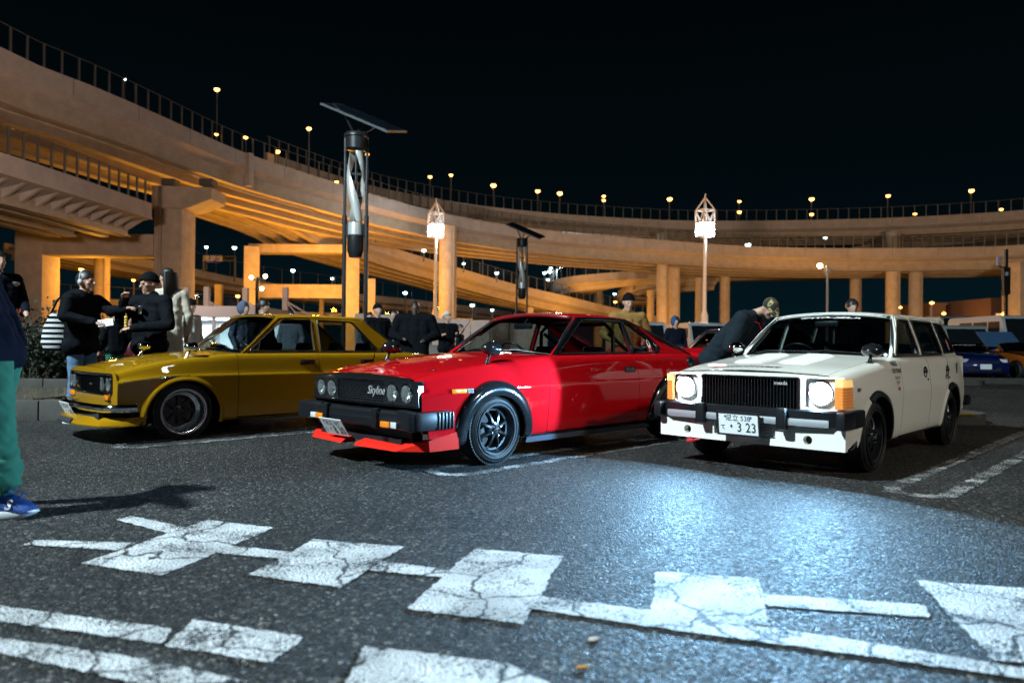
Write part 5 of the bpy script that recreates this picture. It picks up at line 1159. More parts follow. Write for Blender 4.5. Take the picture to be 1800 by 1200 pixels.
    mb = MB(); mb.box((1.13, 0, 1.165), (.03, .24, .06), b=.02); mb.tube([(1.14, 0, 1.19), (1.2, 0, 1.24)], .008, 6); mb.build('inner_mirror', BLACKTRIM, root, smooth=40)
    mb = MB()             # roll cage seen through the glass
    for sg in (-1, 1): mb.tube([(1.95, sg * .52, .25), (1.95, sg * .50, 1.12), (1.95, sg * .40, 1.2)], .02, 8); mb.tube([(1.95, sg * .45, 1.1), (2.6, sg * .45, .75)], .02, 8)
    mb.tube([(1.95, -.40, 1.2), (1.95, .40, 1.2)], .02, 8); mb.build('roll_cage', BLACKTRIM, root, smooth=50)
    mb = MB(); mb.box((3.58, 0, .46), (.10, 1.6, .14), b=.03); mb.build('rear_bumper', BUMP, root, smooth=40)
    tail_end(c, 3.56, .73, .30, .83, (.30, .14, .66))
    mb = MB(); mb.tube([c.top_pt(.70, .66, 0) , c.top_pt(.70, .66, 0) + Vector((.42, -.02, .48))], [.004, .002], 5); mb.build('aerial', CHROME, root)
    def S(u, v): return np.stack([u, v, .905 + .06 * np.clip((u - 3.3) / .3, 0, 1) ** 1.2], 1)
    sheet('rear_spoiler', S, [(3.32, -.70), (3.6, -.66), (3.6, .66), (3.32, .70)], [], .08, .2, P, root, thick=.04)
    return c
# ---------------------------------------------------------------- 3. white estate
HEADLAMP_LIGHTS = []
def white_car():
    root = thing('parked_car', 'cream white four-door estate car with lit headlights and louvred bonnet', 'car', (2.332, 6.274, 0), math.radians(46.4), 'old cars parked side by side')
    P = paint('cream_paint', (0.74, 0.72, 0.65)); x0, x1 = -.62, 3.06
    sh = [(-.62, .755), (-.4, .79), (0, .83), (.4, .87), (.7, .893), (1.5, .897), (2.4, .905), (3.06, .91)]
    cr = lambda z, zf, zr=0: [(x0, zf), (-.25, z - .01), (.3, z), (2.4, z), (x1, z + zr)]
    rows = [(tp(.68, .02, .05, x0, x1), cr(.195, .28, .06)), (tp(.73, .03, .05, x0, x1), cr(.205, .29, .06)), (tp(.752, .035, .05, x0, x1), cr(.28, .34, .05)), (tp(.768, .04, .05, x0, x1), cr(.44, .44)),
            (tp(.776, .04, .06, x0, x1), cr(.575, .565)), (tp(.776, .04, .06, x0, x1), cr(.62, .60)), (tp(.768, .04, .06, x0, x1), cr(.66, .635)),
            (tp(.752, .045, .06, x0, x1), [(x, max(z - .085, .66 if x < -.4 else .70)) for x, z in sh]), (tp(.738, .05, .06, x0, x1), off(sh, -.036)), (tp(.708, .05, .06, x0, x1), sh), (tp(.645, .05, .06, x0, x1), off(sh, .012)),
            (tp(.48, .04, .05, x0, x1), off(sh, .020)), (tp(.24, .02, .02, x0, x1), off(sh, .034)), ([(0, 0.)], off(sh, .037))]
    low = Loft(rows)
    g = lambda y, k=1.0: [(.6, y), (1.2, y), (2.3, y), (3.05, y - .035 * k)]
    zz = lambda a: [(.9, a - .022), (1.3, a), (2.3, a + .004), (2.95, a - .012)]
    up = Loft([(g(.680), .897), (g(.674), .93), (g(.645), 1.03), (g(.59), 1.19), (g(.568), zz(1.252)), (g(.545), zz(1.278)), (g(.48), zz(1.298)), (g(.25), zz(1.325)), (0.0, zz(1.330))])
    c = Car(root, low, up, P, 9.0); xf = lambda z: x0 + (.03 if z < .5 else 0)
    AC, AZ, AR = 0.0, .262, .345
    c.both('front_fender', front_fender_pts(c, xf, .60, AC, AZ, AR, .33, .215, .647, .60))
    c.both('front_door', [('z', .648, .23), ('z', 1.508, .23), ('z', 1.508, .5), ('s', 1.508, 9), ('s', .648, 9), ('z', .648, .5)])
    RX, RZ = 2.31, .262; a = math.degrees(math.asin((.23 - RZ) / AR))
    c.both('rear_door', [('z', 1.512, .23), ('z', RX - AR * math.cos(math.radians(a)) - .02, .23), ('arc', RX, RZ, AR + .02, 180 - a, 122), ('s', 2.30, 9), ('s', 1.516, 9), ('z', 1.516, .5)])
    c.both('rear_fender', [('arc', RX, RZ, AR, 126, a), ('z', 3.02, .32), ('z', 3.06, .5), ('s', 3.06, 9), ('s', 2.308, 9), ('z', 2.17, .62)])
    c.both('sill', [('s', .36, 0), ('s', 1.96, 0), ('z', 1.96, .224), ('z', .36, .209)], mat=P)
    c.deck('bonnet', [(x0 + .004, -.5975), (.58, -.5975), (.55, -.40), (.52, 0), (.55, .40), (.58, .5975), (x0 + .004, .5975), (x0 - .012, .3), (x0 - .016, 0), (x0 - .012, -.3)])
    W1 = rounded([(.775, .922), (1.15, 1.236), (1.455, 1.240), (1.462, .922)], .03); W2 = rounded([(1.555, .922), (1.550, 1.240), (2.245, 1.240), (2.285, .922)], .03); W3 = rounded([(2.375, .928), (2.335, 1.236), (2.70, 1.232), (2.935, .940)], .04)
    c.roof([(.635, .897), (.87, 1.08), (1.10, 1.268)], 1.03, [(3.03, .897), (2.93, 1.08), (2.83, 1.262)], 2.90, [W1, W2, W3])
    TINT = glass_mat('tinted_glass', (.16, .18, .19), 1.0)
    for w in (W1, W2, W3): c.side_glass(w, BLACKTRIM, .013, glass=TINT if w is not W1 else GLASS)
    # door window frames standing a little proud, with a dark gap between the two doors
    for sg in (-1, 1):
        for pts in ([(.700, .905), (1.125, 1.258), (1.495, 1.262), (1.500, .905)], [(1.520, .905), (1.515, 1.262), (2.285, 1.262), (2.322, .905)]):
            mb = MB(); mb.tube([c.up_pt(x, z, sg, .004) for x, z in dense(pts, .08, .08)][:-1], .009, 6); mb.build('door_frame_bead', P, root, smooth=50)
        mb = MB(); mb.tube([c.up_pt(1.509, z, sg, .003) for z in np.linspace(.905, 1.26, 8)], .005, 5); mb.build('door_gap_seal', BLACKTRIM, root)
        mb = MB(); mb.tube([c.up_pt(x, z, sg, .012) for x, z in [(.70, .93), (.90, 1.10), (1.11, 1.272), (1.4, 1.286), (2.2, 1.288), (2.8, 1.276)]], .009, 6); mb.build('rain_gutter', P, root, smooth=50)
        mb = MB(); mb.tube([c.up_pt(x, .905, sg, .010) for x in np.linspace(.70, 2.32, 12)], .009, 6); mb.build('belt_moulding', BLACKTRIM, root, smooth=50)
        for x in (1.36, 2.16):
            p = c.low_pt(x, .760, sg, .002); mb = MB(); mb.lathe([(.052, 0), (.052, .005), (.044, .006), (.040, -.004), (0, -.006)], 24, axis_to((0, sg, .05), p)); hd = mb.build('door_handle', M('handle_grey', (.08, .08, .08), rough=.25, metal=.6), root, smooth=40)
            mb = MB(); mb.box(p + Vector((0, sg * .008, .008)), (.088, .012, .026), b=.005); mb.build('handle_flap', BLACKTRIM, hd, smooth=40)
            mb = MB(); mb.lathe([(0, .006), (.011, .005), (.012, 0)], 12, axis_to((0, sg, 0), c.low_pt(x + .06, .69, sg, .003))); mb.build('door_lock', CHROME, root)
    bot = [Vector((.53 + .13 * t * t, .690 * t, .900 + .03 * (1 - t * t))) for t in np.linspace(1, -1, 13)]
    SCR = glass_mat('windscreen_glass', (.42, .50, .52))
    c.screen('windscreen', bot, c.hd, .025, None, .013, glass=SCR, inset=.020)
    wiper(c, (.12, .01), (.34, .05), BLACKTRIM, BLACKTRIM); wiper(c, (.50, .01), (.76, .045), BLACKTRIM, BLACKTRIM)
    V, n, k, nm = c.scr
    def scr_pt(u, v, l=.004):
        j = min(int(u * (n - 1)), n - 2); i = min(int(v * (k - 1)), k - 2); a = u * (n - 1) - j; b = v * (k - 1) - i
        return (Vector(V[i * n + j]) * (1 - a) + Vector(V[i * n + j + 1]) * a) * (1 - b) + (Vector(V[(i + 1) * n + j]) * (1 - a) + Vector(V[(i + 1) * n + j + 1]) * a) * b + nm * l
    WHITEST = M('sticker_white', (.75, .75, .75), rough=.5)
    t = MB(); Vt, Ft = text_geo('器ITA-SEL.R', .62, shear=.15, bold=.035, track=.92); w0 = np.ptp(Vt[:, 0]); t.add([scr_pt(.52 + v[0] / w0 * .30, .875 + v[1] * .085) for v in Vt], Ft); t.build('screen_lettering', WHITEST, root)
    mb = MB(); mb.add([scr_pt(.955 + .012 * math.cos(q), .06 + .03 * math.sin(q)) for q in np.linspace(0, 2 * PI, 13)[:-1]], [tuple(range(12))]); mb.build('inspection_sticker', WHITEST, root)
    # bonnet louvres: two banks of seven pressed slots
    for yc in (.225, -.17):
        for k2 in range(7):
            x = -.17 + k2 * .085; mb = MB(); Vv = []; Ff = []; nn = 11
            for j in range(nn):
                yy = yc - .135 + .27 * j / (nn - 1); tt = min(1, min(j, nn - 1 - j) / 1.6); hgt = .022 * math.sin(tt * PI / 2)
                for dx, f in ((-.040, 0), (-.030, .30), (-.010, .75), (.012, 1.0), (.022, .92), (.022, -.1)): Vv.append(c.top_pt(x + dx, yy, .001 + hgt * f))
            for j in range(nn - 1):
                for q in range(5): Ff.append((j * 6 + q, j * 6 + q + 1, (j + 1) * 6 + q + 1, (j + 1) * 6 + q))
            mb.add(Vv, Ff); mb.build('bonnet_louvre', P, root, smooth=50)
    INK = M('sticker_black', (.015, .015, .018), rough=.5); REDST = M('sticker_red', (.5, .02, .03), rough=.5)
    def hood_text(txt, xc, yc, size, mat, **kw):
        Vt, Ft = text_geo(txt, size, **kw); t = MB(); t.add([c.top_pt(xc - v[1], yc - v[0], .003) for v in Vt], Ft); t.build('bonnet_lettering', mat, root)
    hood_text('YOKOHAMA', -.475, .05, .085, INK, bold=.012, sx=.98)
    t = MB(); yl = [(.0, .045), (.055, .045), (.085, .015), (.135, .045), (.16, .045), (.085, -.03), (.03, -.03), (.06, .0)]; t.add([c.top_pt(-.475 - b, .42 - a, .003) for a, b in yl], [tuple(range(len(yl)))]); t.build('bonnet_mark', REDST, root)
    # side decals on the visible flank
    def side_text(txt, xc, zc, size, mat, sg=-1, name='side_lettering', **kw):
        Vt, Ft = text_geo(txt, size, **kw); t = MB(); t.add([c.low_pt(xc + v[0], zc + v[1], sg, .004) for v in Vt], Ft); return t.build(name, mat, root)
    side_text('RE雨宮', .50, .845, .048, INK, bold=.02); side_text('CO TUNE', .515, .785, .05, INK, bold=.03); side_text('■▪■▪■', .52, .728, .034, M('sticker_grey', (.25, .25, .25))); side_text('▪■▪■▪', .52, .69, .034, M('sticker_grey', (.25, .25, .25))); side_text('■■', .53, .635, .035, REDST)
    side_text('APS', 2.10, .70, .07, M('decal_brown', (.16, .05, .03), rough=.5), shear=.4, bold=.02)
    side_text('AP', -.36, .655, .038, INK, bold=.04, sx=1.6)
    t = MB(); t.add([c.up_pt(2.78 + .05 * math.cos(q), 1.02 + .06 * math.sin(q), -1, -.008) for q in np.linspace(0, 2 * PI, 19)[:-1]], [tuple(range(18))]); t.build('window_sticker', M('sticker_pink', (.35, .16, .14), rough=.6), root)
    for q in (0, 1):
        mb = MB(); p = c.low_pt(2.56 + q * .075, .775, -1, .004); mb.box(p, (.03, .01, .11), b=.004); mb.build('vent_slot', CLEARLENS if q == 0 else BLACKTRIM, root)
    # face
    xf2 = lambda y, z: -.632 - .022 * (1 - (y / .7) ** 2) + 0 * z
    gh = rect(-.405, .405, .490, .742, .015); lh = [rect(sg * .565 - .115, sg * .565 + .115, .518, .742, .03) for sg in (-1, 1)]
    face_sheet(c, 'nose_panel', xf2, rounded([(-.735, .45), (.735, .45), (.735, .752), (.3, .775), (-.3, .775), (-.735, .752)], .01), [gh] + lh, P, thick=.04)
    mb = MB(); mb.box((-.57, 0, .615), (.02, .83, .26)); gb = mb.build('grille', DARK, root)
    for k2 in range(31):
        y = -.39 + k2 * .026; mb = MB(); mb.box((-.632, y, .612), (.035, .007, .225), b=.002); mb.build('grille_bar', M('grille_bar_dark', (.05, .055, .06), rough=.2, metal=.8), gb)
    t = MB(); put_text(t, 'mazda', .040, frame_front(-.668, -.27, .700), bold=.02, sx=1.05); t.build('grille_badge', M('badge_silver', (.75, .76, .76)), gb)
    mb = MB(); L = [Vector((float(xf2(y, z)) - .004, y, z)) for y, z in dense(gh, .06, .06)]; mb.tube(L, .008, 6, closed=True); mb.build('grille_surround', BLACKGLOSS, root, smooth=50)
    LIT = M('headlight_glow', (1, 1, 1), emis=(.82, .93, 1.0), estr=60.0)
    for sg in (-1, 1):
        mb = MB(); mb.box((-.60, sg * .565, .63), (.02, .24, .235)); hb = mb.build('headlight_bucket', M('bucket_silver', (.8, .82, .84), rough=.5, metal=.2), root)
        l = round_lamp(root, -.636, sg * .565, .632, .084, ring=CHROME, lit=True); mb = MB(); mb.lathe([(.084, -.030), (.084, .004), (.070, .022), (.04, .034), (0, .038)], 30, frame_front(-.640, sg * .565, .632)); mb.build('glow', LIT, l, smooth=60)
        HEADLAMP_LIGHTS.append((sg * .565, l))
        # corner lamp: amber outside wrapping to the flank
        def S(u, v, sg=sg):   # u along the wrap 0..1, v height
            th = np.clip((u - .35) / .4, 0, 1); th = th * th * (3 - 2 * th) * (PI / 2) * .92
            y = .676 + np.minimum(u, .48) * .145 + 0 * v; x = -.668 + np.clip(u - .36, 0, 1) * .30
            return np.stack([x, sg * y, v], 1)
        sheet('corner_lamp', S, [(0, .522), (1, .530), (.93, .66), (.86, .742), (0, .745)], [], .06, .05, M('corner_lamp_lit', (.75, .26, .06), rough=.12, coat=.5, emis=(1, .36, .10), estr=.22), root, thick=.03, flip=(sg > 0))
        sheet('corner_lamp_top', S, [(.02, .684), (.91, .684), (.85, .739), (.02, .742)], [], .06, .05, M('corner_lamp_bright', (.85, .55, .2), rough=.12, coat=.5, emis=(1, .66, .22), estr=.75), root, thick=.004, flip=(sg > 0), lift=.003)
        for kk in range(7):
            zz_ = .538 + kk * .0215; sheet('lens_rib', S, [(.02, zz_), (.90, zz_), (.90, zz_ + .005), (.02, zz_ + .005)], [], .1, .05, AMBER, root, thick=.002, flip=(sg > 0), lift=.003)
        fender_mirror(c, .16, sg * .655, BLACKGLOSS, .10, (.10, .085, .058)) if sg < 0 else fender_mirror(c, .42, sg * .66, CHROME, .09, (.07, .07, .055))
    # bumper: black rubber with bright inset, two overriders
    pts = [(-.38, .775), (-.56, .772), (-.68, .74), (-.735, .66), (-.760, .4), (-.770, 0)]; full = [(x, -y) for x, y in pts] + [(x, y) for x, y in pts[::-1][1:]]
    path = [Vector((x, y, .445)) for x, y in full]
    def sd(i):
        d = path[min(i + 1, len(path) - 1)] - path[max(i - 1, 0)]; nn = Vector((-d.y, d.x, 0)).normalized(); return (nn, Vector((0, 0, 1)))
    BUMP = M('bumper_black', (.006, .007, .009), rough=.36, coat=.12, spec=.4)
    mb = MB(); mb.sweep(path, [(-.06, -.06), (.008, -.062), (.020, -.05), (.020, .058), (.008, .068), (-.06, .066)], sd); bp = mb.build('front_bumper', BUMP, root, smooth=30)
    mb = MB(); mb.sweep(path[3:-3], [(.018, -.054), (.026, -.050), (.029, -.026), (.026, -.002), (.018, .004)], lambda i: sd(i + 3)); mb.build('bumper_inset', M('brushed_bright', (.66, .69, .72), rough=.42, metal=.9), bp, smooth=30)
    for sg in (-1, 1):
        mb = MB(); mb.box((-.790, sg * .335, .440), (.075, .075, .165), b=.016); mb.build('overrider', BUMP, bp, smooth=40)
        mb = MB(); mb.box((-.66, sg * .755, .445), (.26, .07, .135), rot=(0, 0, sg * -.16 * 0), b=.025); mb.build('bumper_corner', BUMP, bp, smooth=40)
    # square air dam with brake ducts and an oil cooler
    dh = [rect(-.255, .255, .275, .372, .008)] + [[(sg * .50 + .033 * math.cos(t), .288 + .033 * math.sin(t)) for t in np.linspace(0, 2 * PI, 25)[:-1]] for sg in (-1, 1)]
    xd = lambda y, z: -.705 - .02 * (1 - (y / .75) ** 2) - .03 * (.35 - z)
    dam = face_sheet(c, 'air_dam', xd, rounded([(-.765, .222), (.765, .222), (.765, .385), (-.765, .385)], .004), dh, P, thick=.06)
    for sg in (-1, 1):
        mb = MB(); mb.prism([(-.705, .225), (-.43, .30), (-.43, .385), (-.705, .385)], sg * .752, sg * .766, Matrix(((1, 0, 0, 0), (0, 0, 1, 0), (0, 1, 0, 0), (0, 0, 0, 1)))); mb.build('dam_side', P, dam)
        mb = MB(); mb.box((-.64, sg * .50, .288), (.03, .10, .09)); mb.build('brake_duct', DARK, dam)
    ol = MB(); ol.box((-.665, 0, .324), (.02, .54, .10)); oc = ol.build('oil_cooler', M('cooler_dark', (.08, .09, .1), rough=.4, metal=.5), root)
    for k2 in range(9):
        mb = MB(); mb.box((-.688, 0, .284 + k2 * .0105), (.02, .505, .0045)); mb.build('cooler_fin', M('cooler_fin', (.75, .78, .8), rough=.35, metal=.8), oc)
    mb = MB(); mb.tube([(-.72, .47, .215), (-.80, .45, .20), (-.82, .38, .215)], .014, 6); mb.tube([(-.82, .38, .215), (-.80, .34, .225)], .01, 6); mb.build('tow_strap', M('strap_red', (.55, .02, .03), rough=.6), root, smooth=50)
    number_plate(root, frame_front(-.822, .0, .375, tilt=math.radians(8)), '足立 538', 'て', '・3 23', border=True, seal=True)
    fl = [(-.01, -.012), (.026, -.014), (.032, -.004), (.028, .016), (.004, .034), (-.01, .034)]
    c.flare(AC, AZ, AR, fl, BLACKTRIM, a0=-6, a1=120); c.flare(RX, RZ, AR, fl, BLACKTRIM, a0=-6, a1=120)
    fp_ = [(-.01, -.01), (.014, -.01), (.016, 0), (.0, .03), (-.01, .03)]
    c.flare(AC, AZ, AR, fp_, P, a0=121, a1=190, name='arch_lip'); c.flare(RX, RZ, AR, fp_, P, a0=121, a1=190, name='arch_lip')
    c.shell(.1, 2.95, .2); c.liner(.5, 1.98); c.wells([(0, .28), (2.31, .28)], .375, .42, .735)
    for x in (0.0, 2.31):
        for sg in (-1, 1): wheel(root, x, sg * .655, .280, .195, .205, 'eight')
    seats(c, (1.12, 1.95), z0=.24, h=.74); cockpit(c, .66, .875)
    mb = MB(); mb.box((1.0, 0, 1.205), (.03, .22, .055), b=.018); mb.build('inner_mirror', BLACKTRIM, root, smooth=40)
    mb = MB(); mb.box((3.10, 0, .42), (.12, 1.54, .12), b=.04); mb.build('rear_bumper', BUMP, root, smooth=40)
    tail_end(c, 3.06, .71, .32, .90, (.16, .24, .72))
    # tailgate window and roof lip spoiler
    rb = [Vector((3.06, .62 * t, .915)) for t in np.linspace(1, -1, 13)][::-1]; c.screen('rear_window', rb, c.rh, .01, None, .014, glass=TINT)
    V2 = []; F2 = []; n2 = 13
    for t in np.linspace(-1, 1, n2):
        y = .53 * t; e = .02 * t * t
        for x, z in ((2.70, 1.312), (2.85, 1.338), (2.98, 1.328), (3.04, 1.300), (3.03, 1.285), (2.9, 1.285), (2.72, 1.285)): V2.append((x - e, y, z - .035 * abs(t) ** 2))
    for i in range(n2 - 1):
        for k2 in range(7): F2.append((i * 7 + k2, i * 7 + (k2 + 1) % 7, (i + 1) * 7 + (k2 + 1) % 7, (i + 1) * 7 + k2))
    F2 += [tuple(range(7)), tuple((n2 - 1) * 7 + q for q in range(7))]
    mesh_obj('roof_spoiler', V2, F2, P, root, smooth=50)
    return c
# ================================================================ PEOPLE
def cloth(name, col, rough=.85, bump=.25, scale=14): return M(name, col, rough=rough, bump=bump, bscale=scale, noise=.12, nscale=7, spec=.06)
SKIN = M('skin', (.42, .24, .17), rough=.55); SKIN_D = M('skin_deep', (.10, .055, .04), rough=.55); HAIR = M('hair_black', (.012, .010, .009), rough=.45)
BLACKCL = cloth('black_cloth', (.0045, .0055, .0075)); NAVY = cloth('navy_cloth', (.005, .007, .014)); JEANS = cloth('jeans', (.10, .17, .27), scale=26); GREEN = cloth('green_trousers', (.045, .165, .105), bump=.5, scale=9)
CREAM = cloth('cream_coat', (.52, .46, .37)); WHITECL = cloth('white_jacket', (.55, .53, .48)); BEIGE = cloth('mustard_jacket', (.24, .14, .045)); GREY = cloth('grey_cloth', (.10, .11, .13)); WHITETR = cloth('white_trousers', (.55, .55, .56)); BLUEGREY = cloth('blue_grey_hood', (.085, .10, .15))
SHOE_W = M('shoe_white', (.62, .62, .60), rough=.6); SHOE_G = M('shoe_lime', (.35, .65, .08), rough=.6); SHOE_B = M('shoe_blue', (.012, .055, .24), rough=.65, bump=.3, bscale=120)
def remesh(prims, vox, smooth_it=5):
    """one continuous skin over tapered capsules ('c', a, b, ra, rb, tag) and ellipsoids ('e', centre, radii, tag)"""
    mb = MB()
    for p in prims:
        if p[0] == 'c':
            a, b = Vector(p[1]), Vector(p[2]); ra, rb = p[3], p[4]; d = (b - a); L = max(d.length, 1e-4); fr = axis_to(d if d.length > 1e-4 else (0, 0, 1), a)
            prof = [(max(1e-4, ra * math.sin(t)), -ra * math.cos(t)) for t in np.linspace(0, PI / 2, 5)] + [(max(1e-4, rb * math.cos(t)), L + rb * math.sin(t)) for t in np.linspace(0, PI / 2, 5)]
            mb.lathe(prof, 14, fr, caps=True)
        else: mb.ball(p[1], p[2], 16, 11, p[4] if len(p) > 4 else None)
    me = bpy.data.meshes.new('tmp'); me.from_pydata(mb.V, [], mb.F); o = bpy.data.objects.new('tmp', me); COL.objects.link(o)
    r = o.modifiers.new('r', 'REMESH'); r.mode = 'VOXEL'; r.voxel_size = vox; r.use_smooth_shade = True
    if smooth_it: s = o.modifiers.new('s', 'SMOOTH'); s.factor = .5; s.iterations = smooth_it
    dg = bpy.context.evaluated_depsgraph_get(); ev = o.evaluated_get(dg); e = ev.to_mesh()
    V = np.zeros(len(e.vertices) * 3); e.vertices.foreach_get('co', V); V = V.reshape(-1, 3); F = [tuple(q.vertices) for q in e.polygons]
    ev.to_mesh_clear(); bpy.data.objects.remove(o); bpy.data.meshes.remove(me)
    C0 = np.array([V[list(f)].mean(0) for f in F]); best = np.full(len(F), 9e9); lab = np.zeros(len(F), int)
    for p in prims:
        if p[0] == 'c':
            a, b = np.array(p[1], float), np.array(p[2], float); d = b - a; t = np.clip(((C0 - a) @ d) / max(1e-9, d @ d), 0, 1); dist = np.linalg.norm(C0 - a - t[:, None] * d, axis=1) - (p[3] + (p[4] - p[3]) * t); tag_ = p[5]
        else:
            q = C0 - np.array(p[1]); rr = np.array(p[2] if hasattr(p[2], '__len__') else (p[2],) * 3); k = np.linalg.norm(q / rr, axis=1); dist = (k - 1) * rr.min(); tag_ = p[3]
        m_ = dist < best; best[m_] = dist[m_]; lab[m_] = tag_
    return V, F, lab
def crumple(V, F, lab, amp):
    """cloth folds: push the clothed part of the skin in and out by a stretched noise"""
    N = np.zeros_like(V); cl = np.zeros(len(V))
    for f, l in zip(F, lab):
        f = list(f); n = np.cross(V[f[1]] - V[f[0]], V[f[2]] - V[f[0]]); N[f] += n
        if l < 2: cl[f] += 1
        else: cl[f] -= 5
    ln = np.linalg.norm(N, axis=1, keepdims=True); ln[ln == 0] = 1; N /= ln; out = V.copy()
    for i in np.nonzero(cl > 0)[0]:
        x, y, z = V[i]; a = noise.noise((x * 7 + z * 3, y * 7, z * 11)); b = noise.noise((x * 16, y * 16 + 5, z * 20 - x * 9)); out[i] += N[i] * amp * (1.3 * (1 - 2 * abs(a)) + .6 * b - .5)
    return out
def hand_prims(w, d, side, tag_, curl=.5, pin=None):
    """palm, four unequal bent fingers and a thumb growing from wrist w along d"""
    w, d = Vector(w), Vector(d).normalized(); up = Vector((0, 0, 1)); x = d.cross(up)
    if x.length < .2: x = Vector((side, 0, 0))
    x.normalize(); y = x.cross(d); P = []
    if y.z > 0: y = -y
    k = w + d * .085; P.append(('c', w[:], (w + d * .02)[:], .026, .028, tag_))
    for j in (-1, 0, 1): P.append(('c', (w + d * .015 + x * j * .016)[:], (k + x * j * .022)[:], .016, .015, tag_))
    for j, ln in ((-1.5, .058), (-.5, .072), (.5, .068), (1.5, .054)):
        a = k + x * j * .019; b = a + d * ln * .5 * math.cos(curl * .5) + y * ln * .5 * math.sin(curl * .5); c_ = b + d * ln * .55 * math.cos(curl * 1.6) + y * ln * .55 * math.sin(curl * 1.6)
        P += [('c', a[:], b[:], .0095, .009, tag_), ('c', b[:], c_[:], .009, .0075, tag_)]
    a = w + d * .03 - x * side * .026; b = a + (d * .8 - x * side * .7).normalized() * .035 + y * .012; c_ = b + (d + y * .3).normalized() * .032
    P += [('c', a[:], b[:], .013, .011, tag_), ('c', b[:], c_[:], .011, .009, tag_)]
    return P
def person(label, loc, rz, h=1.74, group=None, mats=None, lean=(0, 0), arms=None, legs=None, bulk=1.0, vox=.016, hair='short', hat=None, head_turn=0.0, head_nod=0.0, coat=0.0, hood=False, hands=True, skin=SKIN, collar=False, hd_off=(0, 0, 0), hatmat=None, name='person', hat_tag=None):
    """mats: (top, trousers, shoes).  Local frame: faces -Y, own left is +X."""
    s = h / 1.74; top, tro, sho = mats; t = thing(name, label, 'person', loc, rz, group)
    B = bulk; lx, ly = lean; prims = []; V3 = Vector
    hip = V3((0, 0, .93 * s)); sh = V3((lx, ly, 1.43 * s)); nk = sh + V3((lx * .12, ly * .12, .07 * s)); hd = nk + V3((lx * .25, ly * .25 - .012, .135 * s)) + V3(hd_off) * s
    TOP, TRO, SHO, SKN = 0, 1, 2, 3
    # trunk: several columns so that it is wider than deep
    for q, w in ((-1, .105), (0, .118), (1, .105)):
        prims.append(('c', (hip + V3((q * .075 * s * B, .0, .0)))[:], (hip.lerp(sh, .55) + V3((q * .085 * s * B, 0, 0)))[:], w * s * B, w * s * B, TOP))
        prims.append(('c', (hip.lerp(sh, .5) + V3((q * .085 * s * B, 0, 0)))[:], (hip.lerp(sh, .9) + V3((q * .098 * s * B, .01, -.02)))[:], w * 1.02 * s * B, w * .86 * s * B, TOP))
    prims.append(('c', (sh + V3((-.15 * s * B, .0, -.02)))[:], (sh + V3((.15 * s * B, 0, -.02)))[:], .078 * s * B, .078 * s * B, TOP))
    if coat:       # skirt of a long coat
        for q in (-1, 0, 1): prims.append(('c', (hip + V3((q * .08 * s, 0, .02)))[:], (V3((q * .105 * s, .0, (.93 - coat) * s)))[:], .115 * s * B, .125 * s * B, TOP))
    else: prims.append(('c', (hip + V3((-.09 * s * B, 0, -.03)))[:], (hip + V3((.09 * s * B, 0, -.03)))[:], .118 * s * B, .118 * s * B, TOP))
    if collar or hood: prims.append(('c', (nk + V3((-.03, .015, -.035)))[:], (nk + V3((.03, .015, -.035)))[:], .082 * s, .082 * s, TOP))
    if hood: prims.append(('e', (nk + V3((0, .10, -.03)))[:], (.115 * s, .075 * s, .085 * s), TOP))
    prims.append(('c', nk[:], (nk.lerp(hd, .6))[:], .055 * s, .052 * s, SKN))
    # legs
    legs = legs or (((-.10, -.02, .49), (-.11, .03, .075)), ((.10, -.02, .49), (.11, .0, .075)))
    for q, (kn, an) in zip((-1, 1), legs):
        hp = V3((q * .085 * s, 0, .88 * s)); kn = V3(kn) * s; an = V3(an) * s
        prims += [('c', hp[:], kn[:], .092 * s, .066 * s, TRO), ('c', kn[:], an[:], .066 * s, .052 * s, TRO)]
        prims += [('c', (an + V3((0, .03, -.035)))[:], (an + V3((0, -.15 * s, -.04)))[:], .042, .036, SHO), ('c', (an + V3((0, .0, .0)))[:], (an + V3((0, -.05, -.03)))[:], .045, .04, SHO)]
    # arms
    arms = arms or (((-.27, .02, 1.13), (-.25, -.10, .90)), ((.27, .02, 1.13), (.25, -.10, .90)))
    for q, (el, wr) in zip((-1, 1), arms):
        sj = sh + V3((q * .185 * s * B, 0, -.01)); el = V3(el) * s; wr = V3(wr) * s
        prims += [('c', sj[:], el[:], .072 * s * B, .058 * s * B, TOP), ('c', el[:], wr[:], .058 * s * B, .043 * s * B, TOP)]
        if hands:
            d = (wr - el).normalized(); prims += hand_prims(wr + d * .012, d, q, SKN, .7) if vox < .013 else [('c', (wr + d * .02)[:], (wr + d * .11)[:], .034, .030, SKN)]
    # head with brow, nose, mouth, chin and ears, turned and nodded about the neck
    R = Matrix.Rotation(head_turn, 3, 'Z') @ Matrix.Rotation(head_nod, 3, 'X'); H = lambda v: (hd + R @ (V3(v) * s))[:]; R4 = R
    prims += [('e', H((0, .012, .02)), (.076 * s, .094 * s, .098 * s), SKN, R4), ('e', H((0, -.028, -.045)), (.058 * s, .062 * s, .070 * s), SKN, R4), ('e', H((0, -.075, -.098)), (.026 * s, .022 * s, .02 * s), SKN, R4),
              ('c', H((0, -.088, .012)), H((0, -.112, -.026)), .010 * s, .016 * s, SKN), ('c', H((-.03, -.080, .022)), H((.03, -.080, .022)), .014 * s, .014 * s, SKN), ('c', H((-.018, -.088, -.062)), H((.018, -.088, -.062)), .010 * s, .010 * s, SKN)]
    for q in (-1, 1): prims += [('e', H((q * .078, .012, -.01)), (.012 * s, .022 * s, .034 * s), SKN, R4), ('e', H((q * .045, -.06, -.02)), (.022 * s, .022 * s, .02 * s), SKN, R4)]
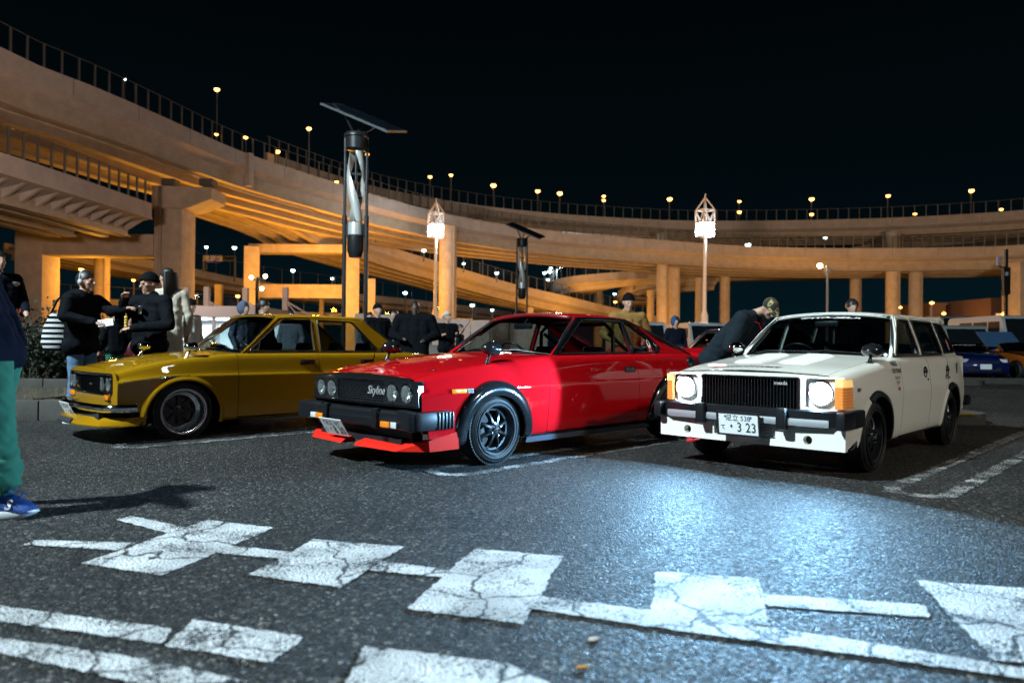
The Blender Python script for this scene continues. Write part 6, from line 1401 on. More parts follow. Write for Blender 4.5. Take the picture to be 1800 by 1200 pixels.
    V, F, lab = remesh(prims, vox); V = crumple(V, F, lab, .006 if vox < .013 else .0045); body = mesh_obj('body', V, F, [top, tro, sho, skin], t, smooth=180, idx=lab)
    fr = Matrix.Translation(hd) @ R.to_4x4() @ Matrix.Scale(s, 4)
    if vox < .02:
        for q in (-1, 1):
            mb = MB(); mb.ball((q * .030, -.083, -.006), (.011, .007, .007), 10, 6); o = mb.build('eye', M('eye_dark', (.02, .015, .012), rough=.2), t, smooth=60); o.matrix_local = fr
    def cap_mesh(nm, mat, top_z, rad, low, back_low, front=-.10, bump=.0, rnd=None):
        """shell over the skull; its edge drops from `low` in front to `back_low` behind"""
        Vh = []; Fh = []; nu, nv = 28, 10; rr = random.Random(3)
        for i in range(nv + 1):
            for k in range(nu):
                a = 2 * PI * k / nu; b = (1 + math.sin(a)) / 2; zl = low + (back_low - low) * b; f = i / nv; z = top_z * math.cos(f * PI / 2) if zl >= 0 else None
                th = f * (PI / 2 + (math.asin(max(-.95, min(.95, -zl / rad[2])))))
                j = 1 + bump * (rr.random() - .5)
                Vh.append((rad[0] * j * math.sin(th) * math.cos(a), .012 + rad[1] * j * math.sin(th) * math.sin(a), .02 + rad[2] * j * math.cos(th)))
        for i in range(nv):
            for k in range(nu): k2 = (k + 1) % nu; Fh.append((i * nu + k, (i + 1) * nu + k, (i + 1) * nu + k2, i * nu + k2))
        o = mesh_obj(nm, Vh, Fh, mat, t, smooth=70); o.matrix_local = fr; return o
    if hair == 'short': cap_mesh('hair', HAIR, .1, (.084, .104, .112), .045, -.055, bump=.06)
    elif hair == 'mop': cap_mesh('hair', HAIR, .1, (.094, .112, .118), .02, -.085, bump=.10)
    elif hair == 'long':
        cap_mesh('hair', HAIR, .1, (.088, .108, .114), .05, -.07)
        mb = MB()
        for q in range(-4, 5): mb.tube([(q * .019, .06 + .03 * math.cos(q * .35), .07), (q * .022, .085 + .03 * math.cos(q * .35), -.08), (q * .021, .085, -.24), (q * .014, .075, -.36 + .012 * abs(q))], [.028, .034, .03, .012], 7)
        o = mb.build('long_hair', HAIR, t, smooth=60); o.matrix_local = fr
    if hat == 'beanie':
        o = cap_mesh('beanie', hatmat or BLACKCL, .1, (.090, .109, .126), .035, -.03); mb = MB()
        mb.tube([(.086 * math.cos(a), .012 + .104 * math.sin(a), .066 - .050 * (1 + math.sin(a)) / 2) for a in np.linspace(0, 2 * PI, 25)[:-1]], .012, 8, closed=True); q = mb.build('beanie_cuff', hatmat or BLACKCL, o, smooth=60)
    elif hat == 'hood':
        mb = MB(); mb.ball((0, .035, .015), (.112, .118, .140), 20, 14); o = mb.build('hood', hatmat or top, t, smooth=60); o.matrix_local = fr
    elif hat == 'cap':
        o = cap_mesh('cap', hatmat, .1, (.088, .108, .118), .05, -.01); mb = MB(); Vb = []; n = 13
        for i in range(n):
            a = PI + PI * i / (n - 1); ca, sa = math.cos(a), math.sin(a)
            for rr_, dz in ((1.0, 0), (1.0, -.006)): Vb.append((.086 * ca, .012 + .104 * sa, .062 + dz))
            Vb.append((.088 * ca, .012 + (.104 + .085 * abs(sa) ** .6) * sa, .052 - .022 * abs(sa))); Vb.append((.088 * ca, .012 + (.104 + .085 * abs(sa) ** .6) * sa, .046 - .022 * abs(sa)))
        Fb = []
        for i in range(n - 1): k = i * 4; Fb += [(k, k + 2, k + 6, k + 4), (k + 1, k + 5, k + 7, k + 3), (k + 2, k + 3, k + 7, k + 6)]
        mb.add(Vb, Fb); q = mb.build('cap_peak', hatmat, o, smooth=60)
    t['_h'] = 0; del t['_h']
    return t, fr, body
def spot(px, depth, z=0.0): p = at(px, 600, depth); return (p.x, p.y, z)
R_ = math.radians
# --- the passer-by at the left edge (only the near side of him is in the picture): green trousers, blue trainers
def passer():
    loc = (-2.93, 4.14, 0); t, fr, body = person('person in green cuffed trousers and blue trainers cut off by the left edge', loc, R_(90), 1.72, mats=(NAVY, GREEN, SHOE_B), lean=(0, .22), bulk=.92, vox=.011, hair='short', hood=True,
        arms=(((-.30, -.12, 1.25), (-.10, .06, 1.30)), ((.30, .14, 1.12), (.2, .0, .98))), legs=(((-.12, -.05, .50), (-.12, -.07, .11)), ((.11, .10, .48), (.11, .32, .12))), hands=False)
    # loose trousers with folds and elastic cuffs over the near leg
    mb = MB(); V = []; F = []; nu, st = 48, 60
    for i in range(st + 1):
        f = i / st; z = .86 - .72 * f; cx = -.105 - .015 * f; cyy = -.02 * math.sin(f * PI) - .02 - .075 * f * f; r = .115 - .02 * f + .022 * math.sin(max(0, f - .62) / .38 * PI) ; r *= (1 if f < .93 else 1 - (f - .93) * 5)
        for k in range(nu):
            a = 2 * PI * k / nu; w = (.002 + .007 * f * f) * math.sin(17 * f * PI + 2.6 * math.sin(a * 2 + f * 5)) + .003 * math.sin(a * 5 + f * 23) + .002 * math.sin(a * 9 - f * 61)
            V.append((cx + (r + w) * math.cos(a), cyy + (r * 1.12 + w) * math.sin(a), z + .012 * math.sin(a * 2 + 1) * f))
    for i in range(st):
        for k in range(nu): k2 = (k + 1) % nu; F.append((i * nu + k, i * nu + k2, (i + 1) * nu + k2, (i + 1) * nu + k))
    mesh_obj('trouser_leg', V, F, GREEN, t, smooth=70)
    mb = MB()
    for k in range(24): a = 2 * PI * k / 24; mb.tube([(-.12 + .066 * math.cos(a), -.090 + .073 * math.sin(a), .155), (-.12 + .060 * math.cos(a), -.092 + .068 * math.sin(a), .095)], .011, 6)
    mb.build('ankle_cuff', GREEN, t, smooth=60)
    # trainer: upper, thick sole, laces and the white mark on its side
    sole = [(-.055, .11), (-.075, .02), (-.070, -.10), (-.052, -.20), (.0, -.235), (.045, -.20), (.058, -.10), (.052, .02), (.045, .11), (0, .14)]
    sl = rounded(sole, .03, 3); mb = MB(); n = len(sl); V = []; lv = [(.0, .94), (.012, 1.0), (.036, 1.03), (.046, 1.0)]
    for z, k in lv:
        for x, y in sl: V.append((-.12 + x * k, y * k - .10, z + (.022 * max(0, (-y - .16) / .07) if z < .02 else 0) + (.012 * max(0, (y) / .1) if z > .02 else 0)))
    F = [tuple(range(n))[::-1], tuple((3 * n + k) for k in range(n))] + [(i * n + k, i * n + (k + 1) % n, (i + 1) * n + (k + 1) % n, (i + 1) * n + k) for i in range(3) for k in range(n)]
    mesh_obj('shoe_sole', V, F, M('sole_white', (.66, .70, .72), rough=.6), t, smooth=50)
    st_ = [(-.215, .048, .030, .030), (-.19, .070, .045, .040), (-.13, .088, .052, .05), (-.06, .112, .052, .055), (0, .135, .050, .055), (.06, .140, .046, .05), (.115, .135, .036, .03)]
    V = []; F = []; nu = 18
    for y, z, rx, rz in st_:
        for k in range(nu):
            a = 2 * PI * k / nu; V.append((-.12 - .004 + rx * 1.25 * math.cos(a), y - .10, max(.035, z - .04 + (rz + .01) * math.sin(a))))
    for i in range(len(st_) - 1):
        for k in range(nu): k2 = (k + 1) % nu; F.append((i * nu + k, i * nu + k2, (i + 1) * nu + k2, (i + 1) * nu + k))
    F += [tuple(range(nu))[::-1], tuple((len(st_) - 1) * nu + k for k in range(nu))]
    sh_ = mesh_obj('shoe', V, F, SHOE_B, t, smooth=60)
    mb = MB()
    for k in range(4): y = -.245 + k * .032; z = .128 + k * .014; mb.tube([(-.155, y, z - .012), (-.12, y - .004, z + .006), (-.085, y, z - .012)], .005, 5)
    mb.build('shoe_lace', M('lace_blue', (.02, .05, .16), rough=.7), sh_, smooth=50)
    mb = MB(); V, F = text_geo('S', .075, shear=.3, bold=.02); mb.add([(-.12 - .0665 - .006 * (v[1] < 0), -.205 - v[0], .082 + v[1]) for v in V], F); mb.build('shoe_mark', SHOE_W, sh_)
passer()
t, fr, b = person('person in dark padded waistcoat with white shoulders and red sleeves at the left edge', spot(-6, 9.3, .30), R_(60), 1.80, mats=(NAVY, BLACKCL, BLACKCL), bulk=1.12, arms=(((-.30, .02, 1.15), (-.26, -.16, .98)), ((.30, .0, 1.14), (.24, -.18, 1.02))))
mb = MB(); mb.ball((-.17, 0, 1.42), (.11, .095, .06)); mb.build('shoulder_panel', WHITECL, t, smooth=60); mb = MB(); mb.ball((.17, 0, 1.42), (.11, .095, .06)); mb.build('shoulder_panel', WHITECL, t, smooth=60)
mb = MB(); mb.tube([(-.30, .02, 1.15), (-.265, -.14, 1.0)], [.066, .055], 12); mb.build('sleeve', cloth('red_sleeve', (.30, .03, .02)), t, smooth=60); mb = MB(); mb.tube([(.30, 0, 1.14), (.245, -.16, 1.03)], [.066, .055], 12); mb.build('sleeve', cloth('red_sleeve', (.30, .03, .02)), t, smooth=60)
# --- man with headphones pointing to the right
ta, fr, b = person('man with headphones in black hooded jacket and pale jeans, pointing to the right', spot(143, 8.75), R_(78), 1.80, mats=(BLACKCL, JEANS, SHOE_W), bulk=1.14, vox=.011, hood=True, lean=(0, -.03), head_turn=R_(8),
    arms=(((-.30, -.04, 1.22), (-.16, -.30, 1.16)), ((.20, -.22, 1.30), (.12, -.50, 1.33))), legs=(((-.09, .0, .49), (-.10, .06, .08)), ((.11, -.06, .49), (.13, -.12, .08))))
mb = MB(); mb.tube([(.083 * math.cos(a), .02, .03 + .105 * math.sin(a)) for a in np.linspace(-.25, PI + .25, 15)], .008, 6); [mb.ball((q * .088, .012, -.008), (.018, .03, .034), 10, 7) for q in (-1, 1)]; o = mb.build('headphones', M('grey_plastic', (.35, .36, .38), rough=.4), ta, smooth=60); o.matrix_local = fr
for q, x in ((-1, -.10), (1, .13)):
    mb = MB(); yy = .06 if q < 0 else -.12; mb.ball((x, yy - .06, .055), (.048, .12, .045)); o = mb.build('shoe', SHOE_G, ta, smooth=60); mb = MB(); mb.box((x, yy - .06, .015), (.09, .25, .03), b=.012); mb.build('shoe_sole', SHOE_W, o, smooth=50)
# striped tote hanging from his far shoulder
p = spot(97, 8.8); tt = thing('tote_bag', 'black and white striped tote bag hanging behind the man with headphones', 'bag', (p[0], p[1], .86), R_(30)); pr = [(0, -.0), (.10, .02), (.145, .10), (.14, .22), (.10, .34), (.05, .44)]
for k in range(14):
    z0, z1 = k * .032, (k + 1) * .032; w0 = float(np.interp(z0, [0, .1, .3, .45], [.11, .15, .12, .05])); w1 = float(np.interp(z1, [0, .1, .3, .45], [.11, .15, .12, .05]))
    mb = MB(); mb.lathe([(w0, z0), (w1, z1)], 20, Matrix.Diagonal((1, .5, 1, 1))); mb.build('bag_stripe', M('stripe_white', (.55, .55, .55), rough=.8) if k % 2 else BLACKCL, tt, smooth=60)
mb = MB(); mb.tube([(.05, 0, .44), (.10, -.02, .62), (.18, -.06, .74)], .012, 6); mb.tube([(-.05, 0, .44), (.02, .02, .62), (.16, -.04, .74)], .012, 6); mb.build('bag_strap', BLACKCL, tt, smooth=60)
mb = MB(); pp = at(186, 567, 8.60); mb.box((0, 0, 0), (.19, .012, .088), rot=(0, -.14, 0), b=.006); o = mb.build('phone', M('phone_body', (.02, .02, .02)), None, loc=pp); tag(o, 'bright lit phone held sideways in front of the man with headphones', 'phone')
mb = MB(); mb.box((0, -.008, 0), (.178, .004, .078), rot=(0, -.14, 0)); mb.build('screen', M('phone_screen', (.8, .85, .9), emis=(.80, .93, 1), estr=.9, noise=0), o)
mb = MB(); rr = random.Random(5)
for k in range(7): mb.box((-.07 + k * .022, -.0115, rr.uniform(-.02, .02)), (.012, .002, rr.uniform(.01, .04)), rot=(0, -.14, 0))
mb.build('screen_image', M('screen_dark', (.15, .2, .25)), o)
# --- man eating
tb, fr, b = person('man in black coat, glasses and knitted hat eating behind the yellow bonnet', spot(263, 8.95), R_(-18), 1.80, mats=(BLACKCL, BLACKCL, BLACKCL), bulk=1.16, vox=.010, collar=True, hair='short', hat='beanie', head_turn=R_(-22), head_nod=R_(10),
    arms=(((-.34, -.10, 1.20), (-.10, -.27, 1.44)), ((.36, -.08, 1.14), (.06, -.30, 1.10))))
mb = MB(); [mb.tube([(q * .034 + .027 * math.cos(a), -.099, -.004 + .020 * math.sin(a)) for a in np.linspace(0, 2 * PI, 17)[:-1]], .0028, 5, closed=True) for q in (-1, 1)]; mb.tube([(-.008, -.101, 0), (.008, -.101, 0)], .0025, 5); [mb.tube([(q * .06, -.095, 0), (q * .082, .01, .002)], .0025, 5) for q in (-1, 1)]; o = mb.build('glasses', CHROME, tb, smooth=60); o.matrix_local = fr
mb = MB(); mb.box((-.0, -.152, 1.36), (.05, .012, .10), rot=(0, .1, 0), b=.01); mb.build('chest_mark', M('mark_grey', (.4, .4, .42), rough=.7), tb)
q = tb.matrix_basis @ Vector((.0, -.36, 1.14)); sn = thing('snack', 'yellow snack on a stick held in the hand of the man in glasses', 'snack', q); mb = MB(); [mb.ball((0, 0, .02 + k * .034), (.022, .022, .022), 10, 7) for k in range(4)]; mb.build('dumpling', M('snack_yellow', (.50, .32, .05), rough=.5), sn, smooth=60); mb = MB(); mb.tube([(0, 0, -.06), (0, 0, .17)], .003, 5); mb.build('stick', M('wood_stick', (.5, .38, .2)), sn)
# --- the others
t, fr, b = person('woman with long dark hair in a cream coat standing behind the man in glasses', spot(292, 9.5, .20), R_(205), 1.72, mats=(CREAM, CREAM, BLACKCL), coat=.55, hair='long', head_turn=R_(40), vox=.014)
t, fr, b = person('person in white jacket and black knitted hat carrying a small white bag', spot(333, 12.6), R_(75), 1.70, mats=(WHITECL, JEANS, SHOE_W), hat='beanie', bulk=1.08, head_nod=R_(12)); mb = MB(); mb.box((-.16, -.06, .97), (.22, .09, .16), b=.03); mb.tube([(-.16, -.05, 1.05), (-.05, .05, 1.3), (.08, .02, 1.46)], .012, 6); mb.build('shoulder_bag', M('bag_white', (.6, .58, .52), rough=.6), t, smooth=50)
person('small distant person in dark top and green trousers between the two men on the left', spot(202, 13.5), R_(-120), 1.60, mats=(BLACKCL, cloth('teal_trousers', (.02, .12, .09)), SHOE_W), vox=.02, head_nod=R_(25))
person('distant person in a tan coat with head bowed between the two men on the left', spot(229, 15), R_(30), 1.55, mats=(cloth('tan_coat', (.30, .18, .10)), cloth('yellow_skirt', (.55, .45, .02)), BLACKCL), vox=.02, hair='short')
G = 'bystanders behind the cars'
person('person in a pale blue hood behind the yellow car roof', spot(428, 13.6), R_(60), 1.72, G, (BLUEGREY, BLACKCL, BLACKCL), vox=.02, hat='hood', hatmat=BLUEGREY)
person('person with black hair and glasses just right of the blue hood behind the yellow roof', spot(462, 13.2), R_(70), 1.75, G, (BLACKCL, BLACKCL, BLACKCL), vox=.02, hair='mop', head_turn=R_(10))
person('dark haired head barely showing above the middle of the yellow roof', spot(511, 17), R_(10), 1.72, G, (GREY, BLACKCL, BLACKCL), vox=.022)
person('person in black knitted hat and black jacket at the rear pillar of the yellow car', spot(663, 14.6), R_(35), 1.76, G, (BLACKCL, BLACKCL, BLACKCL), vox=.018, hat='beanie', bulk=1.1)
person('dark figure half hidden behind the person in black knitted hat', spot(650, 16.5), R_(0), 1.68, G, (GREY, BLACKCL, BLACKCL), vox=.022)
t, fr, b = person('slim young man with open black jacket over pale shirt left of the big man', spot(693, 16.6), R_(-20), 1.74, G, (BLACKCL, BLACKCL, BLACKCL), vox=.018); mb = MB(); mb.bar((.01, -.125, 1.02), (.01, -.115, 1.44), .07, .03); mb.build('shirt', M('shirt_pale', (.4, .42, .42), rough=.8), t)
person('very large man in a long black coat standing behind the red bonnet', spot(729, 14.3), R_(5), 1.80, G, (BLACKCL, BLACKCL, BLACKCL), vox=.016, bulk=1.55, coat=.35, skin=SKIN_D, arms=(((-.42, .02, 1.12), (-.22, -.24, 1.05)), ((.42, .02, 1.12), (.20, -.25, 1.02))))
person('bearded man in black jacket, pale cap and white trousers by the hoarding', spot(785, 16.8), R_(28), 1.72, G, (BLACKCL, WHITETR, SHOE_W), vox=.016, bulk=1.1, hat='beanie', hatmat=CREAM, head_turn=R_(20), arms=(((-.30, .02, 1.14), (-.20, -.18, 1.20)), ((.32, -.02, 1.14), (.16, -.25, 1.22))))
person('short dark haired person walking right by the hoarding next to the windscreen', spot(809, 16.9), R_(80), 1.44, G, (NAVY, BLACKCL, BLACKCL), vox=.018)
person('man in mustard brown jacket and black knitted hat behind the red coupe roof', spot(1101, 11.0), R_(10), 1.74, G, (BEIGE, BLACKCL, BLACKCL), vox=.014, hat='beanie', bulk=1.15, head_nod=R_(14), lean=(0, -.05), collar=True, arms=(((-.36, .02, 1.16), (-.26, -.20, 1.05)), ((.34, .0, 1.16), (.2, -.22, 1.05))))
person('person in a blue padded hood behind the dark hatchback', spot(1187, 17), R_(10), 1.66, G, (NAVY, BLACKCL, BLACKCL), vox=.022, hat='hood', hatmat=cloth('blue_hood', (.03, .08, .17)))
CAMO = bpy.data.materials.new('camouflage'); CAMO.use_nodes = True
def _camo():
    nt = CAMO.node_tree; n, l = nt.nodes, nt.links; tc = n.new('ShaderNodeTexCoord'); a = n.new('ShaderNodeTexNoise'); a.inputs['Scale'].default_value = 13; a.inputs['Detail'].default_value = 1.5; l.new(tc.outputs['Object'], a.inputs['Vector'])
    r = n.new('ShaderNodeValToRGB'); r.color_ramp.interpolation = 'CONSTANT'; l.new(a.outputs['Fac'], r.inputs[0]); e = r.color_ramp.elements; e[0].position = 0; e[0].color = (.015, .015, .010, 1); e[1].position = .44; e[1].color = (.07, .05, .022, 1); q = e.new(.52); q.color = (.30, .25, .12, 1); q = e.new(.62); q.color = (.05, .055, .02, 1)
    l.new(r.outputs[0], n['Principled BSDF'].inputs['Base Color']); n['Principled BSDF'].inputs['Roughness'].default_value = .85
_camo()
t, fr, b = person('man in black jacket and camouflage cap bending to look into the white car', (2.36, 8.45, 0), R_(52), 1.57, G, (cloth('black_jacket', (.012, .018, .024)), BLACKCL, BLACKCL), vox=.012, hat='cap', hatmat=CAMO, bulk=1.5, hood=True, hd_off=(0, -.07, -.075), lean=(.0, -.40), head_nod=R_(52), head_turn=R_(-35), collar=True,
    arms=(((-.40, -.34, 1.08), (-.16, -.60, .98)), ((.40, -.38, 1.06), (.15, -.68, 1.0))))
mb = MB(); mb.tube([(-.20, -.46, 1.28), (-.08, -.53, 1.24), (0, -.55, 1.12)], .007, 5); mb.tube([(.20, -.46, 1.28), (.08, -.53, 1.24)], .007, 5); mb.build('jacket_piping', cloth('red_piping', (.5, .03, .05)), t, smooth=50)
person('dark haired person whose face just clears the white roof', spot(1497, 11.6), R_(0), 1.73, G, (BLACKCL, BLACKCL, BLACKCL), vox=.018, hair='mop')
# ================================================================ BACKGROUND CARS AND BUILDINGS
def plain_car(label, loc, rz, col, L=4.2, W=1.70, H=1.36, kind='coupe', hood=.78, group=None, lamps=False, sticker=None, name='parked_car', bumper=None):
    """a modern car of one body shell with its own roof, glass, lamps and wheels; x to the rear, front axle at 0"""
    root = thing(name, label, 'car', loc, rz, group); P = paint('paint_%d_%d_%d' % tuple(int(v * 999) for v in col), col) if False else M('body_paint_' + '_'.join('%03d' % int(v * 999) for v in col), col, rough=.35, coat=1.0, metal=.2)
    fo = .78; wb = L - 1.62; x0, x1 = -fo, L - fo; w = W / 2; b = hood + .12
    sh = [(x0, hood - .14), (x0 + .25, hood - .05), (.5, b - .03), (1.2, b), (wb, b + .02), (x1 - .2, b), (x1, b - .05)]
    rows = [(tp(w - .10, .12, .10, x0, x1), .20), (tp(w - .03, .12, .10, x0, x1), .24), (tp(w, .14, .10, x0, x1), .40), (tp(w, .16, .12, x0, x1), .58), (tp(w - .015, .16, .12, x0, x1), off(sh, -.10)), (tp(w - .035, .16, .14, x0, x1), off(sh, -.02)), (tp(w - .10, .16, .14, x0, x1), off(sh, .01)), (tp(w - .3, .12, .1, x0, x1), off(sh, .03)), (0.0, off(sh, .045))]
    low = Loft(rows); g = lambda y: [(0, y), (1.2, y), (x1, y - .03)]
    zr = lambda a: [(.6, a - .04), (1.3, a), (wb - .2, a), (x1, a - .12)]
    up = Loft([(g(w - .06), b - .01), (g(w - .09), b + .10), (g(w - .2), zr(H - .07)), (g(w - .24), zr(H - .03)), (g(w - .4), zr(H - .005)), (0.0, zr(H + .01))])
    c = Car(root, low, up, P, 4.6); AR = .345; a = -8
    for sg in (-1, 1): c.side('body_side', [('z', x0, .24), ('arc', 0, .30, AR, 188, -8), ('arc', wb, .30, AR, 188, -8), ('z', x1, .26), ('s', x1, 4.6), ('s', x0, 4.6)], sg, thick=.02)
    m = low.m
    c.deck('bonnet', [(x0, -(w - .28)), (.75, -(w - .16)), (.75, w - .16), (x0, w - .28), (x0 - .06, 0)])
    hatch = kind == 'hatch'
    xt = (.95, 1.05) ; xc = (x1 - .10, x1 - .55) if kind == 'coupe' else (x1 - .05, x1 - .28)
    if kind == 'coupe': xc = (x1 - .35, x1 - 1.35)
    W1 = rounded([(.95, b + .04), (1.35, H - .08), (1.75, H - .075), (1.75, b + .04)], .03); W2 = rounded([(1.82, b + .04), (1.82, H - .075), (xc[1] - .22, H - .085), (xc[0] - .45, b + .05)], .04)
    c.roof([(.72, b - .01), (1.25, H - .05)], 1.18, [(xc[0], b - .01), (xc[1], H - .05)], xc[1] + .06, [W1, W2]); DG = MATS.get('dark_car_glass') or glass_mat('dark_car_glass', (.12, .14, .16), .55); c.side_glass(W1, BLACKTRIM, .01, glass=DG); c.side_glass(W2, BLACKTRIM, .01, glass=DG)
    bot = [Vector((.60 + .14 * t * t, (w - .07) * t, b)) for t in np.linspace(1, -1, 13)]; c.screen('windscreen', bot, c.hd, .02, None, .014, glass=DG)
    if sticker:
        V, n, k, nm = c.scr; Vt, Ft = text_geo(sticker, .5, bold=.02); w0 = np.ptp(Vt[:, 0]); t = MB(); t.add([Vector(V[6 * n + 6]) * (.5 + v[1] / 1.2) + Vector(V[4 * n + 6]) * (.5 - v[1] / 1.2) + Vector((0, -v[0] / w0 * .8, 0)) + nm * .01 for v in Vt], Ft); t.build('screen_lettering', M('sticker_white', (.75, .75, .75)), root)
    rb = [Vector((xc[0] + .06 - .06 * t * t, (w - .09) * t, b)) for t in np.linspace(1, -1, 13)][::-1]; c.screen('rear_window', rb, c.rh, .02, None, .014, glass=DG)
    c.deck('boot_lid', [(xc[0] + .02, -(w - .2)), (x1 - .02, -(w - .28)), (x1 - .02, w - .28), (xc[0] + .02, w - .2)])
    # nose and tail
    for nm_, x, f in (('front_bumper', x0, -1), ('rear_bumper', x1, 1)):
        mb = MB(); n = 11; V = []
        for i in range(n):
            t = -1 + 2 * i / (n - 1); yy = t * (w - .12); xx = x + f * .10 * (1 - t * t)
            for dx, z in ((-.04, hood - .10), (.0, hood - .18), (.05, .52), (.06, .34), (.0, .20)): V.append((xx + f * dx, yy, z))
        mb.add(V, [(i * 5 + k, i * 5 + k + 1, (i + 1) * 5 + k + 1, (i + 1) * 5 + k) for i in range(n - 1) for k in range(4)]); mb.build(nm_, P, root, smooth=50)
    mb = MB(); mb.box((x0 - .115, 0, .32), (.05, W * .55, .12), b=.02); mb.build('intake', DARK, root); mb = MB(); mb.box((x0 - .10, 0, hood - .22), (.04, W * .5, .07), b=.01); mb.build('grille', DARK, root)
    for sg in (-1, 1):
        mb = MB(); mb.box((x0 + .0, sg * (w - .34), hood - .17), (.12, .34, .12), rot=(0, 0, sg * .35), b=.03); mb.build('headlight', M('head_lit', (1, 1, 1), emis=(1, .9, .75), estr=8, sample=False) if lamps else CLEARLENS, root, smooth=40)
        mb = MB(); mb.box((x1 + .06, sg * (w - .42), b - .16), (.10, .46, .13), rot=(0, 0, -sg * .25), b=.02); mb.build('tail_light', REDLENS, root, smooth=40)
        mb = MB(); mb.ball((.80, sg * (w + .08), b + .04), (.07, .11, .07), 12, 8); mb.build('mirror', P, root, smooth=60)
        for x in (0, wb): wheel(root, x, sg * (w - .11), .305, .2, .22, 'plain')
    f = frame_front(x0 - .185, 0, .42); mb = MB(); mb.box((0, 0, 0), (.33, .165, .01)); o = mb.build('number_plate', PLATE, root); o.matrix_local = f
    mb = MB(); mb.box((x1 + .18, 0, .55), (.012, .33, .165)); mb.build('rear_plate', PLATE, root)
    mb = MB(); mb.box((L / 2 - fo, 0, .30), (L - 1.0, W - .5, .12)); mb.build('floor_pan', DARK, root); c.wells([(0, .3), (wb, .3)], .37, .4, w - .03)
    return c
def box_van(label, loc, rz, col, L, W, H, name='parked_van', cat='van'):
    """forward-control van: raked screen, side windows, wheels"""
    root = thing(name, label, cat, loc, rz); P = M('van_paint_' + '_'.join('%03d' % int(v * 999) for v in col), col, rough=.4, coat=.6)
    side = rounded([(0, .30), (-.03, .95), (.42, H - .10), (.62, H), (L - .15, H), (L, H - .15), (L, .30)], [.05, .05, .12, .10, .12, .1, .05]); fr = Matrix(((1, 0, 0, 0), (0, 0, 1, 0), (0, 1, 0, 0), (0, 0, 0, 1)))
    bm = bmesh.new(); n = len(side); 
    mb = MB(); mb.prism(side, -W / 2, W / 2, fr); mb.build('van_body', P, root, smooth=25); bm.free()
    DG = MATS.get('dark_pane') or M('dark_pane', (.008, .012, .014), rough=.08, coat=.5)
    mb = MB(); th = math.atan2(.45, H - 1.05); mb.box((.185, 0, (H + .88) / 2 - .02), (.03, W - .22, (H - 1.05) * 1.0), rot=(0, th, 0), b=.01); mb.build('windscreen', DG, root)
    for sg in (-1, 1):
        for x, l in ((.95, .8), (1.95, 1.0), (3.1, 1.0)):
            if x + l / 2 < L - .1: mb = MB(); mb.box((x, sg * W / 2, H - .48), (l, .03, .46), b=.01); mb.build('window', DG, root)
        mb = MB(); mb.box((-.03, sg * (W / 2 - .24), .80), (.06, .30, .16), b=.02); mb.build('headlight', CLEARLENS, root, smooth=40)
        for x in (.65, L - .75): wheel(root, x, sg * (W / 2 - .12), .30, .18, .19, 'plain')
    mb = MB(); mb.box((-.05, 0, .48), (.12, W, .22), b=.04); mb.build('front_bumper', BLACKTRIM, root, smooth=40); mb = MB(); mb.box((-.12, 0, .55), (.012, .33, .165)); mb.build('number_plate', PLATE, root)
    return root
BG = 'cars parked in the rows behind'
p = at(1252, 600, 14.2); plain_car('black hatchback seen from behind between the red coupe and the white estate', (p.x, p.y, 0), R_(-82), (.008, .012, .022), 4.3, 1.75, 1.30, 'coupe', .80, BG)
p = at(1712, 600, 24.6); plain_car('dark blue car with lettered windscreen facing the camera right of the white estate', (p.x, p.y, 0), R_(78), (.0015, .009, .075), 4.3, 1.72, 1.22, 'coupe', .78, BG, sticker='RACING')
p = at(1757, 600, 25.4); plain_car('black car with orange lamp reflections just right of the dark blue car', (p.x, p.y, 0), R_(84), (.008, .009, .012), 4.2, 1.72, 1.20, 'coupe', .78, BG)
e = thing('raised_bonnet', 'pale blue raised bonnet propped open over the black car', 'car bonnet', at(1756, 596, 25.6), R_(84)); mb = MB(); mb.box((0, 0, 0), (.9, 1.2, .03), rot=(0, -.62, 0), b=.01); mb.build('bonnet_skin', M('pale_blue_paint', (.05, .11, .22), rough=.3, coat=1), e); mb = MB(); mb.tube([(-.2, .5, -.1), (-.15, .5, -.45)], .012, 6); mb.build('prop_rod', BLACKTRIM, e)
p = at(1832, 600, 24.0); plain_car('orange car at the right edge of the picture', (p.x, p.y, 0), R_(86), (.30, .075, .006), 4.2, 1.72, 1.22, 'coupe', .80, BG)
p = at(-8, 600, 15.6); plain_car('dark red car parked side-on behind the planting strip on the left', (p.x - 4.2, p.y, 0.0), R_(2), (.10, .008, .008), 4.6, 1.75, 1.36, 'coupe', .82, BG)
p = at(60, 600, 15.4); plain_car('second dark red car, wine coloured, parked behind the man with headphones', (p.x, p.y, 0.0), R_(4), (.085, .006, .008), 4.6, 1.75, 1.30, 'coupe', .82, BG)
p = at(1706, 600, 29); box_van('white and green van parked behind the dark blue car', (p.x, p.y, 0), R_(84), (.30, .33, .31), 4.2, 1.7, 1.95)
p = at(1812, 600, 29.5); box_van('tall white van with a dark windscreen at the right edge', (p.x, p.y, 0), R_(86), (.48, .48, .48), 4.6, 1.8, 2.4)
p = at(1702, 600, 38); box_van('grey lorry cab standing behind the white and green van', (p.x, p.y, 0), R_(84), (.20, .21, .22), 6.5, 2.3, 2.75, 'parked_lorry', 'lorry')
p = at(1140, 600, 31); box_van('pale grey van behind the red coupe tail', (p.x, p.y, 0), R_(95), (.50, .50, .50), 4.6, 1.7, 2.05)
p = at(1252, 600, 33); box_van('second pale grey van behind the black hatchback', (p.x, p.y, 0), R_(95), (.46, .46, .47), 4.6, 1.9, 2.1)
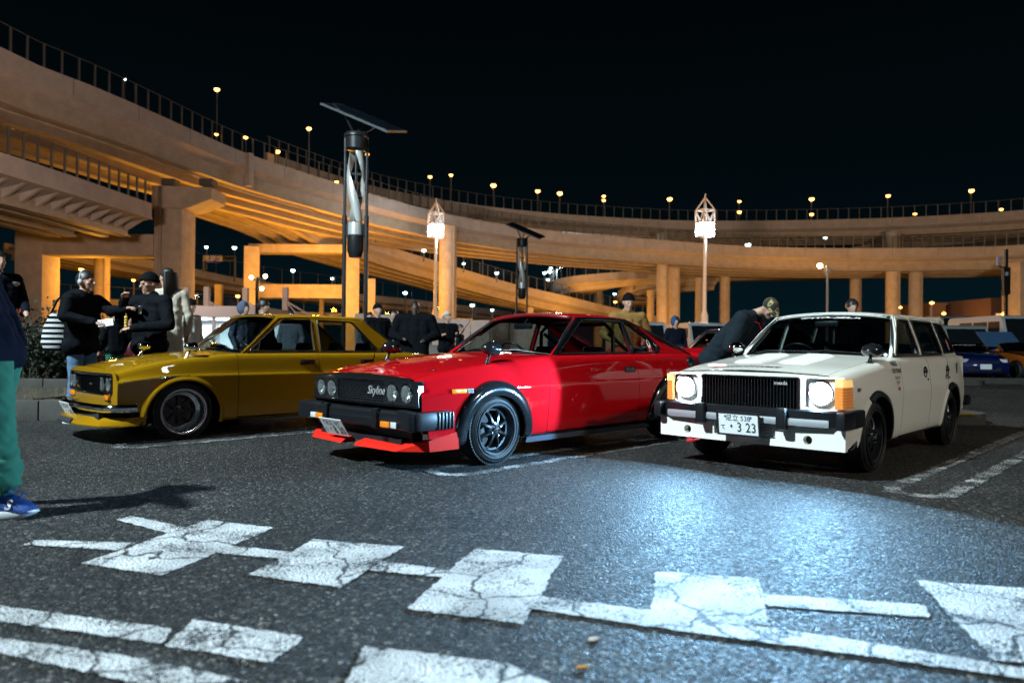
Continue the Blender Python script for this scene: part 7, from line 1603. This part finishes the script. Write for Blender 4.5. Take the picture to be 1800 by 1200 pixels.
# hoarding behind the group of men
HOARD = M('hoarding_panel', (.34, .25, .21), rough=.7, noise=.15, nscale=3)
h = thing('hoarding', 'pinkish panel hoarding behind the group of men in black', 'hoarding')
for k in range(10):
    if k == 3: continue
    a = at(640 + k * 34, 600, 24); z = 1.98 - k * .03; mb = MB(); mb.box((a.x, 24, z / 2), (.62, .06, z), b=.01); mb.build('hoarding_panel', HOARD, h)
mb = MB(); a = at(742, 600, 24); mb.box((a.x, 24.1, .95), (.62, .06, 1.9)); mb.build('dark_gate', M('gate_dark', (.02, .022, .025), rough=.5), h)
mb = MB(); a = at(768, 600, 22.5); mb.box((a.x, 22.5, .62), (.46, .46, .62), b=.03); mb.box((a.x, 22.5, .95), (.50, .50, .05), b=.02); o = mb.build('bin', M('bin_grey', (.12, .11, .10), rough=.7)); tag(o, 'grey square bin in front of the hoarding left of the white trousered man', 'bin')
mb = MB(); a = at(772, 600, 21.5); mb.box((a.x, 21.5, .36), (.75, .18, .36), b=.05); mb.box((a.x, 21.5, .09), (.85, .30, .18), b=.05); o = mb.build('barrier', M('barrier_white', (.6, .6, .6), rough=.6)); tag(o, 'low white plastic barrier below the grey bin', 'barrier')
# canopy of the service building
cb = thing('service_building', 'flat roofed lit canopy of the service building on the left', 'building'); WH = M('canopy_white', (.50, .52, .56), rough=.6); a, b = at(300, 600, 34), at(470, 600, 34)
def bxx(x0, x1, y0, y1, z0, z1, nm_, mat): mb = MB(); mb.box(((x0 + x1) / 2, (y0 + y1) / 2, (z0 + z1) / 2), (x1 - x0, y1 - y0, z1 - z0)); return mb.build(nm_, mat, cb)
bxx(a.x - 2, b.x, 33, 41, 2.15, 2.65, 'canopy_roof', WH); bxx(a.x - 2, b.x, 37.5, 38, 0, 2.15, 'shop_wall', WH)
for k in range(5): x = a.x - 1.5 + k * 1.2; bxx(x, x + .9, 34, 36.8, 2.12, 2.148, 'ceiling_light', M('ceiling_light', (1, 1, 1), emis=(.85, .95, 1), estr=5, sample=False))
for k in range(4): x = a.x - 1 + k * 1.6; bxx(x, x + .12, 33.3, 33.42, 0, 2.15, 'canopy_post', WH)
for k in range(3): x = a.x - 1 + k * 1.9; bxx(x, x + 1.5, 37.44, 37.498, .3, 1.9, 'shop_window', M('shop_window', (.5, .6, .65), emis=(.75, .9, 1.0), estr=.8))
l = light('canopy_light', 'AREA', ((a.x + b.x) / 2 - 1, 35.4, 2.05), 240, (.85, .95, 1), 2.5)
MAST = M('mast_paint', (.40, .36, .33), rough=.6)
for px, y0, nb in ((327, 505, 'first'), (363, 504, 'second'), (431, 506, 'third'), (501, 505, 'fourth')):
    q = at(px, 600, 38); z = at(px, y0, 38).z; t = thing('canopy_mast', 'slim stayed mast over the canopy behind the yellow car, %s from the left' % nb, 'mast', (q.x, 38, 0), 0, 'stayed masts of the canopy'); mb = MB(); mb.bar((0, 0, 0), (0, 0, z), .26); mb.build('post', MAST, t); mb = MB(); mb.bar((0, 0, z * .82), (1.6, 0, 2.3), .08); mb.bar((0, 0, z * .82), (.8, 0, 2.3), .06); mb.build('stay', MAST, t)
q = at(451, 600, 30); zt = at(451, 487, 30).z; t = thing('floodlight_mast', 'thin dark mast with small warm floodlights before the square orange pier', 'floodlight', (q.x, 30, 0)); mb = MB(); mb.tube([(0, 0, 0), (0, 0, zt)], .07, 8); mb.bar((-.30, 0, zt - .1), (.34, 0, zt - .1), .06); mb.bar((-.1, 0, zt - .5), (.25, 0, zt - .5), .05); mb.build('post', BLK, t)
for x, z in ((-.22, -.02), (.36, .03), (.22, -.48)): mb = MB(); mb.ball((x, -.08, zt + z), .085, 10, 7); mb.build('lamp', M('flood_warm', (1, .8, .5), emis=(1, .72, .35), estr=22, sample=False), t, smooth=60)
# lamp pole over the white car, gantry post at the right
q = at(1454, 600, 48); zt = at(1454, 466, 48).z; t = thing('lamp_post', 'thin twin-armed lamp post above the white roof with its left lamp lit', 'street lamp', (q.x, 48, 0)); mb = MB(); mb.tube([(0, 0, 0), (0, 0, zt - .3)], [.10, .07], 8); mb.bar((-.55, 0, zt - .1), (.45, 0, zt - .3), .08); mb.bar((-.3, 0, zt - .45), (.35, 0, zt - .25), .07); mb.bar((0, 0, zt - .6), (0, 0, zt), .2); mb.build('post', MAST, t); mb = MB(); mb.ball((-.55, -.1, zt - .05), .17, 12, 8); mb.build('lamp', M('flood_warm', (1, .8, .5)), t, smooth=60)
q = at(1768, 600, 40); z0, z1 = at(1768, 640, 40).z, at(1768, 438, 40).z; t = thing('sign_post', 'black post carrying a dark board and camera at the right edge', 'sign post', (q.x, 40, 0)); mb = MB(); mb.bar((0, 0, 0), (0, 0, z1), .14); mb.build('post', BLK, t); za, zb = at(1768, 520, 40).z, at(1768, 470, 40).z; mb = MB(); mb.prism([(-.15, za), (.18, za + .1), (.18, zb), (-.2, zb)], -.1, .1, Matrix(((1, 0, 0, 0), (0, 0, 1, 0), (0, 1, 0, 0), (0, 0, 0, 1)))); mb.build('dark_board', BLK, t); mb = MB(); mb.bar((0, 0, zb), (-.45, 0, zb + .05), .06); mb.build('arm', BLK, t); mb = MB(); mb.box((-.42, 0, zb + .35), (.18, .18, .50), b=.03); mb.build('camera_box', M('camera_grey', (.35, .36, .42), rough=.5), t); mb = MB(); mb.lathe([(.0, 0), (.09, 0), (.09, .2), (0, .2)], 10, Matrix.Translation((-.02, -.1, za + 1.1))); mb.build('beacon', M('beacon_grey', (.3, .3, .33)), t)
# far buildings on the right
BRICK = M('far_brick', (.17, .10, .075), rough=.85, noise=.15, nscale=.8); WINL = M('far_window_lit', (1, .6, .3), emis=(1, .55, .25), estr=.9); WIND = M('far_window', (.02, .025, .03), rough=.3)
def far_building(x0, x1, ytop, d, lab, lit=()):
    a, b = at(x0, 600, d), at(x1, 600, d); z = at((x0 + x1) / 2, ytop, d).z; t = thing('far_building', lab, 'building', ((a.x + b.x) / 2, d + 5, 0)); w = b.x - a.x; mb = MB(); mb.box((0, 0, z / 2), (w, 10, z)); mb.box((0, 0, z + .15), (w + .3, 10.3, .3)); mb.build('wall', BRICK, t); nx, nz = max(1, int(w / 2.2)), max(1, int(z / 3))
    for i in range(nx):
        for j in range(nz): mb = MB(); mb.box((-w / 2 + (i + .5) * w / nx, -5.02, 1.6 + j * 3), (1.1, .06, 1.3)); mb.build('window', WINL if (i, j) in lit else WIND, t)
far_building(1633, 1662, 536, 92, 'narrow brick block with a roof hut just above the white estate tail'); far_building(1662, 1742, 553, 104, 'long low brick block far behind the vans', ((2, 0), (4, 1))); far_building(1742, 1775, 528, 86, 'taller brick block beside the wide right pier', ((0, 1),)); far_building(1810, 1900, 540, 95, 'brick block at the right edge behind the wide pier')
light('far_sodium', 'POINT', at(1690, 575, 88), 160, SODIUM, .4); light('far_sodium', 'POINT', at(1757, 585, 78), 200, SODIUM, .4)
# dark shrub over the planting strip
def shrub(px, d, z0, w, hh, n, lab, seed):
    rnd = random.Random(seed); p = at(px, 600, d); t = thing('shrub', lab, 'shrub', (p.x, p.y, z0)); st = MB()
    tips = []
    for k in range(46):
        a = rnd.uniform(0, 2 * PI); r = rnd.uniform(.2, 1) * w; z = hh * rnd.uniform(.35, 1.0); b = Vector((r * math.cos(a), r * math.sin(a) * .7, z)); st.tube([(rnd.uniform(-.3, .3), rnd.uniform(-.2, .2), 0), b * .55 + Vector((0, 0, .12)), b], [.018, .01, .003], 5); tips.append(b)
    st.build('stem', M('twig', (.06, .045, .03), rough=.9), t); lf = MB()
    for k in range(n):
        b = rnd.choice(tips); f = rnd.uniform(.3, 1); c_ = b * f + Vector([rnd.gauss(0, .13) for _ in range(3)]); u = Vector([rnd.gauss(0, 1) for _ in range(3)]).normalized() * rnd.uniform(.03, .06); v = u.cross(Vector([rnd.gauss(0, 1) for _ in range(3)])).normalized() * .022; lf.add([c_ - u, c_ + v, c_ + u, c_ - v], [(0, 1, 2, 3)])
    lf.build('foliage', M('dark_leaf', (.012, .022, .010), rough=.6, noise=.3, nscale=3), t)
shrub(75, 13.4, .2, 1.1, 1.6, 2600, 'dark leafless-topped shrub behind the planting strip, left of the man with headphones', 2); shrub(30, 14.0, .2, 1.2, 1.3, 2000, 'low dark shrub behind the passer-by at the left edge', 5); shrub(128, 13.8, .2, .8, 1.35, 1500, 'small dark shrub directly behind the man with headphones', 7)
# ================================================================ the lit headlights
car_y = mustard_car(); car_r = red_car(); car_w = white_car()
for sg in (-1, 1):
    for ang, en, bl, pitch in ((134, 640, .07, 6),):
        d = bpy.data.lights.new('headlight_beam', 'SPOT'); d.energy = en; d.color = (.30, .64, 1.0); d.spot_size = math.radians(ang); d.spot_blend = bl; d.shadow_soft_size = .05
        d.use_nodes = True; nt = d.node_tree; em = nt.nodes['Emission']; ge = nt.nodes.new('ShaderNodeNewGeometry'); sp = nt.nodes.new('ShaderNodeSeparateXYZ'); m1 = nt.nodes.new('ShaderNodeMath'); m1.operation = 'MULTIPLY'; m2 = nt.nodes.new('ShaderNodeMath'); m2.operation = 'ADD'; m2.inputs[1].default_value = .17; m3 = nt.nodes.new('ShaderNodeMath'); m3.operation = 'DIVIDE'; m3.inputs[0].default_value = .17   # the lens throws less light steeply down
        nt.links.new(ge.outputs['Incoming'], sp.inputs[0]); nt.links.new(sp.outputs['Z'], m1.inputs[0]); nt.links.new(sp.outputs['Z'], m1.inputs[1]); nt.links.new(m1.outputs[0], m2.inputs[0]); nt.links.new(m2.outputs[0], m3.inputs[1]); nt.links.new(m3.outputs[0], em.inputs['Strength'])
        o = bpy.data.objects.new('headlight_beam', d); COL.objects.link(o); o.parent = car_w.root; o.location = (-.735, sg * .565, .632); o.rotation_euler = Vector((-math.cos(R_(pitch)), 0, -math.sin(R_(pitch)))).to_track_quat('-Z', 'Y').to_euler()
